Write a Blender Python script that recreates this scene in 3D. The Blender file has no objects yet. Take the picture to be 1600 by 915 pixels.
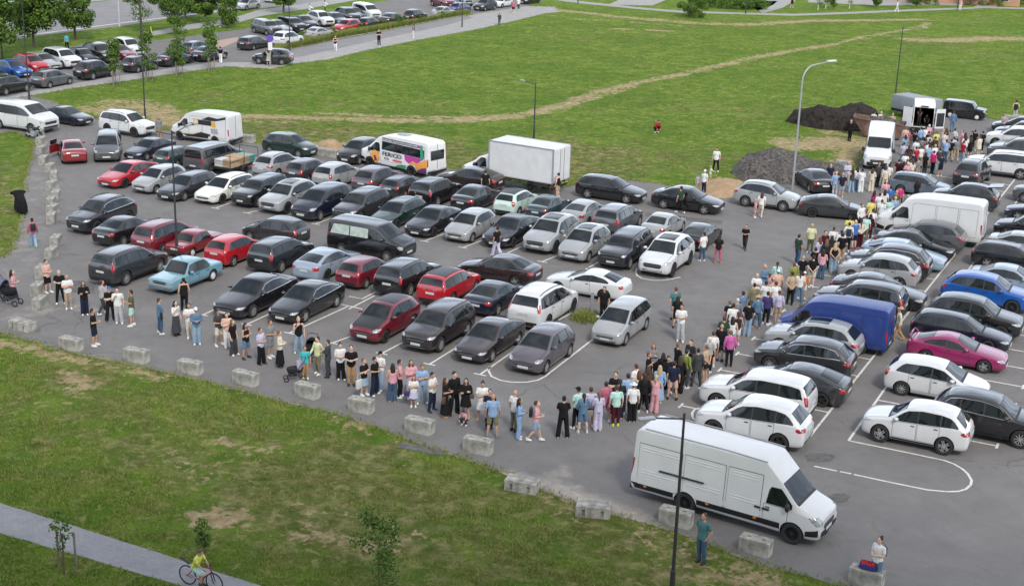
import bpy, bmesh, math, random
import numpy as np
from mathutils import Vector, Matrix, Euler
from mathutils.bvhtree import BVHTree
random.seed(7)
rad = math.radians
scene = bpy.context.scene
COL = scene.collection

# ------------------------------------------------------------------ camera
cam_data = bpy.data.cameras.new('camera')
cam = bpy.data.objects.new('camera', cam_data); COL.objects.link(cam)
cam_data.sensor_width = 36.0; cam_data.sensor_fit = 'HORIZONTAL'
cam_data.lens = 49.140; cam_data.clip_start = 0.5; cam_data.clip_end = 6000
cam.matrix_world = Matrix(((0.894878,-0.160719,0.416369,0.000000),(0.445360,0.260692,-0.856559,0.000000),(0.029121,0.951950,0.304865,22.091836),(0.000000,0.000000,0.000000,1.000000)))
scene.camera = cam

# ------------------------------------------------------------------ sky, sun, exposure
SUN_EL, SUN_AZ = rad(45), rad(-47)        # azimuth: direction towards the sun, measured from +X
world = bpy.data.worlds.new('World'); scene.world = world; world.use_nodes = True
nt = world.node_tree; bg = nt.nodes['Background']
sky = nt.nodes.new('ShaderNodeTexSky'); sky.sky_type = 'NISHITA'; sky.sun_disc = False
sky.sun_elevation = SUN_EL; sky.sun_rotation = rad(90) - SUN_AZ
sky.air_density = 1.0; sky.dust_density = 3.0; sky.ozone_density = 1.0
# broken cloud over clear sky, brightened towards the horizon to feed car roof reflections
tcw = nt.nodes.new('ShaderNodeTexCoord'); mpw = nt.nodes.new('ShaderNodeMapping'); mpw.inputs['Scale'].default_value = (1, 1, 2.2); nt.links.new(tcw.outputs['Generated'], mpw.inputs['Vector'])
cn = nt.nodes.new('ShaderNodeTexNoise'); cn.inputs['Scale'].default_value = 2.6; cn.inputs['Detail'].default_value = 8; cn.inputs['Roughness'].default_value = .58; nt.links.new(mpw.outputs['Vector'], cn.inputs['Vector'])
cr = nt.nodes.new('ShaderNodeMapRange'); cr.inputs['From Min'].default_value = .40; cr.inputs['From Max'].default_value = .58; cr.inputs['To Min'].default_value = .25; cr.inputs['To Max'].default_value = .92; nt.links.new(cn.outputs['Fac'], cr.inputs['Value'])
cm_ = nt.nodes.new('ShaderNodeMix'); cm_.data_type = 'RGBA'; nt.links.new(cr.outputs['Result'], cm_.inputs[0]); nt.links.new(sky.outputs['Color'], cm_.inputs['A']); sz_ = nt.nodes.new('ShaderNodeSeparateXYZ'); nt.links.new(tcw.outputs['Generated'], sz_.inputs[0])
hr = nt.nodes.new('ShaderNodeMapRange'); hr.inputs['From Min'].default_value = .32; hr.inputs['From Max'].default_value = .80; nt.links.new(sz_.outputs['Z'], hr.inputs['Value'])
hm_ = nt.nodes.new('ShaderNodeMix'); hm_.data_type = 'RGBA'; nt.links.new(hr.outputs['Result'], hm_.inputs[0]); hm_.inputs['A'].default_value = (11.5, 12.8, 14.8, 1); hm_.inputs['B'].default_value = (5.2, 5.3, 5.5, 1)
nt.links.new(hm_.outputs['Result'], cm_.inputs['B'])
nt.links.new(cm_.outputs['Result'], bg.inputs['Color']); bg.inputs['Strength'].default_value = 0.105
sun_d = bpy.data.lights.new('sun', 'SUN'); sun_d.energy = 1.5; sun_d.angle = rad(10); sun_d.color = (1.0, 0.94, 0.84)
sun = bpy.data.objects.new('sun', sun_d); COL.objects.link(sun)
sd = Vector((math.cos(SUN_EL)*math.cos(SUN_AZ), math.cos(SUN_EL)*math.sin(SUN_AZ), math.sin(SUN_EL)))
sun.rotation_euler = sd.to_track_quat('Z', 'Y').to_euler(); sun.location = (0, 0, 80)
vs = scene.view_settings
vs.view_transform = 'Standard'; vs.look = 'None'; vs.gamma = 1.0; vs.exposure = 0.66; vs.use_curve_mapping = False
scene.render.engine = 'CYCLES'
scene.cycles.max_bounces = 5; scene.cycles.diffuse_bounces = 3; scene.cycles.glossy_bounces = 3; scene.cycles.transparent_max_bounces = 6

# ------------------------------------------------------------------ materials
def mat(name, color=(0.5, 0.5, 0.5), rough=0.6, metal=0.0, coat=0.0, objcol=False, noise=0.0, nscale=3.0, bump=0.0, bscale=20.0, spec=0.5, emit=None):
    m = bpy.data.materials.new(name); m.use_nodes = True
    t = m.node_tree; b = t.nodes['Principled BSDF']
    b.inputs['Roughness'].default_value = rough; b.inputs['Metallic'].default_value = metal
    b.inputs['Coat Weight'].default_value = coat; b.inputs['Coat Roughness'].default_value = 0.03; b.inputs['Coat IOR'].default_value = 1.75
    b.inputs['Specular IOR Level'].default_value = spec
    src = None
    if objcol:
        oi = t.nodes.new('ShaderNodeObjectInfo'); src = oi.outputs['Color']
    else:
        b.inputs['Base Color'].default_value = (*color, 1)
    tc = t.nodes.new('ShaderNodeTexCoord')
    if noise > 0:
        n = t.nodes.new('ShaderNodeTexNoise'); n.inputs['Scale'].default_value = nscale; n.inputs['Detail'].default_value = 6
        t.links.new(tc.outputs['Object'], n.inputs['Vector'])
        mr = t.nodes.new('ShaderNodeMapRange'); mr.inputs['From Min'].default_value = 0.3; mr.inputs['From Max'].default_value = 0.7
        mr.inputs['To Min'].default_value = 1 - noise; mr.inputs['To Max'].default_value = 1 + noise*0.6
        t.links.new(n.outputs['Fac'], mr.inputs['Value'])
        mx = t.nodes.new('ShaderNodeMix'); mx.data_type = 'RGBA'; mx.blend_type = 'MULTIPLY'; mx.inputs['Factor'].default_value = 1
        if src is None: mx.inputs['A'].default_value = (*color, 1)
        else: t.links.new(src, mx.inputs['A'])
        t.links.new(mr.outputs['Result'], mx.inputs['B']); src = mx.outputs['Result']
    if src is not None: t.links.new(src, b.inputs['Base Color'])
    if bump > 0:
        n2 = t.nodes.new('ShaderNodeTexNoise'); n2.inputs['Scale'].default_value = bscale; n2.inputs['Detail'].default_value = 5
        t.links.new(tc.outputs['Object'], n2.inputs['Vector'])
        bp = t.nodes.new('ShaderNodeBump'); bp.inputs['Strength'].default_value = bump; bp.inputs['Distance'].default_value = 0.03
        t.links.new(n2.outputs['Fac'], bp.inputs['Height']); t.links.new(bp.outputs['Normal'], b.inputs['Normal'])
    if emit: b.inputs['Emission Color'].default_value = (*emit, 1); b.inputs['Emission Strength'].default_value = 1
    return m
M = {}
M['paint'] = mat('car_paint', rough=0.30, metal=0.0, coat=1.0, spec=.2, objcol=True, noise=0.07, nscale=1.6)
M['paint_flat'] = mat('van_paint', rough=0.42, coat=0.3, objcol=True, noise=0.06, nscale=1.1)
M['glass'] = mat('tinted_glass', (0.006, 0.010, 0.012), rough=0.03, spec=0.8)
M['glass_lit'] = mat('window_shade', (0.42, 0.50, 0.46), rough=0.5, noise=0.25, nscale=5)
M['trim'] = mat('black_plastic', (0.02, 0.021, 0.022), rough=0.6)
M['under'] = mat('underbody', (0.008, 0.008, 0.009), rough=0.9)
M['tyre'] = mat('rubber', (0.022, 0.022, 0.023), rough=0.85)
M['rim'] = mat('alloy', (0.50, 0.51, 0.52), rough=0.35, metal=0.6)
M['rim_dark'] = mat('dark_alloy', (0.05, 0.05, 0.055), rough=0.4, metal=0.5)
M['rim_white'] = mat('steel_hubcap', (0.74, 0.74, 0.74), rough=0.5)
M['lamp'] = mat('headlamp_glass', (0.36, 0.39, 0.41), rough=0.12, coat=0.8, noise=0.5, nscale=9)
M['red_lamp'] = mat('tail_lamp', (0.33, 0.012, 0.016), rough=0.15, coat=0.8)
M['amber'] = mat('amber_lamp', (0.6, 0.2, 0.02), rough=0.25)
M['chrome'] = mat('chrome', (0.6, 0.6, 0.61), rough=0.22, metal=0.9)
M['plate'] = mat('plate', (0.52, 0.54, 0.55), rough=0.5)
M['cloth'] = mat('cloth', rough=0.95, objcol=True, noise=0.16, nscale=6, bump=0.35, bscale=14, spec=0.15)
M['skin'] = mat('skin', rough=0.6, objcol=True, spec=0.3)
M['hair'] = mat('hair', rough=0.65, objcol=True, noise=0.3, nscale=25)
M['leather'] = mat('leather', rough=0.55, objcol=True)
M['concrete'] = mat('block_concrete', (0.35, 0.345, 0.315), rough=0.95, noise=0.5, nscale=3.1, bump=0.6, bscale=16)
M['steel'] = mat('galvanised_steel', (0.36, 0.38, 0.40), rough=0.5, metal=0.4)
M['dark_steel'] = mat('dark_steel', (0.045, 0.046, 0.05), rough=0.5, metal=0.2)
M['rust'] = mat('rusty_steel', (0.15, 0.095, 0.075), rough=0.9, noise=0.55, nscale=1.7, bump=0.4)
M['wood'] = mat('timber', (0.33, 0.24, 0.15), rough=0.85, noise=0.3, nscale=4)
M['white'] = mat('white_paint', (0.62, 0.63, 0.64), rough=0.5, noise=0.08, nscale=2)
M['tarp'] = mat('tarpaulin', (0.25, 0.27, 0.30), rough=0.6, noise=0.15, nscale=1.4, bump=0.3, bscale=3)
M['print'] = mat('printed_film', rough=0.4, objcol=True)
M['card'] = mat('cardboard', (0.42, 0.30, 0.19), rough=0.9, noise=0.15)

# ------------------------------------------------------------------ helpers
def mesh_of(name, verts, faces, mats=(), midx=None, smooth=False, angle=None):
    me = bpy.data.meshes.new(name); me.from_pydata([tuple(v) for v in verts], [], faces); me.update()
    for m in mats: me.materials.append(m)
    if midx is not None: me.polygons.foreach_set('material_index', midx)
    if smooth:
        me.polygons.foreach_set('use_smooth', [True]*len(me.polygons))
        if angle: me.set_sharp_from_angle(angle=rad(angle))
    return me
def put(name, me, parent=None, loc=None, rot=None, color=None, scale=None):
    o = bpy.data.objects.new(name, me); COL.objects.link(o)
    if parent is not None: o.parent = parent
    if loc is not None: o.location = loc
    if rot is not None: o.rotation_euler = rot
    if scale is not None: o.scale = scale
    if color is not None: o.color = (*color[:3], 1)
    return o
def tag(o, label=None, cat=None, group=None, kind=None):
    if label: o['label'] = label
    if cat: o['category'] = cat
    if group: o['group'] = group
    if kind: o['kind'] = kind
    return o
class MB:
    """collects simple solids into one mesh"""
    def __init__(s): s.v = []; s.f = []; s.m = []
    def add(s, vs_, fs, mi=0):
        n = len(s.v); s.v += [tuple(v) for v in vs_]; s.f += [tuple(i+n for i in f) for f in fs]; s.m += [mi]*len(fs)
    def box(s, c, size, rz=0, mi=0, bevel=0.0, mtx=None):
        bm = bmesh.new(); bmesh.ops.create_cube(bm, size=1)
        for v in bm.verts: v.co = Vector((v.co.x*size[0], v.co.y*size[1], v.co.z*size[2]))
        if bevel > 0: bmesh.ops.bevel(bm, geom=list(bm.edges), offset=bevel, segments=2, affect='EDGES', profile=0.6)
        R_ = (mtx if mtx is not None else Matrix.Rotation(rz, 4, 'Z'))
        bm.verts.index_update()
        s.add([R_ @ v.co + Vector(c) for v in bm.verts], [[v.index for v in f.verts] for f in bm.faces], mi); bm.free()
    def tube(s, pts, r, n=10, mi=0, cap=True):
        pts = [Vector(p) for p in pts]; rs = r if isinstance(r, (list, tuple)) else [r]*len(pts)
        rings = []; V = []; F = []
        for i, p in enumerate(pts):
            d = (pts[min(i+1, len(pts)-1)] - pts[max(i-1, 0)]).normalized()
            a = d.orthogonal().normalized() if i == 0 else (prev - d*prev.dot(d)).normalized()
            prev = a; b = d.cross(a)
            for k in range(n):
                t = 2*math.pi*k/n; V.append(p + (a*math.cos(t) + b*math.sin(t))*rs[i])
        for i in range(len(pts)-1):
            for k in range(n):
                F.append((i*n+k, i*n+(k+1) % n, (i+1)*n+(k+1) % n, (i+1)*n+k))
        if cap: F.append(tuple(range(n))[::-1]); F.append(tuple((len(pts)-1)*n+k for k in range(n)))
        s.add(V, F, mi)
    def lathe(s, prof, n=24, axis='Z', c=(0, 0, 0), mi=0):
        V = []; F = []
        for (r, h) in prof:
            for k in range(n):
                t = 2*math.pi*k/n; x, y, z = r*math.cos(t), r*math.sin(t), h
                if axis == 'Y': x, y, z = x, h, -y
                V.append((x+c[0], y+c[1], z+c[2]))
        for i in range(len(prof)-1):
            for k in range(n): F.append((i*n+k, i*n+(k+1) % n, (i+1)*n+(k+1) % n, (i+1)*n+k))
        s.add(V, F, mi)
    def ball(s, c, r, sub=2, mi=0):
        bm = bmesh.new(); bmesh.ops.create_icosphere(bm, subdivisions=sub, radius=1)
        r = r if isinstance(r, (list, tuple)) else (r, r, r); bm.verts.index_update()
        s.add([(v.co.x*r[0]+c[0], v.co.y*r[1]+c[1], v.co.z*r[2]+c[2]) for v in bm.verts], [[v.index for v in f.verts] for f in bm.faces], mi); bm.free()
    def mesh(s, name, mats, smooth=False, angle=35): return mesh_of(name, s.v, s.f, mats, s.m, smooth, angle if smooth else None)
def eval_mesh(me, mods):
    """run modifiers on a mesh and return the result"""
    o = bpy.data.objects.new('tmp', me); COL.objects.link(o); extra = []
    for kind, props in mods:
        md = o.modifiers.new('m', kind)
        for k, v_ in props.items():
            if k == 'object': extra.append(v_)
            setattr(md, k, v_)
    dg = bpy.context.evaluated_depsgraph_get(); dg.update()
    out = bpy.data.meshes.new_from_object(o.evaluated_get(dg), depsgraph=dg)
    bpy.data.objects.remove(o)
    return out
def copy_tree(o, parent=None, color=None, names=('body', 'door', 'mirror', 'bumper')):
    c = o.copy(); COL.objects.link(c); c.parent = parent
    if color is not None and o.name.split('.')[0] in names: c.color = (*color, 1)
    for ch in o.children: copy_tree(ch, c, color, names)
    return c

# ------------------------------------------------------------------ vehicle shapes: stations (x, z_low, z_belt, z_top, half width, half width at top), front to rear
SPECS = {}
SPECS['sedan'] = dict(st=[(2.36,.32,.56,.62,.60,.48),(2.27,.20,.64,.71,.80,.66),(1.95,.17,.73,.80,.90,.76),(1.25,.17,.86,.93,.92,.78),(.98,.17,.89,.99,.92,.77),(.2,.17,.92,1.42,.92,.62),(-.4,.17,.94,1.48,.92,.61),(-1.0,.17,.96,1.42,.92,.59),(-1.72,.17,1.0,1.09,.91,.74),(-2.10,.20,.98,1.07,.88,.74),(-2.30,.26,.86,.98,.80,.62),(-2.36,.40,.72,.80,.62,.5)],
    dlo=(.80,-1.62,1.0), split=[-.16], ws=(1.0,.97,.24,1.385,.70,.555), rw=(-1.72,1.07,-1.03,1.375,.62,.52), wheels=(1.42,-1.38,.33), doors=[(.86,-.14),(-.17,-1.12)], head=(2.12,.68,.62,.42,.15), tail=(-2.22,.70,.84,.40,.17), grille=(.50,.42,.56), intake=(.70,.22,.33), hood=True)
SPECS['wagon'] = dict(st=[(2.36,.32,.56,.62,.60,.48),(2.27,.20,.64,.71,.80,.66),(1.95,.17,.73,.80,.90,.76),(1.25,.17,.86,.93,.92,.78),(.98,.17,.89,.99,.92,.77),(.25,.17,.92,1.42,.92,.62),(-.4,.17,.94,1.49,.92,.61),(-1.5,.17,.97,1.47,.92,.60),(-1.95,.18,.99,1.38,.91,.58),(-2.25,.2,1.0,1.06,.86,.70),(-2.34,.26,.85,.96,.78,.62),(-2.38,.40,.72,.80,.62,.5)],
    dlo=(.80,-2.02,1.5), split=[-.16,-1.15], ws=(1.0,.97,.28,1.385,.70,.555), rw=(-2.24,1.06,-1.98,1.34,.66,.52), wheels=(1.42,-1.38,.33), doors=[(.86,-.14),(-.17,-1.12)], head=(2.12,.68,.62,.42,.15), tail=(-2.24,.70,.92,.24,.24), grille=(.50,.42,.54), intake=(.62,.24,.33), rails=True)
SPECS['hatch'] = dict(st=[(2.02,.32,.60,.67,.58,.46),(1.94,.20,.68,.77,.77,.62),(1.62,.17,.80,.89,.86,.73),(1.15,.17,.91,1.0,.87,.73),(.95,.17,.93,1.06,.87,.72),(.28,.17,.95,1.46,.87,.59),(-.3,.17,.97,1.54,.87,.58),(-1.2,.17,1.0,1.50,.87,.57),(-1.6,.18,1.02,1.42,.85,.54),(-1.92,.2,1.0,1.10,.81,.67),(-2.02,.26,.84,.95,.75,.60),(-2.06,.40,.7,.78,.60,.5)],
    dlo=(.80,-1.55,1.1), split=[-.16,-1.05], ws=(.98,1.05,.34,1.43,.67,.52), rw=(-1.90,1.09,-1.60,1.40,.60,.48), wheels=(1.28,-1.26,.31), doors=[(.80,-.14),(-.17,-1.05)], head=(1.80,.66,.70,.40,.18), tail=(-1.90,.68,.92,.22,.30), grille=(.48,.46,.58), intake=(.66,.22,.36))
SPECS['suv'] = dict(st=[(2.26,.40,.70,.80,.62,.50),(2.18,.27,.82,.92,.82,.68),(1.88,.23,.92,1.01,.92,.80),(1.25,.23,1.01,1.10,.94,.80),(1.0,.23,1.03,1.16,.94,.79),(.38,.23,1.05,1.60,.94,.66),(-.3,.23,1.08,1.70,.94,.66),(-1.1,.23,1.12,1.68,.94,.64),(-1.62,.24,1.15,1.58,.93,.61),(-2.10,.26,1.12,1.20,.90,.76),(-2.25,.34,.92,1.04,.84,.68),(-2.30,.46,.78,.88,.70,.58)],
    dlo=(.86,-1.80,.85), split=[-.14,-1.08], ws=(1.04,1.14,.44,1.565,.72,.585), rw=(-2.08,1.22,-1.68,1.53,.66,.54), wheels=(1.37,-1.33,.375), doors=[(.88,-.12),(-.15,-1.08)], head=(2.02,.72,.84,.42,.15), tail=(-2.18,.76,.98,.50,.15), grille=(.52,.56,.78), intake=(.72,.28,.46), rails=True, clad=True)
SPECS['bigsuv'] = dict(st=[(2.42,.42,.84,.95,.70,.56),(2.36,.30,.96,1.06,.88,.74),(2.0,.26,1.04,1.13,.96,.84),(1.35,.26,1.10,1.19,.97,.84),(1.12,.26,1.11,1.24,.97,.83),(.62,.26,1.12,1.68,.97,.72),(-.3,.26,1.14,1.79,.97,.72),(-1.5,.26,1.16,1.78,.97,.71),(-2.1,.27,1.17,1.72,.95,.69),(-2.36,.30,1.14,1.26,.91,.78),(-2.42,.38,.95,1.05,.86,.72),(-2.45,.5,.82,.88,.70,.6)],
    dlo=(.96,-2.18,2.4), split=[-.10,-1.15], ws=(1.15,1.22,.70,1.66,.76,.63), rw=(-2.34,1.27,-2.15,1.66,.70,.60), wheels=(1.50,-1.45,.39), doors=[(.98,-.08),(-.12,-1.15)], head=(2.28,.78,.95,.34,.17), tail=(-2.36,.84,1.08,.16,.42), grille=(.60,.60,.94), intake=(.78,.30,.50), rails=True, clad=True)
SPECS['mpv'] = dict(st=[(2.30,.34,.64,.72,.62,.50),(2.2,.20,.74,.84,.80,.66),(1.9,.17,.86,.96,.89,.77),(1.5,.17,.94,1.07,.90,.76),(1.25,.17,.96,1.14,.90,.75),(.45,.17,.98,1.58,.90,.64),(-.3,.17,.99,1.69,.90,.64),(-1.4,.17,1.02,1.67,.90,.62),(-1.9,.18,1.04,1.58,.88,.60),(-2.2,.2,1.02,1.16,.85,.72),(-2.29,.28,.86,.97,.78,.64),(-2.32,.42,.72,.8,.62,.5)],
    dlo=(1.10,-2.02,1.8), split=[-.02,-1.10], ws=(1.28,1.12,.52,1.545,.70,.57), rw=(-2.17,1.17,-1.94,1.53,.66,.54), wheels=(1.45,-1.38,.33), doors=[(1.05,.0),(-.03,-1.08)], head=(2.02,.70,.78,.40,.20), tail=(-2.18,.74,1.10,.18,.36), grille=(.48,.50,.60), intake=(.62,.26,.38), rails=True)
SPECS['coupe'] = dict(st=[(2.24,.32,.55,.60,.60,.48),(2.15,.20,.63,.69,.80,.66),(1.85,.17,.72,.78,.89,.76),(1.1,.17,.84,.90,.90,.76),(.8,.17,.87,.97,.90,.74),(.0,.17,.90,1.32,.90,.58),(-.5,.17,.93,1.38,.90,.57),(-1.1,.17,.95,1.29,.90,.55),(-1.75,.18,.97,1.07,.88,.64),(-2.05,.2,.96,1.02,.84,.70),(-2.2,.28,.84,.92,.76,.6),(-2.25,.42,.7,.78,.6,.5)],
    dlo=(.62,-1.42,.7), split=[-.42], ws=(.82,.95,.03,1.29,.68,.52), rw=(-1.78,1.06,-1.08,1.27,.58,.50), wheels=(1.34,-1.26,.32), doors=[(.66,-.45)], head=(2.0,.66,.62,.40,.15), tail=(-2.1,.68,.84,.30,.16), grille=(.45,.38,.47), intake=(.6,.24,.34))
SPECS['classic'] = dict(st=[(2.05,.36,.66,.73,.72,.64),(2.03,.26,.72,.80,.79,.72),(1.95,.24,.75,.82,.80,.74),(1.1,.24,.80,.88,.81,.74),(.86,.24,.82,.90,.81,.74),(.45,.24,.83,1.38,.80,.60),(-.1,.24,.83,1.44,.80,.60),(-.75,.24,.83,1.40,.80,.59),(-1.15,.24,.83,.93,.80,.70),(-1.95,.25,.80,.89,.79,.72),(-2.02,.28,.78,.85,.78,.70),(-2.04,.36,.7,.78,.70,.62)],
    dlo=(.68,-.98,2.2), split=[-.10], ws=(.87,.93,.50,1.36,.63,.54), rw=(-1.15,.95,-.82,1.34,.60,.53), wheels=(1.22,-1.20,.30), doors=[(.68,-.08),(-.11,-.92)], head=(2.03,.58,.64,.20,.17), tail=(-2.02,.62,.68,.24,.12), grille=(.40,.57,.71), intake=None, bumpers=True, box=True)
SPECS['cube'] = dict(st=[(1.97,.36,.78,.86,.72,.60),(1.93,.24,.86,.97,.82,.72),(1.7,.2,.94,1.03,.84,.76),(1.2,.2,.98,1.08,.84,.76),(1.0,.2,1.0,1.14,.84,.75),(.66,.2,1.02,1.56,.84,.74),(.0,.2,1.02,1.64,.84,.75),(-1.2,.2,1.03,1.64,.84,.75),(-1.8,.2,1.03,1.62,.84,.75),(-1.92,.22,1.02,1.50,.83,.74),(-1.96,.28,.95,1.2,.80,.72),(-1.98,.4,.8,.9,.74,.66)],
    dlo=(.92,-1.78,9), split=[-.05,-1.1], ws=(1.02,1.12,.70,1.53,.70,.66), rw=(-1.97,1.10,-1.93,1.45,.62,.60), wheels=(1.27,-1.23,.31), doors=[(.86,-.03),(-.06,-1.05)], head=(1.88,.64,.80,.34,.18), tail=(-1.94,.76,.8,.12,.34), grille=(.40,.66,.74), intake=(.58,.3,.45), box=True, rimw=True)
SPECS['lowvan'] = dict(st=[(2.46,.40,.84,.94,.74,.60),(2.40,.26,.94,1.05,.90,.76),(2.1,.22,1.06,1.18,.95,.82),(1.65,.22,1.12,1.32,.95,.80),(1.45,.22,1.13,1.42,.95,.80),(.75,.22,1.14,1.84,.95,.78),(.1,.22,1.14,1.93,.95,.79),(-1.4,.22,1.14,1.95,.95,.79),(-2.25,.24,1.14,1.92,.95,.78),(-2.40,.26,1.12,1.78,.94,.77),(-2.45,.34,1.0,1.2,.92,.75),(-2.47,.45,.8,.95,.86,.7)],
    dlo=(1.35,-2.2,9), split=[.30,-.95], ws=(1.60,1.36,.84,1.80,.76,.70), rw=(-2.45,1.18,-2.38,1.74,.74,.68), wheels=(1.52,-1.48,.345), doors=[(1.25,.32),(.28,-.92)], head=(2.28,.76,.86,.30,.22), tail=(-2.42,.88,1.05,.12,.50), grille=(.56,.62,.80), intake=(.7,.32,.5), box=True, topm=.24)
SPECS['van'] = dict(st=[(2.98,.44,.88,.98,.78,.62),(2.92,.30,1.0,1.12,.92,.78),(2.65,.26,1.12,1.28,.98,.84),(2.2,.26,1.2,1.50,.99,.82),(2.0,.26,1.22,1.66,.99,.82),(1.35,.26,1.24,2.30,.99,.82),(.7,.28,1.24,2.56,.99,.86),(-1.2,.30,1.24,2.60,.99,.87),(-2.75,.30,1.24,2.58,.99,.87),(-2.93,.32,1.22,2.46,.98,.86),(-2.97,.38,1.1,1.5,.97,.85),(-2.99,.48,.9,1.1,.92,.8)],
    dlo=(2.05,1.12,9), split=[], ws=(2.10,1.56,1.48,2.12,.80,.74), rw=None, wheels=(1.98,-1.62,.36), doors=[(1.95,1.02)], panels=[(.95,-.35),(-.42,-1.6),(-1.67,-2.7)], head=(2.78,.78,.98,.34,.28), tail=(-2.96,.93,1.15,.10,.55), grille=(.5,.62,.8), intake=(.72,.34,.52), box=True, topm=.78, vanback=True, maxhi=1.86)
SPECS['longvan'] = dict(st=[(3.58,.46,.90,1.0,.80,.66),(3.54,.32,1.0,1.10,.90,.78),(3.30,.28,1.10,1.20,.97,.86),(2.85,.28,1.18,1.36,.99,.84),(2.68,.28,1.20,1.46,.99,.84),(2.10,.28,1.24,2.06,.99,.80),(1.50,.30,1.24,2.66,.99,.80),(1.30,.30,1.24,2.72,.99,.82),(-3.35,.34,1.24,2.72,.99,.83),(-3.54,.36,1.22,2.60,.99,.82),(-3.59,.42,1.1,1.5,.98,.82),(-3.61,.5,.9,1.1,.94,.8)], flat=True,
    dlo=(2.52,1.62,9), split=[], ws=(2.70,1.47,2.12,2.02,.80,.74), rw=None, wheels=(2.62,-1.42,.385), doors=[(2.42,1.52)], panels=[(1.42,.12),(.04,-1.55),(-1.63,-3.35)], head=(3.36,.76,.98,.44,.34), tail=(-3.59,.94,1.3,.10,.60), grille=(.5,.64,.84), intake=(.78,.34,.58), box=True, topm=.95, vanback=True, maxhi=1.84, lowtrim=True)

SPECS['fast'] = dict(SPECS['sedan'], st=SPECS['sedan']['st'][:7]+[(-1.15,.17,.97,1.39,.92,.59),(-1.96,.17,1.02,1.13,.91,.74),(-2.18,.20,.99,1.10,.88,.74),(-2.31,.26,.86,.98,.80,.62),(-2.36,.40,.72,.80,.62,.5)], dlo=(.80,-1.80,.75), rw=(-1.94,1.13,-1.18,1.345,.62,.52))
SPECS['suvb'] = dict(SPECS['suv'], st=SPECS['suv']['st'][:7]+[(-1.45,.23,1.10,1.69,.94,.66),(-1.95,.24,1.12,1.62,.93,.64),(-2.20,.26,1.09,1.28,.91,.78),(-2.27,.34,.94,1.08,.86,.72),(-2.30,.46,.8,.9,.72,.6)], dlo=(.86,-2.03,2.2), rw=(-2.18,1.24,-2.0,1.56,.68,.58), tail=(-2.2,.80,1.06,.20,.36))

def lerp_st(st, x, k):
    for a, b in zip(st, st[1:]):
        if b[0] <= x <= a[0]:
            t = (a[0]-x)/(a[0]-b[0]) if a[0] != b[0] else 0
            return a[k] + (b[k]-a[k])*t
    return st[0][k] if x > st[0][0] else st[-1][k]

def body_cage(sp):
    st = sp['st']; V = []; F = []; ring = []
    for (x, zl, zb, zt, w, wt) in st:
        mid = zl + (zb-zl)*.62
        half = [(w*.86, zl), (w*.985, zl+.09), (w, mid), (w*.955, zb), (wt, zt-.035), (wt*.6, zt), ]
        r = [(0, zl)] + half + [(0, zt+.012)] + [(-a, b) for a, b in half[::-1]]
        ring.append([len(V)+i for i in range(len(r))]); V += [(x, a, b) for a, b in r]
    n = len(ring[0])
    for a, b in zip(ring, ring[1:]):
        for i in range(n): F.append((a[i], a[(i+1) % n], b[(i+1) % n], b[i]))
    def cap(r, flip):
        fs = [(r[0], r[1], r[13])] + [(r[i], r[i+1], r[13-i], r[14-i]) for i in range(1, 6)] + [(r[6], r[7], r[8])]
        for f in fs: F.append(tuple(f[::-1]) if not flip else tuple(f))
    cap(ring[0], False); cap(ring[-1], True)
    bm = bmesh.new(); vs_ = [bm.verts.new(v) for v in V]
    for f in F: bm.faces.new([vs_[i] for i in f])
    bmesh.ops.recalc_face_normals(bm, faces=list(bm.faces))
    cl = bm.edges.layers.float.new('crease_edge'); bx = sp.get('box')
    for r in ring:
        for side in ((4, 5), (10, 9)):
            pass
    pos = {v: i for i, v in enumerate(vs_)}
    for e in bm.edges:
        a, b = pos[e.verts[0]], pos[e.verts[1]]; ra, rb = a % n, b % n; sa, sb = a//n, b//n
        if ra == rb and sa != sb:
            if ra in (4, 10): e[cl] = .62
            if ra in (5, 9): e[cl] = .50 if not bx else .62
            if ra in (1, 13): e[cl] = .5
        elif sa == sb:
            if sa in (0, len(st)-1): e[cl] = .35 if not bx else .6
            elif sa in (4, 5, 8) or (sa == 6 and sp.get('flat')): e[cl] = .38 if not bx else .6
            elif sa == 9 and bx: e[cl] = .4
    me = bpy.data.meshes.new('cage'); bm.to_mesh(me); bm.free()
    return me

def patch(bvh, O, U, V, N, rows, nu=8, nv=4, off=.006, far=2.2):
    """a sheet draped on the body: rows = [(v, u_lo, u_hi)...] in the plane O,U,V; rays run along -N"""
    O, U, V, N = Vector(O), Vector(U).normalized(), Vector(V).normalized(), Vector(N).normalized()
    vv = []; ff = []; R_ = []
    for i in range(len(rows)-1):
        for k in range(nv if i == len(rows)-2 else nv):
            t = k/nv; a, b = rows[i], rows[i+1]; R_.append([a[j]+(b[j]-a[j])*t for j in range(3)])
    R_.append(list(rows[-1]))
    for (v, lo, hi) in R_:
        for k in range(nu+1):
            u = lo+(hi-lo)*k/nu; p = O+U*u+V*v+N*far
            h, nn, idx, d = bvh.ray_cast(p, -N, far+1.0)
            if h is None: h = O+U*u+V*v
            vv.append(h + N*off)
    w = nu+1
    for i in range(len(R_)-1):
        for k in range(nu): ff.append((i*w+k, i*w+k+1, (i+1)*w+k+1, (i+1)*w+k))
    # orient outward
    if ff:
        a, b, c = [vv[i] for i in ff[len(ff)//2][:3]]
        if (b-a).cross(c-a).dot(N) < 0: ff = [f[::-1] for f in ff]
    return vv, ff

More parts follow.
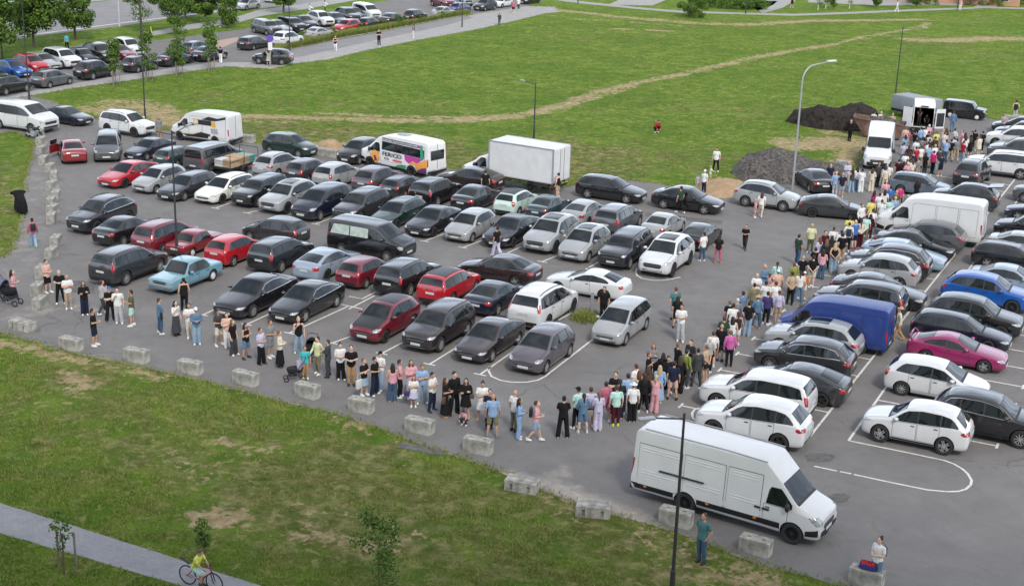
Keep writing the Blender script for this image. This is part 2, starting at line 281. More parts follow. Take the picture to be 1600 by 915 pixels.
_wheels = {}
def wheel_meshes(R, style):
    key = (round(R, 3), style)
    if key in _wheels: return _wheels[key]
    w = .11; b = MB()
    b.lathe([(R*.62, -w*.8), (R*.70, -w), (R*.93, -w*.95), (R, -w*.6), (R, w*.6), (R*.93, w*.95), (R*.70, w), (R*.62, w*.8)], 28, 'Y')
    ty = b.mesh('tyre', [M['tyre']], True, 40)
    m = MB(); rm = {'silver': 0, 'dark': 1, 'white': 2}.get(style.split('-')[0], 0)
    m.lathe([(R*.72, w*.6), (R*.68, w*.93), (R*.63, w*.80), (R*.60, w*.1)], 28, 'Y', mi=rm)
    m.lathe([(R*.61, w*.1), (0.001, w*.1)], 28, 'Y', mi=3)
    ns = 5 if style.endswith('5') else (10 if not style.endswith('0') else 0)
    if style.startswith('white'):
        m.lathe([(R*.60, w*.55), (R*.40, w*.72), (R*.2, w*.85), (.001, w*.85)], 28, 'Y', mi=rm)
        for k in range(8):
            t = 2*math.pi*k/8; m.box((math.cos(t)*R*.47, w*.70, math.sin(t)*R*.47), (R*.08, .012, R*.08), mi=3)
    else:
        for k in range(ns):
            t = 2*math.pi*k/ns; mm = Matrix.Rotation(-t, 4, 'Y')
            wd = R*(.17 if ns == 5 else .085)
            for sgn in ((-1, 1) if ns == 5 else (0,)):
                c = mm @ Vector((R*.34, w*.72, sgn*wd*.55)); m.box(c, (R*.62, .022, wd*(.6 if ns == 5 else 1)), mi=rm, mtx=mm)
        m.lathe([(R*.17, w*.5), (R*.16, w*.86), (.001, w*.86)], 14, 'Y', mi=rm)
    rim = m.mesh('rim', [M['rim'], M['rim_dark'], M['rim_white'], M['under']], True, 35)
    _wheels[key] = (ty, rim); return _wheels[key]

def add_wheels(root, xs, y, R, style, dual=False):
    ty, rim = wheel_meshes(R, style)
    for x in xs:
        for s in (1, -1):
            t = put('wheel', ty, root, (x, s*y, R), (0, 0, 0 if s > 0 else math.pi))
            put('rim', rim, t)

_body_cache = {}
def car_body(kind):
    if kind in _body_cache: return _body_cache[kind]
    sp = SPECS[kind]; cage = body_cage(sp); st = sp['st']
    cage.materials.append(M['paint_flat' if kind in ('van', 'longvan') else 'paint']); cage.materials.append(M['under'])
    W = max(s[4] for s in st); xf, xr, R = sp['wheels']
    c = MB()
    for x in (xf, xr):
        for s in (1, -1): c.lathe([(.001, s*(W-.30)), (R+.055, s*(W-.30)), (R+.055, s*(W+.2)), (.001, s*(W+.2))], 32, 'Y', (x, 0, R), 0)
    cm = c.mesh('cut', [M['under']])
    bm = bmesh.new(); bm.from_mesh(cm); bmesh.ops.remove_doubles(bm, verts=bm.verts, dist=.0015); bmesh.ops.recalc_face_normals(bm, faces=bm.faces)
    bm.to_mesh(cm); bm.free()
    co = bpy.data.objects.new('cut', cm); COL.objects.link(co)
    smooth = eval_mesh(cage, [('SUBSURF', dict(levels=3, render_levels=3))])
    bm = bmesh.new(); bm.from_mesh(smooth); bvh = BVHTree.FromBMesh(bm); bm.free()
    me = eval_mesh(smooth, [('BOOLEAN', dict(operation='DIFFERENCE', solver='EXACT', object=co, material_mode='TRANSFER'))])
    bpy.data.objects.remove(co)
    me.polygons.foreach_set('use_smooth', [True]*len(me.polygons)); me.set_sharp_from_angle(angle=rad(38)); me.name = kind + '_body'
    _body_cache[kind] = (me, bvh); return _body_cache[kind]

def side_rows(sp, x0, x1, zlo, zhi, n=6, shrink=0.0):
    """rows for a side patch between x0 (front) and x1 (rear): v runs along x, u along z"""
    out = []
    for i in range(n+1):
        x = x0-shrink + ((x1+shrink)-(x0-shrink))*i/n
        lo, hi = zlo(x)+shrink, zhi(x)-shrink
        for xc in sp['wheels'][:2]:
            Ra = sp['wheels'][2]+.065
            if abs(x-xc) < Ra: lo = max(lo, sp['wheels'][2]+math.sqrt(Ra*Ra-(x-xc)**2)+shrink)
        out.append((x, lo, max(hi, lo+.004)))
    return out

def make_car(kind, name=None, rim='silver', roof=None, sunroof=False, hood=None, spoiler=False, plate=True, glass='glass', lite=False, shade=None, chrome=False):
    """one vehicle at the origin facing +X, as an Empty with parts"""
    sp = SPECS[kind]; st = sp['st']; me, bvh = car_body(kind)
    root = bpy.data.objects.new(name or 'parked_car', None); COL.objects.link(root); root.empty_display_size = .3
    W = max(s[4] for s in st); xf, xr, R = sp['wheels']
    zb = lambda x: lerp_st(st, x, 2); zt = lambda x: lerp_st(st, x, 3)
    tm = sp.get('topm', .15)
    d0, d1, sl = sp['dlo']
    lo = lambda x: zb(x)+.035
    def hi(x):
        h = zt(x)-tm if 'maxhi' not in sp else min(zt(x)-.24, sp['maxhi'])
        return max(lo(x)+.004, min(h, lo(x)+.03+(x-d1)*sl))
    trimv, trimf, gaps = [], [], []
    dark = MB()   # rubber seals, gaps: part of the body mesh
    def dadd(v, f, mi): dark.add(v, f, mi)
    X, Y, Z = (1, 0, 0), (0, 1, 0), (0, 0, 1)
    cuts = [d0] + sum([[s+.035, s-.035] for s in sp['split']], []) + [d1]
    sides = (1, -1)
    parts = []
    for s in sides:
        N = (0, s, 0)
        v, f = patch(bvh, (0, 0, 0), Z, X, N, [(x, max(l-.02, 0), h+.02) for x, l, h in side_rows(sp, d0+.02, d1-.02, lo, hi, 14)], 3, 1, .003); dadd(v, f, 1)
        for a, b in zip(cuts[::2], cuts[1::2]):
            v, f = patch(bvh, (0, 0, 0), Z, X, N, side_rows(sp, a, b, lo, hi, 7), 4, 1, .007)
            parts.append(('side_window', v, f, M['glass_lit'] if shade and b < shade[0] else M[glass]))
        if chrome:
            v, f = patch(bvh, (0, 0, 0), Z, X, N, [(x, l-.035, l-.010) for x, l, h in side_rows(sp, d0, d1, lo, hi, 12)], 1, 1, .012); parts.append(('window_trim', v, f, M['chrome']))
            v, f = patch(bvh, (0, 0, 0), Z, X, N, [(x, h+.008, h+.032) for x, l, h in side_rows(sp, d0-.25, d1+.1, lo, hi, 12)], 1, 1, .012); parts.append(('window_trim', v, f, M['chrome']))
        for (a, b) in sp['doors'] + sp.get('panels', []):
            pn = (a, b) in sp.get('panels', [])
            top = (lambda x: min(zt(x)-.35, 2.2)) if pn else (lambda x: lo(x)-.035)
            bot = lambda x: lerp_st(st, x, 1)+(.16 if not pn else .32)
            if pn: bot = lambda x: .66
            # keep clear of the rear wheel opening
            v, f = patch(bvh, (0, 0, 0), Z, X, N, side_rows(sp, a, b, bot, top, 10), 5, 1, .003); dadd(v, f, 1)
            v, f = patch(bvh, (0, 0, 0), Z, X, N, side_rows(sp, a, b, bot, top, 10, .015), 5, 1, .008 if not pn else .014)
            parts.append(('side_panel' if pn else 'door', v, f, M['paint_flat' if kind in ('van', 'longvan') else 'paint']))
            if not pn and not lite:
                hx = b+.16; hz = lo(hx)-.14
                h, n_, i_, d_ = bvh.ray_cast(Vector((hx, s*2, hz)), Vector((0, -s, 0)), 3)
                if h: parts.append(('handle', 'box', (hx, h.y+s*.02, hz), (.16, .03, .028)))
    # windscreen and rear window
    for nm, q in (('windscreen', sp['ws']), ('rear_window', sp['rw'])):
        if q is None: continue
        xb, zbb, xt, ztt, wb, wt_ = q; d = Vector((xt-xb, 0, ztt-zbb)); L = d.length
        sg = 1 if nm == 'windscreen' else -1
        N = Vector((d.z, 0, -d.x))*sg; N.normalize()
        rows = [(0, -wb, wb), (L*.5, -(wb+wt_)/2-.01, (wb+wt_)/2+.01), (L, -wt_, wt_)]
        v, f = patch(bvh, (xb, 0, zbb), Y, d, N, [(r[0]+(-.02 if i == 0 else .02 if i == 2 else 0), r[1]-.02, r[2]+.02) for i, r in enumerate(rows)], 10, 3, .003); dadd(v, f, 1)
        v, f = patch(bvh, (xb, 0, zbb), Y, d, N, rows, 10, 3, .007); parts.append((nm, v, f, M['glass']))
    xb, zbb, xt, ztt, wb, wt_ = sp['ws']
    rows = [(-.10, -wb-.02, wb+.02), (.0, -wb-.03, wb+.03)]; d = Vector((xt-xb, 0, ztt-zbb)); N = Vector((d.z, 0, -d.x)).normalized()
    v, f = patch(bvh, (xb, 0, zbb), Y, d, (N+Vector((0, 0, .6))), rows, 10, 1, .005); dadd(v, f, 1)
    # lamps
    hx, hy, hz, hl, hh = sp['head']; tx, ty_, tz, tl, th = sp['tail']
    for s in sides:
        if kind == 'classic':
            v, f = patch(bvh, (hx, s*hy, hz), Y, Z, X, [(-hh/2, -hl/2, hl/2), (hh/2, -hl/2, hl/2)], 4, 3, .012)
        else:
            N = Vector((.78, s*.60, .18)); U = Vector((.60, -s*.78, 0))
            v, f = patch(bvh, (hx, s*hy, hz), U, Z, N, [(-hh*.45, -hl*.15, hl*.45), (0, -hl*.45, hl*.5), (hh*.42, -hl*.62, hl*.2)], 6, 2, .009)
        parts.append(('headlight', v, f, M['lamp']))
        N = Vector((-.80, s*.60, .12)); U = Vector((.60, s*.80, 0))
        v, f = patch(bvh, (tx, s*ty_, tz), U, Z, N, [(-th*.5, -tl*.35, tl*.35), (0, -tl*.5, tl*.5), (th*.5, -tl*.45, tl*.45)], 5, 2, .009)
        parts.append(('taillight', v, f, M['red_lamp']))
    gw, g0, g1 = sp['grille']
    v, f = patch(bvh, (st[0][0], 0, 0), Y, Z, X, [(g0, -gw*.82, gw*.82), ((g0+g1)/2, -gw, gw), (g1, -gw*.9, gw*.9)], 8, 2, .008); parts.append(('grille', v, f, M['trim']))
    if not lite:
        cm = MB(); cz = (g0+g1)/2+.02
        v, f = patch(bvh, (st[0][0], 0, 0), Y, Z, X, [(cz-.012, -gw*.9, gw*.9), (cz+.012, -gw*.9, gw*.9)], 8, 1, .014); parts.append(('grille_bar', v, f, M['chrome']))
    if sp['intake']:
        iw, i0, i1 = sp['intake']
        v, f = patch(bvh, (st[0][0], 0, 0), Y, Z, X, [(i0, -iw*.9, iw*.9), (i1, -iw, iw)], 8, 2, .007); parts.append(('air_intake', v, f, M['trim']))
    if kind in ('suv', 'suvb', 'bigsuv', 'van', 'longvan', 'lowvan', 'hatch', 'mpv'):
        zlo = st[0][1]
        v, f = patch(bvh, (st[0][0], 0, 0), Y, Z, X, [(zlo-.1, -.6, .6), (zlo-.02, -.66, .66)], 8, 1, .009); parts.append(('skid_plate', v, f, M['trim'] if kind in ('van', 'longvan') else M['chrome']))
        v, f = patch(bvh, (st[-1][0], 0, 0), Y, Z, (-1, 0, 0), [(st[-1][1]-.14, -.66, .66), (st[-1][1]+.06, -.7, .7)], 8, 2, .008); parts.append(('rear_bumper_trim', v, f, M['trim']))
    if kind in ('van', 'longvan'):
        v, f = patch(bvh, (st[0][0], 0, 0), Y, Z, X, [(st[0][1]-.1, -.80, .80), (.62, -.88, .88)], 10, 3, .006); parts.append(('front_bumper', v, f, M['trim']))
    if plate:
        for sx, z_ in ((1, g0-.06 if kind != 'classic' else .42), (-1, .70 if kind in ('sedan', 'fast', 'coupe') else (.82 if kind in ('suv', 'suvb', 'bigsuv', 'mpv', 'wagon', 'hatch') else .6))):
            h, n_, i_, d_ = bvh.ray_cast(Vector((sx*5, 0, z_)), Vector((-sx, 0, 0)), 9)
            if h: parts.append(('number_plate', 'box', (h.x+sx*.012, 0, z_), (.02, .52, .115)))
    # cladding round arches and sills
    if sp.get('clad') or sp.get('lowtrim') or kind == 'van':
        for s in sides:
            N = (0, s, 0); zl_ = st[5][1]
            hgt = .13 if not sp.get('lowtrim') else .40
            if sp.get('lowtrim') or kind == 'van':
                v, f = patch(bvh, (0, 0, 0), Z, X, N, [(xr-R-.08, zl_-.02, zl_+hgt), (st[-1][0]+.04, zl_-.02, zl_+hgt)], 2, 8, .012); dadd(v, f, 1)
                v, f = patch(bvh, (0, 0, 0), Z, X, N, [(st[0][0]-.06, zl_-.05, .74), (xf+R+.08, zl_-.02, .62)], 2, 6, .012); dadd(v, f, 1)
            v, f = patch(bvh, (0, 0, 0), Z, X, N, [(xf-R-.07, zl_-.02, zl_+hgt), (xr+R+.07, zl_-.02, zl_+hgt)], 2, 12, .012); dadd(v, f, 1)
    # body mesh with its seals
    key = (kind, 'full')
    if key not in _body_cache:
        bm = bmesh.new(); bm.from_mesh(me)
        dm = mesh_of('d', dark.v, dark.f, [M['under']]*1)
        o = len(bm.verts); bm2 = bmesh.new(); bm2.from_mesh(dm)
        mp = [bm.verts.new(v.co) for v in bm2.verts]
        for fc in bm2.faces:
            nf = bm.faces.new([mp[v.index] for v in fc.verts]); nf.material_index = 2; nf.smooth = True
        bm2.free()
        fm = bpy.data.meshes.new(kind+'_body'); bm.to_mesh(fm); bm.free(); bpy.data.meshes.remove(dm)
        for m_ in me.materials: fm.materials.append(m_)
        while len(fm.materials) < 2: fm.materials.append(M['under'])
        fm.materials.append(M['trim']); _body_cache[key] = fm
    body = put('body', _body_cache[key], root)
    # floor pan
    fp = MB(); fp.box((0, 0, st[5][1]+.10), (st[0][0]-st[-1][0]-.5, W*1.2, .08)); put('floor_pan', fp.mesh('floor_pan', [M['under']]), root)
    last_door = None
    cacheable = (kind, rim)
    for p in parts:
        if p[1] == 'box':
            b = MB(); b.box(p[2], p[3], bevel=.006)
            par = last_door if p[0] == 'handle' and last_door is not None else root
            put('door_handle' if p[0] == 'handle' else p[0], b.mesh(p[0], [M['trim'] if p[0] == 'handle' else M['plate']]), par)
        else:
            o = put(p[0], mesh_of(p[0], p[1], p[2], [p[3]], smooth=True), root)
            if p[0] == 'door': last_door = o
    # mirrors
    if not lite:
        for s in sides:
            mx = d0-.12 if not sp.get('box') else d0-.10; mz = lo(mx)+.06
            h, n_, i_, d_ = bvh.ray_cast(Vector((mx, s*2, mz-.06)), Vector((0, -s, 0)), 3)
            yy = abs(h.y) if h else W
            b = MB(); hs = (.10, .11, .075) if 'maxhi' not in sp else (.09, .11, .17)
            b.ball((mx, s*(yy+.12), mz+.02), hs, 2); b.box((mx, s*(yy+.02), mz-.02), (.05, .12, .03))
            me_ = b.mesh('mirror', [M['trim'] if 'maxhi' in sp else M['paint']], True, 60); put('mirror', me_, root)
    if sp.get('rails') and not lite and not roof == 'plain':
        for s in sides:
            pts = []
            x0, x1 = st[5][0]-.15, st[8][0]+.15
            for i in range(7):
                x = x0+(x1-x0)*i/6; y = s*(lerp_st(st, x, 5)-.04)
                h, n_, i_, d_ = bvh.ray_cast(Vector((x, y, 4)), Vector((0, 0, -1)), 5)
                pts.append((x, y, (h.z if h else 1.6)+(.045 if 0 < i < 6 else .0)))
            b = MB(); b.tube(pts, .017, 6); put('roof_rail', b.mesh('roof_rail', [M['trim'] if s else M['chrome']], True), root)
    tops = []
    if roof in ('black', 'grey'):
        x0, x1, wv = st[5][0]-.02, st[8][0]+.05, .90
        tops.append(('roof_panel', [(x0, x1)], M['rim_dark'], .004, wv))
    if sunroof: tops.append(('sunroof', [(st[5][0]-.12, st[7][0]+.35)], M['glass'], .010, .70))
    for nm, rr, m_, off, wv in tops:
        (x0, x1), = rr
        rows = [(x0+(x1-x0)*i/4, -lerp_st(st, x0+(x1-x0)*i/4, 5)*wv, lerp_st(st, x0+(x1-x0)*i/4, 5)*wv) for i in range(5)]
        v, f = patch(bvh, (0, 0, 1), Y, X, Z, rows, 8, 2, off); put(nm, mesh_of(nm, v, f, [m_], smooth=True), root)
    if hood:
        x0, x1 = st[1][0]-.05, st[4][0]+.1
        rows = [(x0+(x1-x0)*i/4, -lerp_st(st, x0+(x1-x0)*i/4, 4)*.80, lerp_st(st, x0+(x1-x0)*i/4, 4)*.80) for i in range(5)]
        v, f = patch(bvh, (0, 0, .5), Y, X, Z, rows, 8, 2, .005); put('bonnet', mesh_of('bonnet', v, f, [M['rim_dark']], smooth=True), root)
    elif not lite and kind not in ('van', 'longvan'):
        # bonnet shut line
        x0, x1 = st[1][0]-.10, st[4][0]+.06; g = MB()
        for s in sides:
            pts = []
            for i in range(9):
                x = x0+(x1-x0)*i/8; y = s*lerp_st(st, x, 4)*.80
                h, n_, i_, d_ = bvh.ray_cast(Vector((x, y, 3)), Vector((0, 0, -1)), 4)
                if h: pts.append(h)
            if len(pts) > 3: g.tube(pts, .006, 4)
        put('bonnet_gap', g.mesh('bonnet_gap', [M['under']]), root)
    if spoiler:
        b = MB(); zt_ = 1.30 if kind == 'coupe' else zt(-1.9)+.02
        b.tube([(-1.98, -.70, .98), (-2.08, -.70, 1.10), (-2.12, -.62, 1.15), (-2.13, 0, 1.165), (-2.12, .62, 1.15), (-2.08, .70, 1.10), (-1.98, .70, .98)], [.05, .045, .045, .045, .045, .045, .05], 8)
        put('body', b.mesh('spoiler', [M['paint']], True), root).name = 'rear_spoiler'
    if sp.get('bumpers'):
        for sx in (1, -1):
            b = MB(); b.box((sx*2.07, 0, .47), (.10, 1.60, .12), bevel=.02); put('bumper_bar', b.mesh('bumper_bar', [M['chrome'] if sx > 0 else M['trim']], True), root)
    if sp.get('lowtrim'):
        for s in sides:
            rb = MB()
            for (a, b) in sp['panels']:
                for z_ in (1.12, 1.22, 1.95, 2.05):
                    pts = []
                    for i in range(7):
                        x = a-.14+(b+.14-(a-.14))*i/6; h, n_, i_, d_ = bvh.ray_cast(Vector((x, s*2, z_)), Vector((0, -s, 0)), 3)
                        pts.append((x, (h.y if h else s*W)+s*.010, z_))
                    rb.tube(pts, .018, 6)
            o = put('side_panel', rb.mesh('pressed_rib', [M['paint_flat']], True), root); o.name = 'side_panel'
            rs = MB(); rs.box((-1.6, s*(W+.012), 1.36), (1.75, .03, .055)); put('door_rail', rs.mesh('door_rail', [M['trim']]), root)
            for x in (-3.0, -.55, 1.25):
                mk_ = MB(); mk_.box((x, s*(W+.012), .62), (.11, .03, .06), bevel=.008); put('side_marker', mk_.mesh('side_marker', [M['amber']]), root)
            mk_ = MB(); mk_.box((1.62, s*(W+.012), 1.05), (.26, .035, .07), bevel=.01); mk_.box((1.32, s*(W+.012), 1.05), (.22, .035, .07), bevel=.01); put('door_handle', mk_.mesh('door_handle', [M['trim']]), root)
            gt = MB(); gt.tube([(x_, s*.80, lerp_st(st, x_, 3)+.012) for x_ in (1.5, 0, -1.5, -3.2)], .02, 6); put('roof_gutter', gt.mesh('roof_gutter', [M['steel']]), root)
    if sp.get('vanback'):
        xe = st[-1][0]-.012
        b = MB(); zt_ = st[8][3]-.12
        b.box((xe+.006, 0, (zt_+.55)/2), (.012, .016, zt_-.55), mi=0)
        b.box((xe+.006, .5, .62), (.012, .9, .012)); b.box((xe+.006, -.5, .62), (.012, .9, .012))
        put('rear_door_gap', b.mesh('rear_door_gap', [M['under']]), root)
        b = MB(); b.box((xe+.05, 0, .48), (.14, 1.86, .16), bevel=.03); put('step_bumper', b.mesh('step_bumper', [M['trim']], True), root)
    add_wheels(root, (xf, xr), W-.125, R, 'white-5' if sp.get('rimw') else rim)
    return root

# ------------------------------------------------------------------ people: one skinned-looking continuous body per pose, clothes and hair as children; a figure faces -Y
def blob(name, items, voxel, mats, smooth_it=3):
    b = MB()
    for it in items:
        if it[0] == 't':
            pts = it[1]
            for (p, r) in pts: b.ball(p, r, 2)
            for (p, r), (q, s_) in zip(pts, pts[1:]):
                if (Vector(p)-Vector(q)).length > 1e-4: b.tube([p, q], [r, s_], 12)
        elif it[0] == 'e':
            b.ball(it[1], it[2], 3)
        elif it[0] == 'l':          # stacked horizontal ellipses (centre, rx, ry)
            rings = it[1]; n = 20; V = []; F = []; T = it[2] if len(it) > 2 else None
            for (c, rx, ry) in rings:
                for k in range(n):
                    a = 2*math.pi*k/n; p = Vector((c[0]+rx*math.cos(a), c[1]+ry*math.sin(a), c[2])); V.append(T(p) if T else p)
            for i in range(len(rings)-1):
                for k in range(n): F.append((i*n+k, (i+1)*n+k, (i+1)*n+(k+1) % n, i*n+(k+1) % n))
            F.append(tuple(range(n))); F.append(tuple((len(rings)-1)*n+k for k in range(n))[::-1])
            b.add(V, F)
    me = b.mesh(name, mats)
    out = eval_mesh(me, [('REMESH', dict(mode='VOXEL', voxel_size=voxel, use_smooth_shade=True)), ('SMOOTH', dict(factor=.5, iterations=smooth_it))])
    bpy.data.meshes.remove(me); out.name = name
    if not out.materials: [out.materials.append(m) for m in mats]
    return out
ARMS = dict(  # (elbow, wrist) for the +X arm and the -X arm
    relaxed=((.255, .03, 1.13), (.265, -.05, .89), (-.255, .03, 1.13), (-.26, -.06, .89)),
    phone=((.235, .0, 1.14), (.085, -.23, 1.17), (-.235, .0, 1.14), (-.075, -.22, 1.15)),
    crossed=((.245, -.05, 1.14), (-.05, -.185, 1.16), (-.245, -.05, 1.14), (.06, -.165, 1.21)),
    behind=((.27, .08, 1.15), (.06, .19, .95), (-.27, .08, 1.15), (-.05, .20, .93)),
    pockets=((.285, .07, 1.15), (.20, -.03, .93), (-.285, .07, 1.15), (-.20, -.03, .93)),
    one=((.25, .03, 1.13), (.26, -.06, .89), (-.235, -.05, 1.13), (-.10, -.17, 1.36)),
    swing=((.245, .12, 1.15), (.25, .06, .92), (-.245, -.06, 1.14), (-.23, -.22, .96)),
    reach=((.23, -.18, 1.26), (.17, -.40, 1.18), (-.23, -.18, 1.26), (-.17, -.40, 1.18)))
LEGS = dict(  # knee, ankle (+X side), knee, ankle (-X side)
    stand=((.10, -.02, .49), (.105, .03, .085), (-.10, -.02, .49), (-.105, .02, .085)),
    wide=((.14, -.02, .49), (.185, .03, .085), (-.14, -.02, .49), (-.185, .02, .085)),
    lean=((.11, -.06, .49), (.15, -.05, .085), (-.09, -.01, .49), (-.085, .05, .085)),
    walk=((.09, -.13, .50), (.09, -.22, .10), (-.09, .03, .48), (-.09, .30, .13)),
    squat=((.17, -.30, .50), (.14, .0, .085), (-.17, -.30, .50), (-.14, .0, .085)),
    ride=((.10, -.20, .47), (.20, -.05, .085), (-.12, -.30, .62), (-.13, -.20, .26)))
PELVIS = dict(stand=(0, 0, 0, 0), wide=(0, 0, -.015, 0), lean=(0, 0, -.005, 0), walk=(0, 0, -.02, 4), squat=(0, .10, -.56, 32), ride=(0, .10, -.10, 22))
def up_T(legs):
    px, py, pz, ln = PELVIS[legs]; R_ = Matrix.Rotation(rad(ln), 3, 'X'); P = Vector((0, 0, .94)); O = Vector((px, py, pz))
    return lambda p: R_ @ (Vector(p)-P) + P + O
_pm = {}
def hand_items(w, el, inward, T):
    """palm and five bent fingers"""
    w = Vector(w); d = (w-Vector(el)).normalized(); inw = Vector((inward, 0, 0)); side = d.cross(inw)
    if side.length < .2: side = Vector((0, 1, 0))
    side.normalize(); nrm = side.cross(d).normalized()
    if nrm.dot(inw) < 0: nrm = -nrm
    it = [('t', [(T(w), .026), (T(w+d*.045), .030)]), ('t', [(T(w+d*.045+side*.018), .022), (T(w+d*.075+side*.022), .018)]), ('t', [(T(w+d*.045-side*.018), .022), (T(w+d*.075-side*.022), .017)])]
    for k, (o, L) in enumerate([(.030, .070), (.010, .082), (-.011, .076), (-.031, .058)]):
        a = w+d*.078+side*o; b = a+d*L*.55+nrm*.012; c = b+d*L*.35+nrm*.030
        it.append(('t', [(T(a), .0105), (T(b), .0095), (T(c), .008)]))
    a = w+d*.03+side*.030; b = a+d*.030+side*.024+nrm*.012; c = b+d*.030+nrm*.014
    it.append(('t', [(T(a), .013), (T(b), .011), (T(c), .009)]))
    return it
def body_mesh(arms, legs):
    k = ('body', arms, legs)
    if k in _pm: return _pm[k]
    T = up_T(legs); eL, wL, eR, wR = ARMS[arms]; kL, aL, kR, aR = LEGS[legs]; it = []
    it.append(('l', [((0, 0, .86), .13, .085), ((0, .005, .93), .165, .105), ((0, 0, 1.02), .145, .095), ((0, -.005, 1.12), .135, .092), ((0, -.005, 1.25), .155, .105), ((0, .0, 1.36), .165, .095), ((0, .01, 1.42), .125, .07), ((0, .012, 1.455), .065, .058)], T))
    it.append(('t', [(T((0, .012, 1.42)), .058), (T((0, .0, 1.54)), .052)]))
    it += [('e', T((0, -.008, 1.635)), (.076, .094, .112)), ('e', T((0, -.05, 1.585)), (.052, .050, .060)), ('e', T((0, -.105, 1.615)), (.013, .020, .022)),
           ('e', T((0, -.098, 1.65)), (.010, .014, .030)), ('e', T((.078, .005, 1.625)), (.012, .020, .033)), ('e', T((-.078, .005, 1.625)), (.012, .020, .033)), ('e', T((0, -.094, 1.572)), (.026, .012, .009))]
    for s, e, w in ((1, eL, wL), (-1, eR, wR)):
        sh = (.185*s, .005, 1.395)
        it.append(('t', [(T((.12*s, .005, 1.40)), .060), (T(sh), .056), (T(e), .040), (T(Vector(e).lerp(Vector(w), .35)), .040), (T(w), .026)]))
        it += hand_items(w, e, -s, T)
    for s, kn, an in ((1, kL, aL), (-1, kR, aR)):
        hp = T((.085*s, .0, .90)); c = Vector(kn).lerp(Vector(an), .35)+Vector((0, .018, 0))
        it.append(('t', [(hp, .092), (Vector(hp).lerp(Vector(kn), .45), .078), (kn, .055), (c, .054), (an, .036)]))
        it.append(('t', [(an, .036), ((an[0], an[1]-.02, an[2]-.045), .036), ((an[0]+.01*s, an[1]-.12, an[2]-.055), .033)]))
    _pm[k] = blob('person_body', it, .0105, [M['skin']]); return _pm[k]
def top_mesh(arms, legs, kind):
    lk = legs if legs in ('squat', 'ride', 'walk') else 'stand'
    k = ('top', arms, lk, kind)
    if k in _pm: return _pm[k]
    T = up_T(lk); eL, wL, eR, wR = ARMS[arms]; it = []; g = .022
    zb = .84 if kind != 'crop' else 1.02
    rings = [((0, 0, zb), .172+g*.5, .118+g*.6), ((0, 0, .95), .170+g, .115+g), ((0, 0, 1.05), .155+g, .105+g), ((0, 0, 1.15), .150+g, .102+g), ((0, 0, 1.27), .165+g, .112+g), ((0, .0, 1.37), .17+g*.7, .10+g*.6), ((0, .01, 1.425), .125+g*.5, .072+g*.5), ((0, .012, 1.455), .078, .068)]
    if kind == 'crop': rings = rings[:1]+rings[3:]
    if kind == 'tank': rings = rings[:-2]+[((0, .005, 1.40), .13, .085)]
    if kind in ('coat', 'hoodie'): rings = [((0, 0, .70 if kind == 'coat' else .82), .22, .16)]+rings[1:]
    it.append(('l', rings, T))
    for s, e, w in ((1, eL, wL), (-1, eR, wR)):
        sh = Vector((.185*s, .005, 1.395)); e = Vector(e); w = Vector(w)
        a0 = (T((.11*s, .005, 1.395)), .072)
        if kind == 'tank': it.append(('t', [(T((.10*s, .0, 1.36)), .06), (T((.10*s, .0, 1.43)), .030)])); continue
        if kind in ('tee', 'crop'):
            m = sh.lerp(e, .62); it.append(('t', [a0, (T(sh), .068), (T(m), .063)]))
            it.append(('t', [(T(sh.lerp(e, .4)), .063), (T(m), .066)]))
        else:
            it.append(('t', [a0, (T(sh), .068), (T(e), .056), (T(e.lerp(w, .5)), .053), (T(w), .042)]))
    if kind == 'hoodie': it.append(('e', T((0, .07, 1.43)), (.12, .07, .07)))
    _pm[k] = blob('top', it, .0145, [M['cloth']], 2); return _pm[k]
def bottom_mesh(legs, kind):
    k = ('bottom', legs, kind)
    if k in _pm: return _pm[k]
    T = up_T(legs); kL, aL, kR, aR = LEGS[legs]; it = []
    it.append(('l', [((0, 0, .84), .155, .112), ((0, .005, .90), .182, .125), ((0, .005, .96), .178, .118), ((0, 0, 1.03), .162, .108)], T))
    if kind in ('trousers', 'wide', 'shorts'):
        for s, kn, an in ((1, kL, aL), (-1, kR, aR)):
            hp = Vector(T((.09*s, .0, .90))); kn = Vector(kn); an = Vector(an)
            if kind == 'shorts':
                m = hp.lerp(kn, .78); it.append(('t', [(hp, .108), (hp.lerp(kn, .4), .100), (m, .096)]))
            elif kind == 'wide': it.append(('t', [(hp, .108), (hp.lerp(kn, .5), .100), (kn, .092), (kn.lerp(an, .5), .094), (an+Vector((0, 0, -.0)), .098)]))
            else: it.append(('t', [(hp, .106), (hp.lerp(kn, .5), .094), (kn, .076), (kn.lerp(an, .35)+Vector((0, .018, 0)), .075), (kn.lerp(an, .6)+Vector((0, .008, 0)), .066), (an+Vector((0, 0, .01)), .057)]))
    else:
        z1 = {'skirt': .52, 'long': .16, 'mini': .66}[kind]; c = (Vector(kL)+Vector(kR)+Vector(aL)+Vector(aR))*.25
        rx = {'skirt': .25, 'long': .27, 'mini': .23}[kind]
        if legs == 'squat': z1 = .30
        top = Vector(T((0, 0, .88)))
        rings = [((top.x, top.y, top.z), .185, .130)]
        for i in range(1, 6):
            t = i/5; z = top.z+(z1-top.z)*t; rings.append(((c.x*t*.6, c.y*t*.6, z), .185+(rx-.185)*t, .130+(rx*.8-.130)*t))
        it.append(('l', rings))
    _pm[k] = blob('bottom', it, .0145, [M['cloth']], 2); return _pm[k]
def shoe_mesh():
    if 'shoe' in _pm: return _pm['shoe']
    _pm['shoe'] = blob('shoe', [('l', [((0, -.045, .0), .050, .135), ((0, -.045, .03), .052, .138), ((0, -.035, .06), .045, .118), ((0, .015, .095), .043, .065), ((0, .025, .125), .045, .055)])], .012, [M['leather']], 2)
    return _pm['shoe']
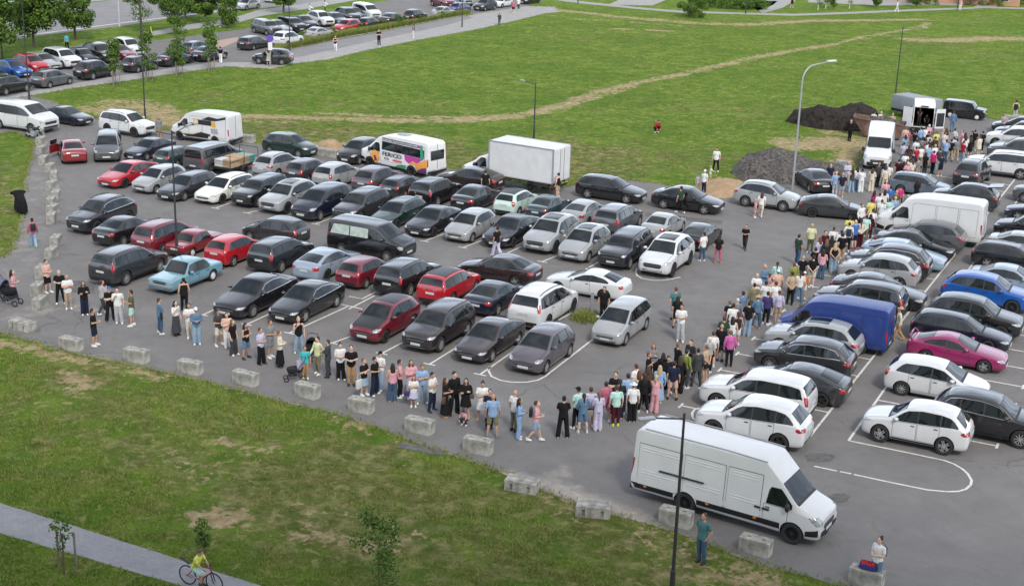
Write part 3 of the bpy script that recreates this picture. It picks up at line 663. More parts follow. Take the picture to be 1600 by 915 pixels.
def hair_mesh(kind, legs):
    lk = legs if legs in ('squat', 'ride') else 'stand'; k = ('hair', kind, lk)
    if k in _pm: return _pm[k]
    T = up_T(lk); it = []
    cap = ('e', T((0, .016, 1.662)), (.086, .098, .096))
    if kind in ('short', 'bun', 'pony', 'long', 'braid'): it.append(cap)
    if kind == 'short': it.append(('e', T((0, .05, 1.62)), (.078, .060, .075)))
    if kind == 'bun': it += [('e', T((0, .05, 1.62)), (.08, .062, .08)), ('e', T((0, .085, 1.735)), (.045, .045, .042))]
    if kind == 'pony': it += [('e', T((0, .05, 1.62)), (.08, .062, .08)), ('t', [(T((0, .11, 1.68)), .035), (T((0, .15, 1.60)), .040), (T((0, .13, 1.45)), .030), (T((0, .12, 1.36)), .018)])]
    if kind == 'braid': it += [('e', T((0, .05, 1.62)), (.08, .062, .08)), ('t', [(T((0, .11, 1.62)), .032), (T((0, .13, 1.48)), .030), (T((0, .135, 1.30)), .026), (T((0, .13, 1.18)), .018)])]
    if kind == 'long': it += [('e', T((0, .045, 1.60)), (.094, .072, .11)), ('l', [((0, .075, 1.28), .085, .035), ((0, .085, 1.36), .11, .045), ((0, .08, 1.48), .11, .055), ((0, .06, 1.60), .095, .065)], T), ('t', [(T((.075, .0, 1.60)), .03), (T((.085, -.03, 1.44)), .028)]), ('t', [(T((-.075, .0, 1.60)), .03), (T((-.085, -.03, 1.44)), .028)])]
    if kind == 'fringe': it += [('e', T((0, .05, 1.60)), (.080, .050, .045)), ('e', T((.066, .03, 1.60)), (.014, .035, .035)), ('e', T((-.066, .03, 1.60)), (.014, .035, .035))]
    if kind == 'cap': it += [('e', T((0, .010, 1.675)), (.090, .104, .088)), ('l', [((0, -.115, 1.662), .062, .060), ((0, -.115, 1.672), .062, .060)], T)]
    if kind == 'hat': it += [('e', T((0, .01, 1.69)), (.088, .10, .095)), ('l', [((0, .0, 1.665), .165, .175), ((0, .0, 1.682), .16, .17)], T)]
    _pm[k] = blob('hair', it, .0125, [M['cloth'] if kind in ('cap', 'hat') else M['hair']], 2); return _pm[k]
def face_mesh(legs):
    lk = legs if legs in ('squat', 'ride') else 'stand'; k = ('face', lk)
    if k in _pm: return _pm[k]
    T = up_T(lk); b = MB()
    for s in (1, -1):
        b.ball(T((s*.031, -.088, 1.640)), (.014, .010, .009), 2, 0); b.ball(T((s*.031, -.0955, 1.640)), (.006, .004, .006), 1, 1); b.ball(T((s*.031, -.094, 1.662)), (.018, .007, .004), 1, 1)
    _pm[k] = b.mesh('eyes', [mat('eye_white', (.6, .6, .6)), mat('iris', (.03, .02, .015))], True); return _pm[k]
SKIN = [(.50, .30, .21), (.56, .36, .27), (.45, .26, .18), (.60, .40, .31)]
def person(loc, rz, H, arms, legs, top, bottom, shoes, hair, label, group=None, skin=0, bag=None, cat='person'):
    """top/bottom/shoes/hair = (kind, colour)"""
    s = H/1.755
    r = put('person', body_mesh(arms, legs), None, loc, (0, 0, rz), SKIN[skin % 4], (s, s, s))
    tag(r, label, cat, group)
    if top[0] == 'dress':
        put('dress_top', top_mesh(arms, legs, 'tank' if bottom[0] == 'mini' else 'tee'), r, color=top[1])
    elif top[0]: put('shirt' if top[0] != 'coat' else 'coat', top_mesh(arms, legs, top[0]), r, color=top[1])
    if bottom[0]: put({'skirt': 'skirt', 'long': 'skirt', 'mini': 'skirt', 'shorts': 'shorts'}.get(bottom[0], 'trousers'), bottom_mesh(legs, bottom[0]), r, color=bottom[1])
    kL, aL, kR, aR = LEGS[legs]
    for sx, a in ((1, aL), (-1, aR)):
        put('shoe', shoe_mesh(), r, (a[0], a[1], a[2]-.085), (0, 0, .12*sx), shoes)
    if hair and hair[0]:
        put('hair' if hair[0] not in ('cap', 'hat') else 'hat', hair_mesh(hair[0], legs), r, color=hair[1])
        if hair[0] in ('cap', 'hat'): put('hair', hair_mesh('fringe', legs), r, color=(.05, .035, .025))
    put('eyes', face_mesh(legs), r)
    return r

# ------------------------------------------------------------------ ground
def sheet(name, poly, z, material, kind='structure', thick=0.0):
    bm = bmesh.new(); vs_ = [bm.verts.new((x, y, z)) for x, y in poly]; f = bm.faces.new(vs_)
    if f.normal.z < 0: f.normal_flip()
    bmesh.ops.triangulate(bm, faces=[f])
    me = bpy.data.meshes.new(name); bm.to_mesh(me); bm.free(); me.materials.append(material)
    o = put(name, me); tag(o, kind=kind); return o
def nz(t, scale, detail=6, rough=.6, vec=None, dist=0.0):
    n = t.nodes.new('ShaderNodeTexNoise'); n.inputs['Scale'].default_value = scale; n.inputs['Detail'].default_value = detail; n.inputs['Roughness'].default_value = rough; n.inputs['Distortion'].default_value = dist
    if vec is not None: t.links.new(vec, n.inputs['Vector'])
    return n.outputs['Fac']
def ramp(t, fac, stops):
    r = t.nodes.new('ShaderNodeValToRGB'); el = r.color_ramp.elements
    while len(el) < len(stops): el.new(.5)
    for e, (p, c) in zip(el, stops): e.position = p; e.color = (*c, 1) if len(c) == 3 else c
    t.links.new(fac, r.inputs['Fac']); return r.outputs['Color']
def mixc(t, fac, a, b, mode='MIX'):
    m = t.nodes.new('ShaderNodeMix'); m.data_type = 'RGBA'; m.blend_type = mode
    for s_, v_ in (('Factor', fac), ('A', a), ('B', b)):
        i = m.inputs[s_] if s_ != 'Factor' else m.inputs[0]
        if isinstance(v_, (int, float)): i.default_value = v_
        elif isinstance(v_, tuple): i.default_value = (*v_, 1)
        else: t.links.new(v_, i)
    return m.outputs['Result']
def mth(t, op, a, b=None):
    m = t.nodes.new('ShaderNodeMath'); m.operation = op; m.use_clamp = False
    for i, v_ in enumerate((a, b)):
        if v_ is None: continue
        if isinstance(v_, (int, float)): m.inputs[i].default_value = v_
        else: t.links.new(v_, m.inputs[i])
    return m.outputs[0]
def base_mat(name, rough=.95):
    m = bpy.data.materials.new(name); m.use_nodes = True; t = m.node_tree; b = t.nodes['Principled BSDF']; b.inputs['Roughness'].default_value = rough; b.inputs['Specular IOR Level'].default_value = .25
    g = t.nodes.new('ShaderNodeNewGeometry'); return m, t, b, g.outputs['Position']
def bump_to(t, b, h, strength=.5, dist=.05):
    bp = t.nodes.new('ShaderNodeBump'); bp.inputs['Strength'].default_value = strength; bp.inputs['Distance'].default_value = dist
    t.links.new(h, bp.inputs['Height']); t.links.new(bp.outputs['Normal'], b.inputs['Normal'])
# grass: green with dry and bare places, the bare places stored on the ground mesh as "bare"
gm, t, b, P = base_mat('grass_ground'); b.inputs['Specular IOR Level'].default_value = .05
at = t.nodes.new('ShaderNodeAttribute'); at.attribute_name = 'bare'; bare = at.outputs['Fac']
at2 = t.nodes.new('ShaderNodeAttribute'); at2.attribute_name = 'lush'; lush = at2.outputs['Fac']
green = ramp(t, nz(t, .55, 7, .65, P), [(.36, (.054, .128, .011)), (.5, (.112, .202, .020)), (.64, (.198, .282, .040))])
green = mixc(t, mth(t, 'MULTIPLY', nz(t, 3.2, 5, .7, P), .75), green, ramp(t, nz(t, 7.0, 6, .75, P), [(.33, (.028, .072, .009)), (.66, (.200, .280, .050))]))
worn = ramp(t, nz(t, 1.3, 8, .7, P), [(.34, (.070, .098, .022)), (.5, (.150, .158, .050)), (.64, (.31, .28, .14))])
lf = ramp(t, mth(t, 'ADD', lush, mth(t, 'MULTIPLY', mth(t, 'SUBTRACT', nz(t, .42, 6, .68, P, .8), .5), 2.6)), [(.25, (0, 0, 0)), (.75, (1, 1, 1))])
green = mixc(t, lf, worn, green)
green = mixc(t, mth(t, 'MULTIPLY', ramp(t, nz(t, 1.7, 7, .74, P, .5), [(.53, (0, 0, 0)), (.61, (1, 1, 1))]), .70), green, (.34, .32, .13))
green = mixc(t, mth(t, 'MULTIPLY', ramp(t, nz(t, .11, 6, .6, P, .5), [(.45, (0, 0, 0)), (.62, (1, 1, 1))]), .40), green, (.060, .135, .016))
dirt = ramp(t, nz(t, 1.9, 8, .7, P), [(.32, (.21, .165, .085)), (.5, (.38, .30, .17)), (.68, (.54, .45, .29))])
nb = nz(t, 2.3, 8, .72, P)
nb2 = nz(t, .45, 5, .6, P)
f = mth(t, 'ADD', mth(t, 'ADD', bare, mth(t, 'MULTIPLY', mth(t, 'SUBTRACT', nb, .5), 2.6)), mth(t, 'MULTIPLY', mth(t, 'SUBTRACT', nb2, .5), 1.3))
f = ramp(t, f, [(.50, (0, 0, 0)), (.66, (1, 1, 1))])
t.links.new(mixc(t, f, green, dirt), b.inputs['Base Color'])
bump_to(t, b, mth(t, 'ADD', nz(t, 9, 6, .8, P), nz(t, 1.5, 3, .5, P)), .9, .16)
M['grass_ground'] = gm
# asphalt
am, t, b, P = base_mat('asphalt', .88)
c = ramp(t, nz(t, .13, 9, .66, P, .9), [(.32, (.125, .121, .122)), (.5, (.165, .160, .161)), (.68, (.215, .207, .204))])
c = mixc(t, .55, c, ramp(t, nz(t, .75, 8, .72, P, .4), [(.34, (.115, .111, .112)), (.66, (.225, .216, .212))]))
c = mixc(t, .4, c, ramp(t, nz(t, 38, 4, .8, P), [(.3, (.10, .098, .098)), (.7, (.265, .257, .254))]), 'MIX')
c = mixc(t, mth(t, 'MULTIPLY', ramp(t, nz(t, .9, 8, .75, P, 1.2), [(.57, (0, 0, 0)), (.68, (1, 1, 1))]), .45), c, (.095, .092, .091))
at = t.nodes.new('ShaderNodeAttribute'); at.attribute_name = 'dust'
df = ramp(t, mth(t, 'ADD', at.outputs['Fac'], mth(t, 'MULTIPLY', mth(t, 'SUBTRACT', nz(t, 1.1, 8, .7, P), .5), 1.1)), [(.38, (0, 0, 0)), (.85, (1, 1, 1))])
c = mixc(t, df, c, ramp(t, nz(t, 3, 6, .7, P), [(.3, (.27, .248, .225)), (.7, (.42, .385, .335))]))
# thin dark cracks
vo = t.nodes.new('ShaderNodeTexVoronoi'); vo.feature = 'DISTANCE_TO_EDGE'; vo.inputs['Scale'].default_value = .16; wv = t.nodes.new('ShaderNodeVectorMath'); wv.operation = 'ADD'; nw = t.nodes.new('ShaderNodeTexNoise'); nw.inputs['Scale'].default_value = .8; nw.inputs['Detail'].default_value = 6; t.links.new(P, nw.inputs['Vector']); t.links.new(P, wv.inputs[0]); t.links.new(nw.outputs['Color'], wv.inputs[1]); t.links.new(wv.outputs[0], vo.inputs['Vector'])
ck = mth(t, 'MULTIPLY', ramp(t, vo.outputs['Distance'], [(.0, (1, 1, 1)), (.009, (0, 0, 0))]), ramp(t, nz(t, .25, 4, .6, P), [(.48, (0, 0, 0)), (.60, (.55, .55, .55))]))
c = mixc(t, ck, c, (.07, .068, .066))
t.links.new(c, b.inputs['Base Color']); bump_to(t, b, nz(t, 45, 4, .8, P), .35, .02)
M['asphalt'] = am
def simple_ground(name, stops, sc, bump_s, rough=.9, dist=.03, bs=.4):
    m, t, b, P = base_mat(name, rough); t.links.new(ramp(t, nz(t, sc, 7, .68, P), stops), b.inputs['Base Color']); bump_to(t, b, nz(t, bump_s, 5, .75, P), bs, dist); M[name] = m
simple_ground('road_asphalt', [(.3, (.19, .188, .192)), (.7, (.25, .247, .252))], .5, 40)
simple_ground('light_pavers', [(.3, (.27, .265, .262)), (.7, (.35, .343, .337))], .8, 12)
simple_ground('pink_pavers', [(.3, (.34, .25, .21)), (.7, (.42, .32, .27))], .8, 12)
simple_ground('sand', [(.3, (.33, .225, .135)), (.7, (.47, .345, .22))], 1.6, 8, dist=.12, bs=.8)
simple_ground('black_soil', [(.38, (.010, .008, .007)), (.62, (.050, .041, .037))], 2.5, 6, dist=.15, bs=.9)
simple_ground('grey_gravel', [(.38, (.045, .041, .040)), (.62, (.20, .185, .175))], 5, 9, dist=.15, bs=1.0)
simple_ground('line_paint', [(.30, (.32, .32, .31)), (.46, (.60, .60, .58)), (.7, (.72, .72, .70))], 5, 30)
# paving of the near path: small concrete pavers in rows
pm_, t, b, P = base_mat('path_pavers', .9)
mp = t.nodes.new('ShaderNodeMapping'); mp.inputs['Rotation'].default_value = (0, 0, -0.029); t.links.new(P, mp.inputs['Vector'])
bk = t.nodes.new('ShaderNodeTexBrick'); bk.inputs['Scale'].default_value = 1.0; bk.inputs['Brick Width'].default_value = .22; bk.inputs['Row Height'].default_value = .11; bk.inputs['Mortar Size'].default_value = .006
bk.inputs['Color1'].default_value = (.29, .293, .315, 1); bk.inputs['Color2'].default_value = (.22, .223, .243, 1); bk.inputs['Mortar'].default_value = (.12, .12, .12, 1)
t.links.new(mp.outputs['Vector'], bk.inputs['Vector'])
t.links.new(mixc(t, .5, bk.outputs['Color'], ramp(t, nz(t, .7, 6, .6, P), [(.3, (.20, .203, .222)), (.7, (.31, .315, .33))])), b.inputs['Base Color'])
M['path_pavers'] = pm_

def seg_dist(px, py, pts):
    """distance of points to a polyline"""
    d = np.full(px.shape, 1e9)
    for (x0, y0), (x1, y1) in zip(pts, pts[1:]):
        dx, dy = x1-x0, y1-y0; L = dx*dx+dy*dy+1e-9
        t_ = np.clip(((px-x0)*dx+(py-y0)*dy)/L, 0, 1)
        d = np.minimum(d, np.hypot(px-x0-t_*dx, py-y0-t_*dy))
    return d
def poly_in(px, py, poly):
    r = np.zeros(px.shape, bool); n = len(poly)
    for i in range(n):
        x0, y0 = poly[i]; x1, y1 = poly[(i+1) % n]
        c_ = ((y0 > py) != (y1 > py)); r ^= c_ & (px < (x1-x0)*(py-y0)/((y1-y0) if y1 != y0 else 1e-9)+x0)
    return r
def grid_ground(name, xs, ys, fn, z=0.0, material=None, attrs=('bare', 'lush')):
    gx, gy = np.meshgrid(xs, ys); nx, ny = len(xs), len(ys)
    V = np.stack([gx.ravel(), gy.ravel(), np.full(gx.size, z)], 1)
    i = np.arange(nx*ny).reshape(ny, nx); q = np.stack([i[:-1, :-1], i[:-1, 1:], i[1:, 1:], i[1:, :-1]], -1).reshape(-1, 4)
    me = bpy.data.meshes.new(name); me.vertices.add(len(V)); me.vertices.foreach_set('co', V.ravel())
    me.loops.add(q.size); me.loops.foreach_set('vertex_index', q.ravel().astype(np.int32)); me.polygons.add(len(q)); me.polygons.foreach_set('loop_start', np.arange(0, q.size, 4, dtype=np.int32))
    me.update(); me.validate()
    vals = fn(gx.ravel(), gy.ravel())
    for a, v_ in zip(attrs, vals):
        at_ = me.attributes.new(a, 'FLOAT', 'POINT'); at_.data.foreach_set('value', v_.astype(np.float32))
    me.materials.append(material); o = put(name, me); tag(o, kind='structure'); return o
def mound(name, outline, h, material, seed, label, cat, peaks=None, res=.16, rough=.30):
    """a heap inside an outline"""
    rng = random.Random(seed); xs_ = [p[0] for p in outline]; ys_ = [p[1] for p in outline]
    gx = np.arange(min(xs_)-.3, max(xs_)+.3, res); gy = np.arange(min(ys_)-.3, max(ys_)+.3, res); X_, Y_ = np.meshgrid(gx, gy)
    inside = poly_in(X_, Y_, outline); d = seg_dist(X_, Y_, outline+[outline[0]]); d = np.where(inside, d, -d)
    dm = d.max(); z = h*(np.clip(d/dm, 0, 1)**.75)
    if peaks:
        z = np.zeros_like(z)
        for (px, py, ph, pr) in peaks: z = np.maximum(z, ph*(1-np.clip(np.hypot(X_-px, Y_-py)/pr, 0, 1)**1.25))
        z = z*np.clip(d/.5, 0, 1)
    n_ = np.zeros_like(z)
    for k in range(5):
        f_ = 1.1*1.9**k; a_ = rng.uniform(0, 6.28); n_ += np.sin(X_*f_*math.cos(a_)+Y_*f_*math.sin(a_)+rng.uniform(0, 6))*np.sin(Y_*f_*1.1*math.cos(a_)-X_*f_*.9*math.sin(a_)+rng.uniform(0, 6))/(1.5**k)
    rn = np.random.RandomState(seed); z = z*(1+rough*.5*n_) + rn.uniform(-.09, .09, z.shape)*rough*2*(z > .02)
    z = np.where(d > -.02, np.maximum(z, .0), -.05)
    keep = d > -res*1.2; idx = -np.ones(X_.shape, int); V = []
    for j, i in zip(*np.where(keep)): idx[j, i] = len(V); V.append((X_[j, i], Y_[j, i], z[j, i]+.008))
    F = [(idx[j, i], idx[j, i+1], idx[j+1, i+1], idx[j+1, i]) for j in range(X_.shape[0]-1) for i in range(X_.shape[1]-1) if min(idx[j, i], idx[j, i+1], idx[j+1, i+1], idx[j+1, i]) >= 0]
    return tag(put(name, mesh_of(name, V, F, [material], smooth=True)), label, cat)


# ------------------------------------------------------------------ placement tables (metres, degrees)
PALETTE = [(0.62, 0.33, 0.38), (0.055, 0.058, 0.065), (0.68, 0.69, 0.7), (0.018, 0.012, 0.01), (0.62, 0.4, 0.33), (0.014, 0.014, 0.016), (0.42, 0.33, 0.24), (0.018, 0.024, 0.05), (0.4, 0.41, 0.43), (0.06, 0.032, 0.02), (0.05, 0.15, 0.4), (0.1, 0.11, 0.06), (0.42, 0.66, 0.6), (0.11, 0.19, 0.3), (0.055, 0.1, 0.17), (0.62, 0.56, 0.46), (0.26, 0.36, 0.47), (0.16, 0.09, 0.045), (0.5, 0.48, 0.64), (0.2, 0.21, 0.225), (0.45, 0.34, 0.19), (0.06, 0.4, 0.45), (0.42, 0.26, 0.13), (0.6, 0.62, 0.38), (0.2, 0.18, 0.11), (0.14, 0.045, 0.02), (0.25, 0.38, 0.58), (0.42, 0.13, 0.2), (0.07, 0.012, 0.02), (0.65, 0.75, 0.05), (0.03, 0.03, 0.034), (0.1, 0.055, 0.038), (0.2, 0.24, 0.06), (0.35, 0.35, 0.37), (0.6, 0.57, 0.5), (0.5, 0.12, 0.34), (0.03, 0.06, 0.04), (0.06, 0.05, 0.15), (0.55, 0.2, 0.08), (0.66, 0.6, 0.16), (0.42, 0.02, 0.035), (0.6, 0.035, 0.19), (0.07, 0.17, 0.18)]
GROUPS = ['', 'cars at the left end of the car park', 'cars in the far rows beyond the planted strip', 'cars parked along the walkway of the upper left lot', 'cars parked behind the planted strip', 'cars parked in the far right column', 'cars parked in the front row by the queue', 'cars parked in the row right of the queue', 'cars parked loosely in the middle of the car park', 'cars parked nose out in the third row', 'cars parked nose out in the upper left lot', 'cars parked tail out in the fourth row', 'cars parked tail out in the second row', 'crowd behind the open van', 'people waiting in the queue', 'vehicles along the rear edge of the car park']
PAINTS = [(0.01, 0.01, 0.012), (0.15, 0.01, 0.022), (0.026, 0.019, 0.02), (0.085, 0.074, 0.092), (0.31, 0.325, 0.34), (0.03, 0.032, 0.036), (0.15, 0.3, 0.37), (0.42, 0.012, 0.022), (0.018, 0.019, 0.024), (0.26, 0.32, 0.4), (0.01, 0.013, 0.028), (0.6, 0.615, 0.63), (0.22, 0.02, 0.025), (0.7, 0.71, 0.66), (0.012, 0.032, 0.026), (0.02, 0.045, 0.05), (0.085, 0.09, 0.1), (0.5, 0.66, 0.6), (0.016, 0.042, 0.2), (0.24, 0.33, 0.44), (0.1, 0.13, 0.165), (0.24, 0.014, 0.09), (0.01, 0.08, 0.33)]
CARS = [
('sedan',0,'black luxury sedan with chrome grille, first in the front row',6,-40.0,53.45,-90.0,1.053,{'chrome': True,'rim': 'silver'},0),
('fast',0,'black sedan with silver window line, second in the front row',6,-37.39,54.03,-90.0,0.962,{'chrome': True},0),
('hatch',1,'dark red electric hatchback with black bonnet and roof, third in the front row',6,-32.6,53.47,-90.0,1.002,{'roof': 'black','hood': True,'rim': 'dark'},0),
('suvb',2,'dark brown SUV with roof rails, fourth in the front row',6,-29.85,53.71,-90.0,0.961,{},0),
('fast',2,'blackish brown sedan with bright headlights, fifth in the front row',6,-27.21,53.82,-90.0,0.945,{},0),
('hatch',3,'purple grey hatchback inside the curved line, sixth in the front row',6,-24.48,53.64,-90.0,0.989,{},0),
('mpv',4,'silver grey rounded minivan by the grass tuft, seventh in the front row',6,-22.81,58.97,-90.0,0.915,{'rail': 0},0),
('suvb',5,'dark grey SUV with full width tail lamps, first in the second row',12,-48.48,54.03,90.0,0.967,{},0),
('classic',6,'light blue boxy vintage sedan, second in the second row',12,-45.16,54.45,-90.0,0.997,{'rim': 'white'},0),
('hatch',7,'bright red small hatchback, third in the second row',12,-45.82,59.46,90.0,0.93,{},0),
('suvb',8,'black SUV with silver roof rails, fourth in the second row',12,-43.04,59.92,90.0,0.933,{},0),
('fast',9,'pale blue grey sedan with black tail bar, fifth in the second row',12,-40.24,60.14,90.0,0.951,{},0),
('hatch',1,'dark red small hatchback, sixth in the second row',12,-37.68,59.84,90.0,0.93,{},0),
('suvb',0,'black SUV with red tail lamps, seventh in the second row',12,-35.15,60.01,90.0,0.957,{},0),
('suvb',7,'bright red SUV with black roof, eighth in the second row',12,-32.56,59.74,90.0,0.928,{'roof': 'black','rail': 0},0),
('sedan',10,'dark navy older sedan, ninth in the second row',12,-29.94,59.7,90.0,0.942,{},0),
('mpv',11,'white minivan with roof rails, tenth in the second row',12,-27.07,59.35,90.0,1.062,{'rim': 'dark'},0),
('sedan',2,'dark brown sedan parked sideways, mid car park',8,-31.76,63.77,180.0,0.97,{},0),
('coupe',11,'white coupe parked sideways by the metal post, mid car park',8,-26.77,64.07,180.0,0.975,{'rim': 'dark'},0),
('suv',8,'black SUV with silver window line alone at the left',1,-56.48,60.78,-90.0,0.977,{'chrome': True,'rim': 'dark'},0),
('sedan',0,'black sedan with a blue sunshade behind its rear glass',1,-53.44,59.53,90.0,0.936,{},0),
('mpv',1,'dark red minivan with silver roof rails, at the left end',1,-50.57,59.44,90.0,0.949,{},0),
('classic',12,'faded brick red boxy vintage sedan, at the left end',1,-48.75,59.65,90.0,0.883,{'rim': 'white'},0),
('hatch',5,'dark grey hatchback parked sideways behind the red cars, at the left end',1,-46.14,63.63,180.0,0.972,{},0),
('lowvan',0,'black passenger van with pale curtains in its windows, at the left end',1,-39.97,64.17,0.0,0.999,{'shade': (0.1,-2.0)},0),
('fast',7,'bright red sedan with black grille, first in the third row',9,-62.65,70.2,-90.0,0.978,{'rim': 'dark'},0),
('hatch',4,'silver small hatchback, second in the third row',9,-59.88,69.94,-90.0,0.959,{},0),
('wagon',8,'black wagon with tan sunshade, third in the third row',9,-57.24,69.55,-90.0,0.965,{},0),
('wagon',13,'cream white wagon, fourth in the third row',9,-54.82,70.27,-90.0,0.971,{},0),
('bigsuv',0,'black SUV with chrome tooth grille, fifth in the third row',9,-52.38,70.68,-90.0,0.887,{},0),
('suv',4,'silver SUV with closed grille, sixth in the third row',9,-49.99,70.38,-90.0,0.967,{'rim': 'dark','sunroof': True,'rail': 0},0),
('mpv',10,'dark navy rounded minivan, seventh in the third row',9,-47.37,70.22,-90.0,1.021,{'rail': 0},0),
('suvb',5,'dark grey SUV with silver roof rail, eighth in the third row',9,-44.95,70.84,-90.0,0.964,{},0),
('wagon',14,'dark green wagon with roof rails, ninth in the third row',9,-42.41,71.01,-90.0,0.946,{},0),
('sedan',0,'black sedan with twin grille, tenth in the third row',9,-39.7,70.67,-90.0,0.975,{},0),
('hatch',4,'silver older hatchback with round rear, eleventh in the third row',9,-37.19,70.61,-90.0,0.985,{},0),
('fast',0,'black sedan with a man at its bonnet, twelfth in the third row',9,-34.75,71.15,-90.0,1.006,{},0),
('suv',4,'silver SUV with glass roof and dark wheels, thirteenth in the third row',9,-32.2,71.25,-90.0,1.018,{'rim': 'dark','sunroof': True,'rail': 0},0),
('hatch',4,'silver hatchback with sunroof, fourteenth in the third row',9,-29.81,70.56,-90.0,1.026,{'sunroof': True},0),
('bigsuv',8,'black SUV with big chrome mesh grille, fifteenth in the third row',9,-27.34,70.64,-90.0,0.928,{},0),
('suv',11,'white SUV with black grille and glass roof, sixteenth in the third row',9,-24.86,70.58,-90.0,1.021,{'rim': 'dark','sunroof': True,'rail': 0},0),
('sedan',10,'dark navy sedan nosing left, first in the fourth row',11,-66.74,77.14,-90.0,0.902,{},0),
('wagon',15,'dark green wagon squeezed beside the grey van, second in the fourth row',11,-63.62,76.56,90.0,0.883,{},0),
('lowvan',16,'grey passenger van with large rear glass, third in the fourth row',11,-60.72,76.74,90.0,0.932,{},0),
('suv',4,'pale silver SUV with black tail bar, fourth in the fourth row',11,-55.83,77.55,90.0,0.914,{},0),
('hatch',5,'dark grey hatchback with red tail lamps, fifth in the fourth row',11,-53.29,77.46,90.0,0.95,{},0),
('hatch',4,'white silver hatchback with large rear glass, sixth in the fourth row',11,-50.93,77.42,90.0,0.99,{},0),
('suv',3,'purple grey SUV, seventh in the fourth row',11,-47.9,77.68,90.0,0.942,{'rail': 0},0),
('wagon',5,'dark grey wagon, eighth in the fourth row',11,-45.81,77.56,90.0,0.883,{},0),
('suvb',0,'black SUV with bright red tail lamps, ninth in the fourth row',11,-42.95,76.7,90.0,0.967,{},0),
('sedan',8,'black older sedan with red tail lamps, tenth in the fourth row',11,-40.21,77.19,90.0,0.964,{},0),
('hatch',17,'mint green hatchback with grey roof, eleventh in the fourth row',11,-37.57,77.57,90.0,0.946,{'roof': 'grey'},0),
('sedan',15,'dark teal older sedan, twelfth in the fourth row',11,-35.32,77.66,90.0,0.883,{},0),
('fast',4,'pale silver sedan with black tail bar, thirteenth in the fourth row',11,-32.87,77.65,90.0,0.914,{},0),
('suvb',16,'grey SUV with roof bars and red tail lamps, fourteenth in the fourth row',11,-30.24,76.68,90.0,0.977,{},0),
('sedan',4,'silver older sedan with roof antenna, fifteenth in the fourth row',11,-27.54,77.28,90.0,0.911,{},0),
('fast',0,'black sedan behind the white SUV, sixteenth in the fourth row',11,-24.91,76.47,90.0,0.891,{},0),
('sedan',10,'dark navy sedan behind the white van at far left',15,-80.2,83.06,0.0,0.93,{},1),
('suvb',11,'white SUV by the rear grass bank, at the rear edge',15,-73.43,82.49,0.0,0.989,{'rim': 'dark'},0),
('mpv',16,'grey rounded minivan facing the camera, at the rear edge',15,-69.2,75.52,309.0,1.018,{'rail': 0},0),
('sedan',12,'dark red older sedan seen from behind with its door ajar',15,-70.83,73.62,139.0,0.963,{},0),
('hatch',14,'dark green hatchback at the rear edge, at the rear edge',15,-58.98,83.39,0.0,1.006,{'rim': 'silver'},0),
('hatch',0,'black hatchback beside the sandy heap, at the rear edge',15,-53.65,84.37,-90.0,0.986,{},0),
('fast',2,'dark brown sedan parked sideways behind the fourth row, at the rear edge',15,-42.92,81.26,180.0,0.998,{},0),
('wagon',0,'black wagon with silver wheels by the grass edge, at the rear edge',15,-33.66,83.81,0.0,0.976,{'rim': 'silver-5'},0),
('sedan',0,'black sedan with round headlights by the sand heap, at the rear edge',15,-28.37,83.95,0.0,0.991,{'rim': 'silver-5'},0),
('suv',4,'silver SUV beside the tall curved lamp post, at the rear edge',15,-24.12,87.45,0.0,0.923,{},0),
('fast',5,'dark grey sedan beside the silver SUV, at the rear edge',15,-19.75,87.3,12.0,0.93,{},0),
('sedan',0,'black sedan seen from behind against the gravel heap, at the rear edge',15,-22.93,94.5,126.0,0.956,{},0),
('cube',0,'black boxy car with white wheels on the grass edge',15,-18.41,129.38,0.0,0.945,{},1),
('suv',11,'glossy white electric SUV with dark spoked wheels, in the right hand row',7,-13.65,50.27,180.0,0.981,{'rim': 'dark-5','rail': 0},0),
('suvb',11,'white SUV with red tail lamp behind the electric one',7,-14.35,53.05,180.0,1.003,{'rim': 'silver-5','rail': 0},0),
('fast',5,'dark grey sedan with black wheels, in the right hand row',7,-13.43,55.67,180.0,0.969,{'rim': 'dark-5'},0),
('suv',5,'dark grey SUV with curved side window, in the right hand row',7,-13.85,58.61,180.0,0.95,{'chrome': True,'rail': 0},0),
('suv',4,'silver SUV with glass roof beside the blue van, in the right hand row',7,-14.12,61.14,180.0,0.983,{'sunroof': True,'rail': 0},0),
('van',18,'bright blue panel van, in the right hand row',7,-13.62,63.0,180.0,0.865,{},0),
('sedan',5,'dark sedan mostly hidden behind the blue van, in the right hand row',7,-13.85,66.45,180.0,0.969,{},0),
('suvb',5,'dark green grey SUV with long side windows, in the right hand row',7,-13.64,68.33,180.0,0.994,{},0),
('sedan',8,'black sedan with bright multi spoke wheel, in the right hand row',7,-13.22,70.62,0.0,1.014,{'rim': 'silver'},0),
('suv',4,'silver lilac SUV between two black cars, in the right hand row',7,-13.92,74.05,180.0,0.935,{'rail': 0},0),
('suv',8,'black SUV with silver rear window line, in the right hand row',7,-13.82,75.92,180.0,1.005,{'chrome': True,'rail': 0},0),
('fast',19,'light blue sedan, in the right hand row',7,-13.49,78.44,0.0,0.984,{},0),
('sedan',0,'black sedan beside the light blue one, in the right hand row',7,-13.4,81.08,0.0,0.961,{},0),
('suv',16,'bronze grey SUV in front of the white van, in the right hand row',7,-13.08,82.94,180.0,0.978,{'rail': 0},0),
('van',11,'long white panel van parked across the queue, in the right hand row',7,-13.28,85.13,180.0,1.066,{},0),
('suv',5,'dark SUV with its tailgate raised, in the right hand row',7,-12.75,94.81,180.0,0.937,{},0),
('wagon',20,'blue grey wagon with tinted side glass, in the right hand row',7,-16.0,96.93,0.0,0.938,{},0),
('suv',5,'dark grey SUV seen from behind with green number plate',7,-13.54,102.63,86.0,1.02,{},0),
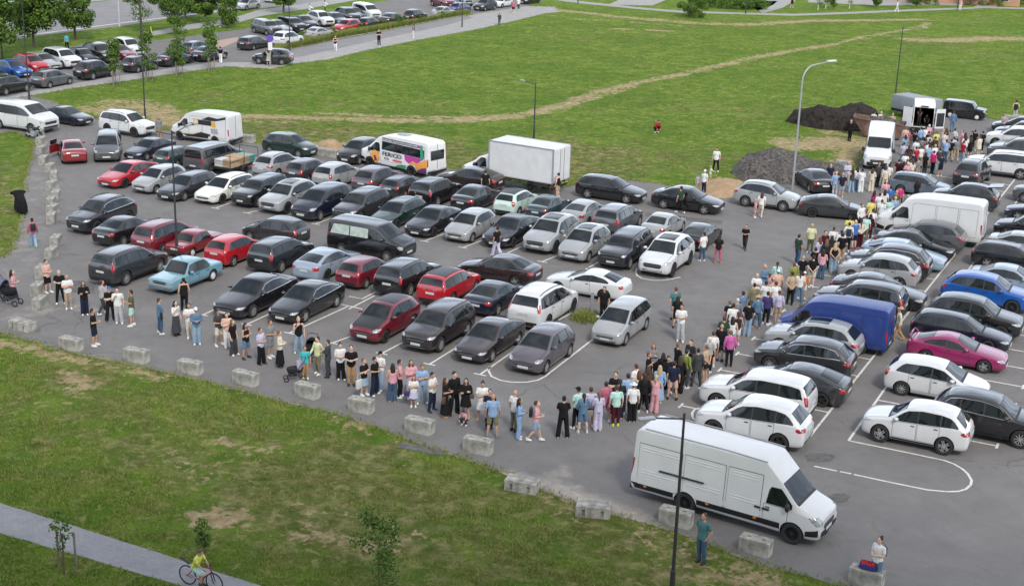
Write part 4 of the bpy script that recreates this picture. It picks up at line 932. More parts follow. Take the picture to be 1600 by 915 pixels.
('suv',11,'white compact SUV with triangular spoked wheels, in the far right column',5,-7.85,53.19,180.0,0.934,{'rim': 'silver-5','rail': 0},0),
('suv',0,'black SUV leaving the bottom stall, in the far right column',5,-5.43,55.42,0.0,0.969,{'chrome': True,'rail': 0},0),
('hatch',11,'white hatchback with tall red tail lamp and dusty door',5,-8.05,58.76,0.0,1.036,{},0),
('coupe',21,'metallic pink coupe with rear spoiler, in the far right column',5,-8.0,63.44,0.0,0.979,{'spoiler': True,'rim': 'silver-5'},0),
('wagon',10,'dark navy old wagon, in the far right column',5,-8.3,66.27,0.0,0.981,{},0),
('suv',0,'black SUV with roof spoiler, in the far right column',5,-8.05,68.44,0.0,0.993,{'rail': 0},0),
('suv',22,'bright blue SUV with black wheels, in the far right column',5,-8.12,73.13,0.0,0.976,{'rim': 'dark','rail': 0},0),
('sedan',9,'pale blue sedan behind the bright blue SUV, in the far right column',5,-7.33,76.39,0.0,0.967,{},0),
('wagon',0,'black wagon with two roof bars, in the far right column',5,-7.85,81.2,0.0,0.964,{},0),
('sedan',4,'pale green grey sedan behind the black wagon, in the far right column',5,-7.52,84.46,0.0,0.946,{},0),
('suvb',0,'black SUV nosing towards the white van, in the far right column',5,-7.79,88.43,180.0,0.945,{},0),
('sedan',10,'dark blue sedan cut by the right picture edge, in the far right column',5,-7.79,93.69,180.0,0.93,{},0),
('bigsuv',16,'grey off road SUV cut by the right picture edge',5,-8.07,99.08,180.0,0.885,{},0),
('bigsuv',11,'large white SUV with silver wheels, in the far right column',5,-12.08,106.52,180.0,1.045,{'rim': 'silver-5'},0),
('suv',16,'grey SUV with red badge behind the large white one',5,-11.63,112.64,180.0,1.018,{},1),
('sedan',8,'dark sedan with bright windscreen, in the far right column',5,-11.59,115.81,180.0,1.004,{},1),
('suv',11,'white SUV behind the dark sedan, in the far right column',5,-12.56,117.74,180.0,1.023,{'rail': 0},1),
('suv',5,'dark grey SUV behind the white one at right edge',5,-12.27,120.33,180.0,1.035,{},1),
('sedan',0,'black sedan nearest the grass at the far right, in the far right column',5,-13.08,124.61,180.0,0.984,{},1),
('suv',0,'black SUV cut by the left picture edge in the far lot',3,-93.78,90.41,92.1,0.93,{},1),
('hatch',16,'grey hatchback beside the thin lamp post, upper left lot, walkway row',3,-93.44,95.34,92.0,1.002,{},1),
('suv',0,'black SUV coupe behind the first sapling, upper left lot, walkway row',3,-93.53,100.94,91.9,0.966,{},1),
('hatch',8,'black hatchback with red lamp behind the second sapling, upper left lot, walkway row',3,-93.05,106.68,91.7,0.998,{},1),
('sedan',8,'black sedan behind the third sapling, upper left lot, walkway row',3,-92.92,111.69,91.5,0.999,{},1),
('sedan',10,'dark blue sedan behind the fourth sapling, upper left lot, walkway row',3,-92.17,116.34,91.3,0.983,{},1),
('suv',20,'blue grey SUV behind the dark sedans, upper left lot, walkway row',3,-95.45,118.47,92.4,0.865,{},1),
('sedan',5,'dark sedan at the left picture edge, upper left lot, lawn side row',10,-100.72,94.69,-13.2,0.95,{},1),
('sedan',22,'bright blue sedan, upper left lot, lawn side row',10,-100.44,97.46,-13.7,0.995,{},1),
('hatch',7,'faded red old hatchback, upper left lot, lawn side row',10,-100.8,100.17,-14.5,1.036,{},1),
('wagon',4,'silver white wagon beside the red hatchback, upper left lot, lawn side row',10,-101.48,102.37,-14.9,1.016,{},1),
('suvb',11,'pearl white SUV, upper left lot, lawn side row',10,-100.62,104.18,-15.4,1.028,{'rail': 0},1),
('hatch',8,'black hatchback beside the pearl white SUV, upper left lot, lawn side row',10,-100.82,107.18,-16.4,0.959,{},1),
('suv',0,'black SUV with bright headlight, upper left lot, lawn side row',10,-100.08,108.91,-16.6,1.046,{},1),
('sedan',1,'dark maroon sedan, upper left lot, lawn side row',10,-100.12,111.78,-17.4,0.961,{},1),
('suv',11,'white SUV at the end of the row, upper left lot, lawn side row',10,-100.95,114.03,-17.8,1.005,{},1),
('wagon',5,'dark grey wagon at the lot entrance, near the planted strip',4,-93.51,125.87,91.5,0.962,{},1),
('suv',5,'dark grey SUV with its front door open and a woman beside it',4,-85.41,117.99,-161.1,0.914,{},1),
('suv',11,'white SUV coupe behind the purple sign, near the planted strip',4,-91.75,129.63,91.1,0.964,{'rail': 0},1),
('coupe',4,'pale silver coupe beside the planted strip, near the planted strip',4,-92.45,136.76,91.3,1.025,{},1),
('hatch',7,'bright red hatchback facing the planted strip, near the planted strip',4,-93.25,144.01,-94.6,0.997,{},1),
('hatch',0,'black hatchback behind the shrubs, near the planted strip',4,-92.63,148.15,91.4,0.957,{},1),
('sedan',8,'dark sedan with plate behind the planted strip, near the planted strip',4,-92.78,153.8,91.4,1.013,{},1),
('suv',0,'black SUV with dark rear glass beyond the strip, near the planted strip',4,-92.01,158.24,91.3,0.902,{},1),
('sedan',4,'silver sedan near the far end of the strip, near the planted strip',4,-91.98,165.74,91.1,0.93,{},1),
('hatch',18,'blue hatchback at the end of the strip, near the planted strip',4,-92.09,170.6,91.2,0.93,{},1),
('bigsuv',16,'silver grey SUV at the left of the far row',2,-99.35,136.22,-23.5,0.977,{},1),
('sedan',4,'silver sedan half hidden by the grey SUV, in the far rows',2,-99.62,138.6,-24.1,1.012,{},1),
('bigsuv',0,'black SUV with white plate, in the far rows',2,-98.68,140.29,-24.4,0.962,{},1),
('sedan',8,'black low sedan, in the far rows',2,-99.55,144.12,-25.1,0.999,{},1),
('suv',11,'white car with a raised bonnet line, in the far rows',2,-99.17,147.22,-26.0,0.996,{'rail': 0},1),
('sedan',15,'teal grey sedan, in the far rows',2,-98.15,148.87,-26.3,1.023,{},1),
('suv',0,'black SUV near the white van, in the far rows',2,-98.78,152.74,-27.3,1.003,{},1),
('sedan',5,'dark grey sedan near the white van, in the far rows',2,-99.55,155.44,-27.7,1.028,{},1),
('lowvan',11,'white van with yellow rear panel in the far lot',2,-98.72,157.21,-28.1,0.997,{'shade': None},1),
('suv',1,'dark red SUV at the top picture edge, in the far rows',2,-97.36,175.19,-32.3,1.05,{},1),
('suv',4,'silver SUV beside the dark red one at the top edge',2,-96.77,179.6,-33.3,1.016,{},1),
('hatch',5,'dark grey hatchback facing the promenade, in the far rows',2,-91.09,176.0,-94.7,1.01,{},1),
('sedan',11,'white sedan near the promenade end, in the far rows',2,-91.15,181.5,-94.6,0.933,{},1),
('sedan',0,'black sedan at the promenade end, in the far rows',2,-90.14,188.26,-94.5,0.93,{},1),
('sedan',4,'silver sedan driving on the far road, in the far rows',2,-116.4,155.34,-88.4,0.93,{},1),
('sedan',11,'white sedan on the far road at the top edge',2,-118.91,165.34,-87.7,0.94,{},1),
('lowvan',11,'white passenger van at the left picture edge',0,-81.02,79.4,0.0,1.124,{},1),
('van',11,'white van with black and yellow print and the number 100',0,-66.82,83.63,180.0,0.935,{'print100': True},0),
('van',11,'white panel van facing the camera beside the crowd',0,-20.89,105.66,280.0,1.05,{},0),
('longvan',11,'long white cargo van parked by the lawn',0,-12.29,43.39,-5.6,0.976,{},0),
]
PEOPLE = '''
-50.36|47.76|2.25|1.68|phone|walk|tee|0|trousers|1|2|long|3|person in pink t-shirt and dark grey trousers at the left queue end|14
-50.07|49.74|1.6|1.76|phone|stand|tee|4|shorts|5|2|short|3|person in peach t-shirt and black shorts at the left queue end|14
-48.31|48.78|7.0|1.76|phone|stand|tee|5|trousers|5|2||3|person in black t-shirt and black trousers at the left queue end|14
-47.42|48.39|7.11|1.76|crossed|stand|tee|2|trousers|6|2||3|person in white t-shirt and beige trousers at the left queue end|14
-46.17|48.14|7.11|1.7|crossed|stand|long|5|wide|7|2|long|3|person in black shirt and navy wide trousers at the left queue end|14
-42.76|45.05|2.12|1.8|phone|stand|tee|5|shorts|7|2|short|3|person in black t-shirt and navy shorts at the left queue end|14
-45.51|48.65|2.87|1.72|one|walk|tee|8|trousers|1|2|bun|9|person in light grey t-shirt and dark grey trousers at the left queue end|14
-44.56|48.12|7.2|1.7|crossed|stand|tee|5|wide|5|5|cap|10|person in black t-shirt and black wide trousers with blue cap at the left queue end|14
-43.98|48.03|6.91|1.78|one|stand|tee|2|wide|8|2|short|3|person in white t-shirt and light grey wide trousers at the left queue end|14
-43.2|48.08|5.31|1.78|phone|lean|tee|11|shorts|12|2|short|3|person in olive t-shirt and mint shorts at the left queue end|14
-41.38|47.91|2.53|1.74|crossed|stand|long|13|trousers|14|2|short|9|person in blue denim shirt and dark jeans in the queue near the vintage sedan|14
-40.59|48.08|1.47|1.68|one|stand|crop|2|long|1|5|long|3|person in white cropped top and dark grey long skirt near the vintage sedan|14
-42.45|50.97|4.0|1.74|relaxed|walk|tank|5|trousers|5|5|bun|3|person in black tank top and black trousers in the queue near the vintage sedan|14
-39.78|48.05|6.96|1.72|crossed|stand|tee|2|trousers|15|2|short|9|person in white t-shirt and cream trousers in the queue near the vintage sedan|14
-39.02|47.6|7.04|1.78|phone|stand|long|13|wide|16|2|cap|2|person in blue denim shirt and light jeans with white cap near the vintage sedan|14
-38.05|47.98|1.29|1.76|phone|stand|tee|1|shorts|15|2|short|9|person in dark grey t-shirt and cream shorts in the queue before the luxury sedan|14
-37.58|47.97|7.01|1.68|crossed|stand|tee|4|wide|2|2|pony|9|person in peach t-shirt and white wide trousers in the queue before the luxury sedan|14
-36.75|47.3|1.63|1.7|relaxed|lean|tee|5|wide|1|2|long|17|person in black t-shirt and dark grey wide trousers in the queue before the luxury sedan|14
-36.02|47.27|1.45|1.68|crossed|stand|tank|5|shorts|13|5|long|3|person in black tank top and blue denim shorts in the queue before the luxury sedan|14
-35.03|47.01|1.54|1.7|phone|stand|tee|18|wide|5|5|short|9|person in lilac t-shirt and black wide trousers in the queue before the luxury sedan|14
-35.14|47.88|1.5|1.78|phone|stand|tee|19|shorts|19|2|short|9|person in grey t-shirt and grey shorts in the queue before the luxury sedan|14
-34.13|47.18|1.98|1.68|phone|stand|long|15|long|5|5|bun|17|person in cream shirt and black long skirt in the queue by the pram|14
-34.45|49.07|7.02|1.7|one|stand|tank|5|wide|16|2|bun|20|person in black tank top and light jeans in the queue by the pram|14
-32.36|46.53|6.94|1.5|relaxed|stand|tee|21|trousers|22|2|short|3|person in turquoise t-shirt and tan trousers in the queue by the pram|14
-32.24|47.31|6.0|1.72|swing|lean|long|23|trousers|24|2|short|3|person in pale yellow shirt and khaki trousers in the queue by the pram|14
-31.69|47.28|5.07|1.7|phone|stand|hoodie|1|trousers|1|5|short|9|person in dark grey hooded top and dark grey trousers in the queue by the pram|14
-31.03|47.23|7.04|1.68|phone|stand|tee|2|wide|5|2|bun|3|person in white t-shirt and black wide trousers in the queue by the pram|14
-30.27|46.91|6.84|1.82|phone|stand|tee|5|trousers|22|5|short|3|person in black t-shirt and tan trousers in the queue before the brown SUV|14
-29.19|46.18|1.45|1.66|crossed|stand|tee|5|skirt|16|2|bun|17|person in black t-shirt and light denim skirt in the queue before the brown SUV|14
-28.85|46.5|1.53|1.7|phone|stand|tee|5|wide|7|2|short|3|person in black t-shirt and navy wide trousers in the queue before the brown SUV|14
-28.95|47.09|6.15|1.74|phone|stand|tee|2|wide|16|2|cap|5|person in white t-shirt and light jeans with black cap before the brown SUV|14
-27.85|46.28|3.89|1.68|phone|stand|tank|0|wide|14|2|long|3|person in pink tank top and dark jeans in the queue before the brown SUV|14
-27.79|46.75|2.06|1.7|crossed|stand|tee|0|trousers|5|2|short|3|person in pink t-shirt and black trousers in the queue before the brown SUV|14
-27.33|46.89|6.96|1.72|crossed|stand|long|0|wide|18|2|long|9|person in pink shirt and lilac wide trousers in the queue right of the striped top|14
-26.78|46.16|6.78|1.38|crossed|stand|tee|2|skirt|18|2|long|25|person in white t-shirt and lilac skirt in the queue right of the striped top|14
-26.69|46.69|7.02|1.72|crossed|stand|tee|26|wide|16|2|bun|17|person in light blue t-shirt and light jeans in the queue right of the striped top|14
-25.92|46.19|1.48|1.7|crossed|stand|tee|2|trousers|7|7|short|3|person in white t-shirt and navy trousers in the queue right of the striped top|14
-25.16|45.91|1.88|1.7|phone|stand|tee|5|long|5|22|long|9|person in black t-shirt and black long skirt in the queue right of the striped top|14
-25.0|46.36|1.1|1.86|relaxed|stand|long|5|wide|5|5|short|3|person in black shirt and black wide trousers in the queue right of the striped top|14
-24.43|46.29|6.63|1.7|crossed|stand|long|5|skirt|5|22|long|3|person in black shirt and black skirt in the queue by the curved line|14
-24.08|45.58|6.21|1.12|reach|squat|tee|0|trousers|1|2|pony|3|person in pink t-shirt and dark grey trousers in the queue by the curved line|14
-23.7|46.34|6.72|1.7|crossed|stand|tee|2|skirt|2|22|bun|3|person in white t-shirt and white skirt in the queue by the curved line|14
-23.09|45.79|6.81|1.68|phone|stand|tee|7|trousers|7|7|short|3|person in navy t-shirt and navy trousers in the queue by the curved line|14
-22.58|45.07|3.51|1.84|relaxed|wide|tee|26|shorts|24|19||3|person in light blue t-shirt and khaki shorts in the queue by the curved line|14
-22.12|46.06|2.81|1.74|relaxed|stand|tee|2|trousers|24|5||3|person in white t-shirt and khaki trousers in the queue by the curved line|14
-21.63|45.48|1.96|1.7|phone|stand|long|26|wide|26|2|long|3|person in light blue shirt and light blue wide trousers by the curved line|14
-20.96|45.58|1.93|1.7|phone|walk|tee|0|shorts|16|2|short|9|person in pink t-shirt and light denim shorts in the queue by the curved line|14
-20.19|46.47|3.59|1.76|crossed|wide|tee|5|wide|5|2|bun|3|person in black t-shirt and black wide trousers at the queue bend|14
-20.07|47.56|4.37|1.78|crossed|stand|tee|12|trousers|5|2|cap|5|person in mint t-shirt and black trousers with black cap at the queue bend|14
-19.69|47.27|3.73|1.68|crossed|stand|long|13|shorts|13|2|pony|3|person in blue denim shirt and blue denim shorts at the queue bend|14
-19.69|47.97|3.62|1.72|relaxed|stand|tee|18|shorts|5|2|short|9|person in lilac t-shirt and black shorts at the queue bend|14
-19.26|47.77|3.74|1.68|crossed|stand|long|18|wide|18|2|pony|17|person in lilac shirt and lilac wide trousers at the queue bend|14
-19.36|48.72|3.69|1.76|relaxed|stand|tee|27|shorts|27|2|short|3|person in rose t-shirt and rose shorts at the queue bend|14
-18.83|48.58|3.75|1.76|relaxed|stand|tee|12|trousers|28|29|short|9|person in mint t-shirt and burgundy trousers right of the queue bend|14
-18.42|49.35|3.58|1.68|relaxed|stand|tee|2|wide|5|2|hat|2|person in white t-shirt and black wide trousers with white hat right of the queue bend|14
-19.41|49.86|6.49|1.78|crossed|stand|tee|5|trousers|5|5|short|3|person in black t-shirt and black trousers right of the queue bend|14
-19.02|49.39|3.69|1.7|crossed|stand|long|30|wide|7|2|pony|3|person in charcoal shirt and navy wide trousers right of the queue bend|14
-18.9|49.92|3.73|1.8|relaxed|stand|long|26|trousers|1|2|short|3|person in light blue shirt and dark grey trousers right of the queue bend|14
-19.09|51.25|4.48|1.74|relaxed|stand|tee|2|trousers|1|2|short|9|person in white t-shirt and dark grey trousers right of the queue bend|14
-18.75|50.81|3.53|1.68|relaxed|stand|long|15|wide|6|2|long|25|person in cream shirt and beige wide trousers right of the queue bend|14
-18.38|50.47|3.6|1.7|relaxed|stand|long|5|trousers|5|2|long|3|person in black shirt and black trousers in the dense dark clothed cluster|14
-17.94|50.64|3.34|1.7|crossed|stand|tank|0|wide|0|0|pony|20|person in pink tank top and pink wide trousers in the dense dark clothed cluster|14
-18.6|51.46|3.65|1.68|crossed|stand|long|31|wide|5|5|long|9|person in brown shirt and black wide trousers in the dense dark clothed cluster|14
-18.21|51.78|3.52|1.68|relaxed|stand|long|26|long|26|2|long|20|person in light blue shirt and light blue long skirt in the dense dark clothed cluster|14
-19.4|54.15|6.52|1.68|crossed|stand|long|19|trousers|5|2|long|17|person in grey shirt and black trousers in the dense dark clothed cluster|14
-19.24|53.19|1.7|1.6|crossed|stand|tee|5|skirt|5|5|bun|25|person in black t-shirt and black skirt in the dense dark clothed cluster|14
-18.63|53.29|3.65|1.68|relaxed|stand|long|5|wide|5|5|long|3|person in black shirt and black wide trousers in the dense dark clothed cluster|14
-18.28|52.98|6.85|1.7|phone|stand|long|5|trousers|5|2|short|3|person in black shirt and black trousers in the dense dark clothed cluster, holding a phone|14
-18.42|54.55|2.48|1.78|crossed|stand|tee|5|trousers|5|5|short|17|person in black t-shirt and black trousers in the cluster by the white SUVs|14
-18.07|55.21|5.96|1.8|phone|stand|long|30|trousers|30|5|short|25|person in charcoal shirt and charcoal trousers in the cluster by the white SUVs|14
-17.8|53.96|2.63|1.78|relaxed|stand|long|32|trousers|1|2|short|3|person in olive green shirt and dark grey trousers in the cluster by the white SUVs|14
-17.83|53.25|3.29|1.7|relaxed|stand|long|5|wide|5|5|long|9|person in black shirt and black wide trousers in the cluster by the white SUVs|14
-17.82|52.42|3.37|1.74|relaxed|stand|tee|7|shorts|4|5|short|3|person in navy t-shirt and peach shorts in the cluster by the white SUVs|14
-17.46|54.42|3.58|1.76|relaxed|stand|coat|1|trousers|1|5|short|3|person in dark grey coat and dark grey trousers in the cluster by the white SUVs|14
-17.35|55.19|4.41|1.68|behind|stand|tee|6|mini|5|22|short|17|person in beige t-shirt and black short skirt in the cluster by the white SUVs|14
-17.54|56.25|3.22|1.68|relaxed|stand|tee|33|trousers|5|2|short|34|person in striped grey t-shirt and black trousers in the cluster by the white SUVs|14
-17.65|57.03|3.5|1.7|relaxed|stand|tee|2|shorts|5|2|short|9|person in white t-shirt and black shorts in the cluster by the white SUVs|14
-17.56|57.94|3.21|1.78|crossed|stand|tee|5|shorts|1|5||3|person in black t-shirt and dark grey shorts in the queue left of the blue van|14
-16.99|57.51|3.54|1.72|relaxed|stand|long|35|trousers|5|5|short|17|person in bright pink shirt and black trousers in the queue left of the blue van|14
-17.84|59.14|3.35|1.76|relaxed|stand|tee|36|trousers|30|5|short|9|person in dark green t-shirt and charcoal trousers in the queue left of the blue van|14
-17.58|59.6|3.61|1.66|relaxed|stand|tank|2|trousers|16|2|long|3|person in white tank top and light jeans in the queue left of the blue van|14
-17.57|60.42|3.66|1.66|relaxed|stand|tank|30|shorts|2|2|pony|9|person in charcoal tank top and white shorts in the queue left of the blue van|14
-18.06|61.17|3.43|1.78|relaxed|stand|tee|2|trousers|14|2|short|3|person in white t-shirt and dark jeans in the queue left of the blue van|14
-18.43|61.8|3.68|1.68|relaxed|stand|tee|5|skirt|5|5|short|17|person in black t-shirt and black skirt in the queue left of the blue van|14
-17.51|61.93|3.32|1.76|pockets|stand|tee|5|wide|16|2|short|3|person in black t-shirt and light jeans in the queue left of the blue van|14
-18.27|63.33|4.0|1.76|relaxed|stand|tee|13|trousers|14|2|short|3|person in blue denim t-shirt and dark jeans in the queue left of the blue van|14
-18.25|62.45|3.47|1.64|relaxed|stand|tee|19|skirt|19|22|short|34|person in grey t-shirt and grey skirt in the queue left of the blue van|14
-17.47|63.25|3.18|1.7|relaxed|stand|long|13|trousers|14|22|hat|6|person in blue denim shirt and dark jeans with beige hat beyond the blue van|14
-17.23|64.07|3.26|1.72|relaxed|lean|long|37|trousers|5|2|short|3|person in purple shirt and black trousers in the queue beyond the blue van|14
-16.82|64.66|3.35|1.68|relaxed|stand|long|18|shorts|6|22|bun|25|person in lilac shirt and beige shorts in the queue beyond the blue van|14
-18.16|64.87|3.47|1.78|relaxed|stand|long|24|trousers|11|5|short|3|person in khaki shirt and olive trousers in the queue beyond the blue van|14
-18.57|66.64|6.39|1.76|crossed|stand|tee|2|trousers|6|2||3|person in white t-shirt and beige trousers in the queue beyond the blue van|14
-17.77|65.6|3.18|1.76|relaxed|stand|tee|2|trousers|15|2|short|3|person in white t-shirt and cream trousers in the queue beyond the blue van|14
-17.31|65.72|3.58|1.78|phone|stand|tee|2|trousers|8|2|short|9|person in white t-shirt and light grey trousers in the queue beyond the blue van|14
-17.73|66.31|5.67|1.68|crossed|stand|long|6|trousers|1|5|short|3|person in beige shirt and dark grey trousers in the queue beyond the blue van|14
-18.0|67.11|2.06|1.7|crossed|stand|long|0|trousers|6|2|bun|9|person in pink shirt and beige trousers in the queue beyond the blue van|14
-17.81|67.85|3.59|1.76|relaxed|stand|tee|4|trousers|1|2|cap|2|person in peach t-shirt and dark grey trousers with white cap beyond the blue van|14
-18.68|68.45|0.99|1.72|phone|stand|long|13|trousers|16|2|bun|20|person in blue denim shirt and light jeans in the queue beyond the blue van|14
-18.31|69.45|3.38|1.7|crossed|stand|long|12|trousers|8|2|braid|28|person in mint shirt and light grey trousers in the queue beyond the blue van|14
-17.06|67.82|3.4|1.78|behind|stand|tee|6|trousers|5|5|short|3|person in beige t-shirt and black trousers in the queue by the dark SUVs|14
-16.8|68.47|3.45|1.68|relaxed|stand|tee|2|wide|13|2|pony|3|person in white t-shirt and blue jeans in the queue by the dark SUVs|14
-17.45|69.59|3.43|1.76|relaxed|stand|tee|32|trousers|11|5|short|25|person in olive green t-shirt and olive trousers in the queue by the dark SUVs|14
-16.75|69.13|3.41|1.5|relaxed|stand|tee|38|shorts|2|2|cap|2|person in orange t-shirt and white shorts with white cap by the dark SUVs|14
-16.9|71.37|3.43|1.8|behind|lean|tee|5|shorts|15|2|short|3|person in black t-shirt and cream shorts in the queue by the dark SUVs|14
-17.47|71.42|3.6|1.66|relaxed|stand|tee|5|trousers|5|5|short|20|person in black t-shirt and black trousers in the queue by the dark SUVs|14
-18.72|75.16|2.6|1.8|relaxed|lean|tee|36|trousers|14|2|short|3|person in dark green t-shirt and dark jeans in the queue by the dark SUVs|14
-18.72|77.91|3.34|1.8|relaxed|stand|tee|23|trousers|11|2|short|20|person in pale yellow t-shirt and olive trousers in the queue by the dark SUVs|14
-17.65|75.53|4.26|1.7|relaxed|stand|tee|18|trousers|2|2|long|25|person in lilac t-shirt and white trousers in the queue by the light blue sedan|14
-17.29|73.32|3.24|1.7|crossed|stand|tee|5|trousers|2|2|short|3|person in black t-shirt and white trousers in the queue by the dark SUVs|14
-16.84|73.17|3.27|1.7|crossed|lean|long|0|wide|14|5|long|3|person in pink shirt and dark jeans in the queue by the light blue sedan|14
-16.57|74.75|3.59|1.72|behind|stand|tank|5|wide|16|2|long|20|person in black tank top and light jeans in the queue by the light blue sedan|14
-17.2|75.37|3.38|1.7|relaxed|stand|long|30|trousers|5|5|long|17|person in charcoal shirt and black trousers by the light blue sedan, left of two|14
-17.14|76.29|3.39|1.7|relaxed|stand|long|30|trousers|5|5|long|3|person in charcoal shirt and black trousers by the light blue sedan, right of two|14
-17.73|77.13|0.77|1.7|phone|stand|long|28|trousers|5|5|short|3|person in burgundy shirt and black trousers in the queue by the light blue sedan|14
-17.45|77.93|3.32|1.78|relaxed|stand|tee|2|trousers|6|2|short|9|person in white t-shirt and beige trousers in the queue by the light blue sedan|14
-16.96|77.77|3.4|1.7|relaxed|stand|long|2|trousers|19|2|pony|3|person in white shirt and grey trousers in the queue by the light blue sedan|14
-16.67|76.89|3.12|1.78|pockets|stand|tee|5|trousers|6|2|short|3|person in black t-shirt and beige trousers in the queue by the light blue sedan|14
-16.94|79.51|3.41|1.78|relaxed|stand|tee|2|trousers|5|2|short|9|person in white t-shirt and black trousers in the queue by the light blue sedan|14
-17.28|81.08|3.42|1.76|relaxed|stand|tee|39|trousers|30|5|short|3|person in yellow t-shirt and charcoal trousers in the queue by the light blue sedan|14
-16.74|80.27|3.92|1.78|crossed|stand|tee|10|shorts|7|40||3|person in blue t-shirt and navy shorts in the queue by the white van|14
-16.54|80.88|3.41|1.7|behind|stand|long|15|wide|28|5|braid|3|person in cream shirt and burgundy wide trousers in the queue by the white van|14
-16.52|82.13|3.32|1.7|relaxed|stand|tee|12|trousers|24|2|short|3|person in mint t-shirt and khaki trousers in the queue by the white van|14
-16.48|83.61|3.42|1.76|phone|stand|tee|2|trousers|13|2|short|3|person in white t-shirt and blue jeans in the queue by the white van|14
-17.41|84.77|0.92|1.7|relaxed|stand|long|2|trousers|5|5|short|3|person in white shirt and black trousers in the queue by the white van|14
-17.14|86.2|3.44|1.76|relaxed|stand|tee|39|trousers|1|2|short|3|person in yellow t-shirt and dark grey trousers in the queue by the white van|14
-16.89|83.87|1.89|1.5|crossed|stand|long|0|trousers|31|5|bun|25|person in pink shirt and brown trousers in the queue by the white van|14
-16.37|82.58|3.1|1.68|relaxed|stand|long|28|trousers|28|5|long|3|person in burgundy shirt and burgundy trousers in the queue by the white van|14
-16.54|86.42|3.12|1.74|relaxed|stand|tee|2|trousers|15|2|short|9|person in white t-shirt and cream trousers in the queue by the white van|14
-16.19|86.99|3.41|1.76|relaxed|stand|tee|12|trousers|19|2|short|3|person in mint t-shirt and grey trousers in the queue by the white van|14
-15.98|87.68|3.55|1.76|relaxed|stand|tee|26|trousers|19|2||3|person in light blue t-shirt and grey trousers in the queue by the white van|14
-17.55|88.95|2.43|1.66|relaxed|stand|tee|41|trousers|5|5|long|3|person in hot pink t-shirt and black trousers by the white van, left of two|14
-17.08|88.29|3.31|1.72|relaxed|stand|tee|2|trousers|1|2|short|3|person in white t-shirt and dark grey trousers in the queue by the white van|14
-17.02|89.49|3.37|1.7|relaxed|stand|tee|2|trousers|19|2|long|3|person in white t-shirt and grey trousers in the queue by the white van|14
-16.84|90.39|3.24|1.78|relaxed|stand|tee|10|trousers|7|2|short|3|person in blue t-shirt and navy trousers in the queue by the white van|14
-16.26|89.4|3.26|1.76|relaxed|stand|tee|11|trousers|30|5|short|20|person in olive t-shirt and charcoal trousers in the queue by the white van|14
-16.4|91.27|3.23|1.68|relaxed|stand|tee|41|trousers|5|5|short|3|person in hot pink t-shirt and black trousers by the white van, right of two|14
-17.47|91.98|3.27|1.76|relaxed|stand|tee|0|trousers|15|2||3|person in pink t-shirt and cream trousers in the queue by the white van|14
-21.15|96.76|6.55|1.68|phone|stand|long|18|trousers|8|2|long|20|person in lilac shirt and light grey trousers by the gravel heap|14
-20.32|94.59|4.04|1.68|crossed|stand|tank|1|wide|16|2|long|3|person in dark grey tank top and light jeans in the group by the gravel heap|14
-20.18|95.35|4.08|1.7|crossed|stand|long|2|wide|13|2|long|3|person in white shirt and blue jeans in the group by the gravel heap|14
-19.74|94.97|3.48|1.68|crossed|stand|long|2|wide|2|2|bun|3|person in white shirt and white wide trousers in the group by the gravel heap|14
-19.17|95.57|3.11|1.7|crossed|stand|long|15|wide|15|22|long|9|person in cream shirt and cream wide trousers in the group by the gravel heap|14
-19.14|97.4|1.01|1.76|relaxed|stand|coat|1|trousers|1|5|short|9|person in dark grey coat and dark grey trousers in the group by the gravel heap|14
-18.58|96.92|3.45|1.7|relaxed|stand|tee|26|trousers|5|5|long|3|person in light blue t-shirt and black trousers in the group by the gravel heap|14
-18.43|96.47|3.23|1.7|relaxed|stand|long|15|trousers|15|2|short|9|person in cream shirt and cream trousers in the group by the gravel heap|14
-20.98|92.68|3.23|1.78|relaxed|stand|tee|26|trousers|8|2||3|person in light blue t-shirt and light grey trousers in the group by the gravel heap|14
-20.52|92.67|3.51|1.74|relaxed|stand|tee|7|shorts|16|2|short|20|person in navy t-shirt and light denim shorts in the group by the gravel heap|14
-22.0|95.28|6.38|1.7|relaxed|stand|tee|7|trousers|30|5|short|9|person in navy t-shirt and charcoal trousers in the group by the gravel heap|14
-22.25|76.63|6.41|1.52|phone|walk|tee|5|trousers|30|5|short|9|person in black t-shirt and charcoal trousers walking alone on open asphalt|0
-23.59|73.0|4.21|1.7|relaxed|stand|tee|2|trousers|14|2|bun|3|person in white t-shirt and dark jeans by the bonnet of the black sedan|0
-22.72|73.1|3.54|1.64|relaxed|stand|tee|5|trousers|27|22|long|3|person in black t-shirt and rose trousers beside the white SUV|0
-30.4|95.65|6.4|1.78|relaxed|stand|tee|2|trousers|5|2|short|3|person in white t-shirt and black trousers standing on the grass by the sand heap|0
-29.39|88.85|6.52|1.25|relaxed|stand|tee|8|shorts|6|2|cap|10|person in light grey t-shirt and beige shorts with blue cap child behind the black sedan|0
-29.62|92.08|1.8|1.18|reach|lean|tee|12|shorts|6|2|short|20|person in mint t-shirt and beige shorts child bending at the sand heap|0
-28.87|88.54|5.98|1.68|relaxed|stand|tee|2|trousers|7|2|cap|2|person in white t-shirt and navy trousers with white cap behind the round lamp sedan|0
-28.45|82.68|4.23|1.78|relaxed|walk|tee|36|trousers|5|2|short|3|person in dark green t-shirt and black trousers walking past the black sedan|0
-36.78|82.09|4.52|1.68|one|stand|tank|5|shorts|6|2|bun|3|person in black tank top and beige shorts behind the white box truck|0
-39.28|106.9|0.98|1.72|reach|squat|long|40|trousers|5|2|short|3|person in red shirt and black trousers squatting alone on the field|0
-23.7|84.6|3.33|1.66|relaxed|walk|tee|2|shorts|15|2|long|9|person in white t-shirt and cream shorts walking by the silver SUV|0
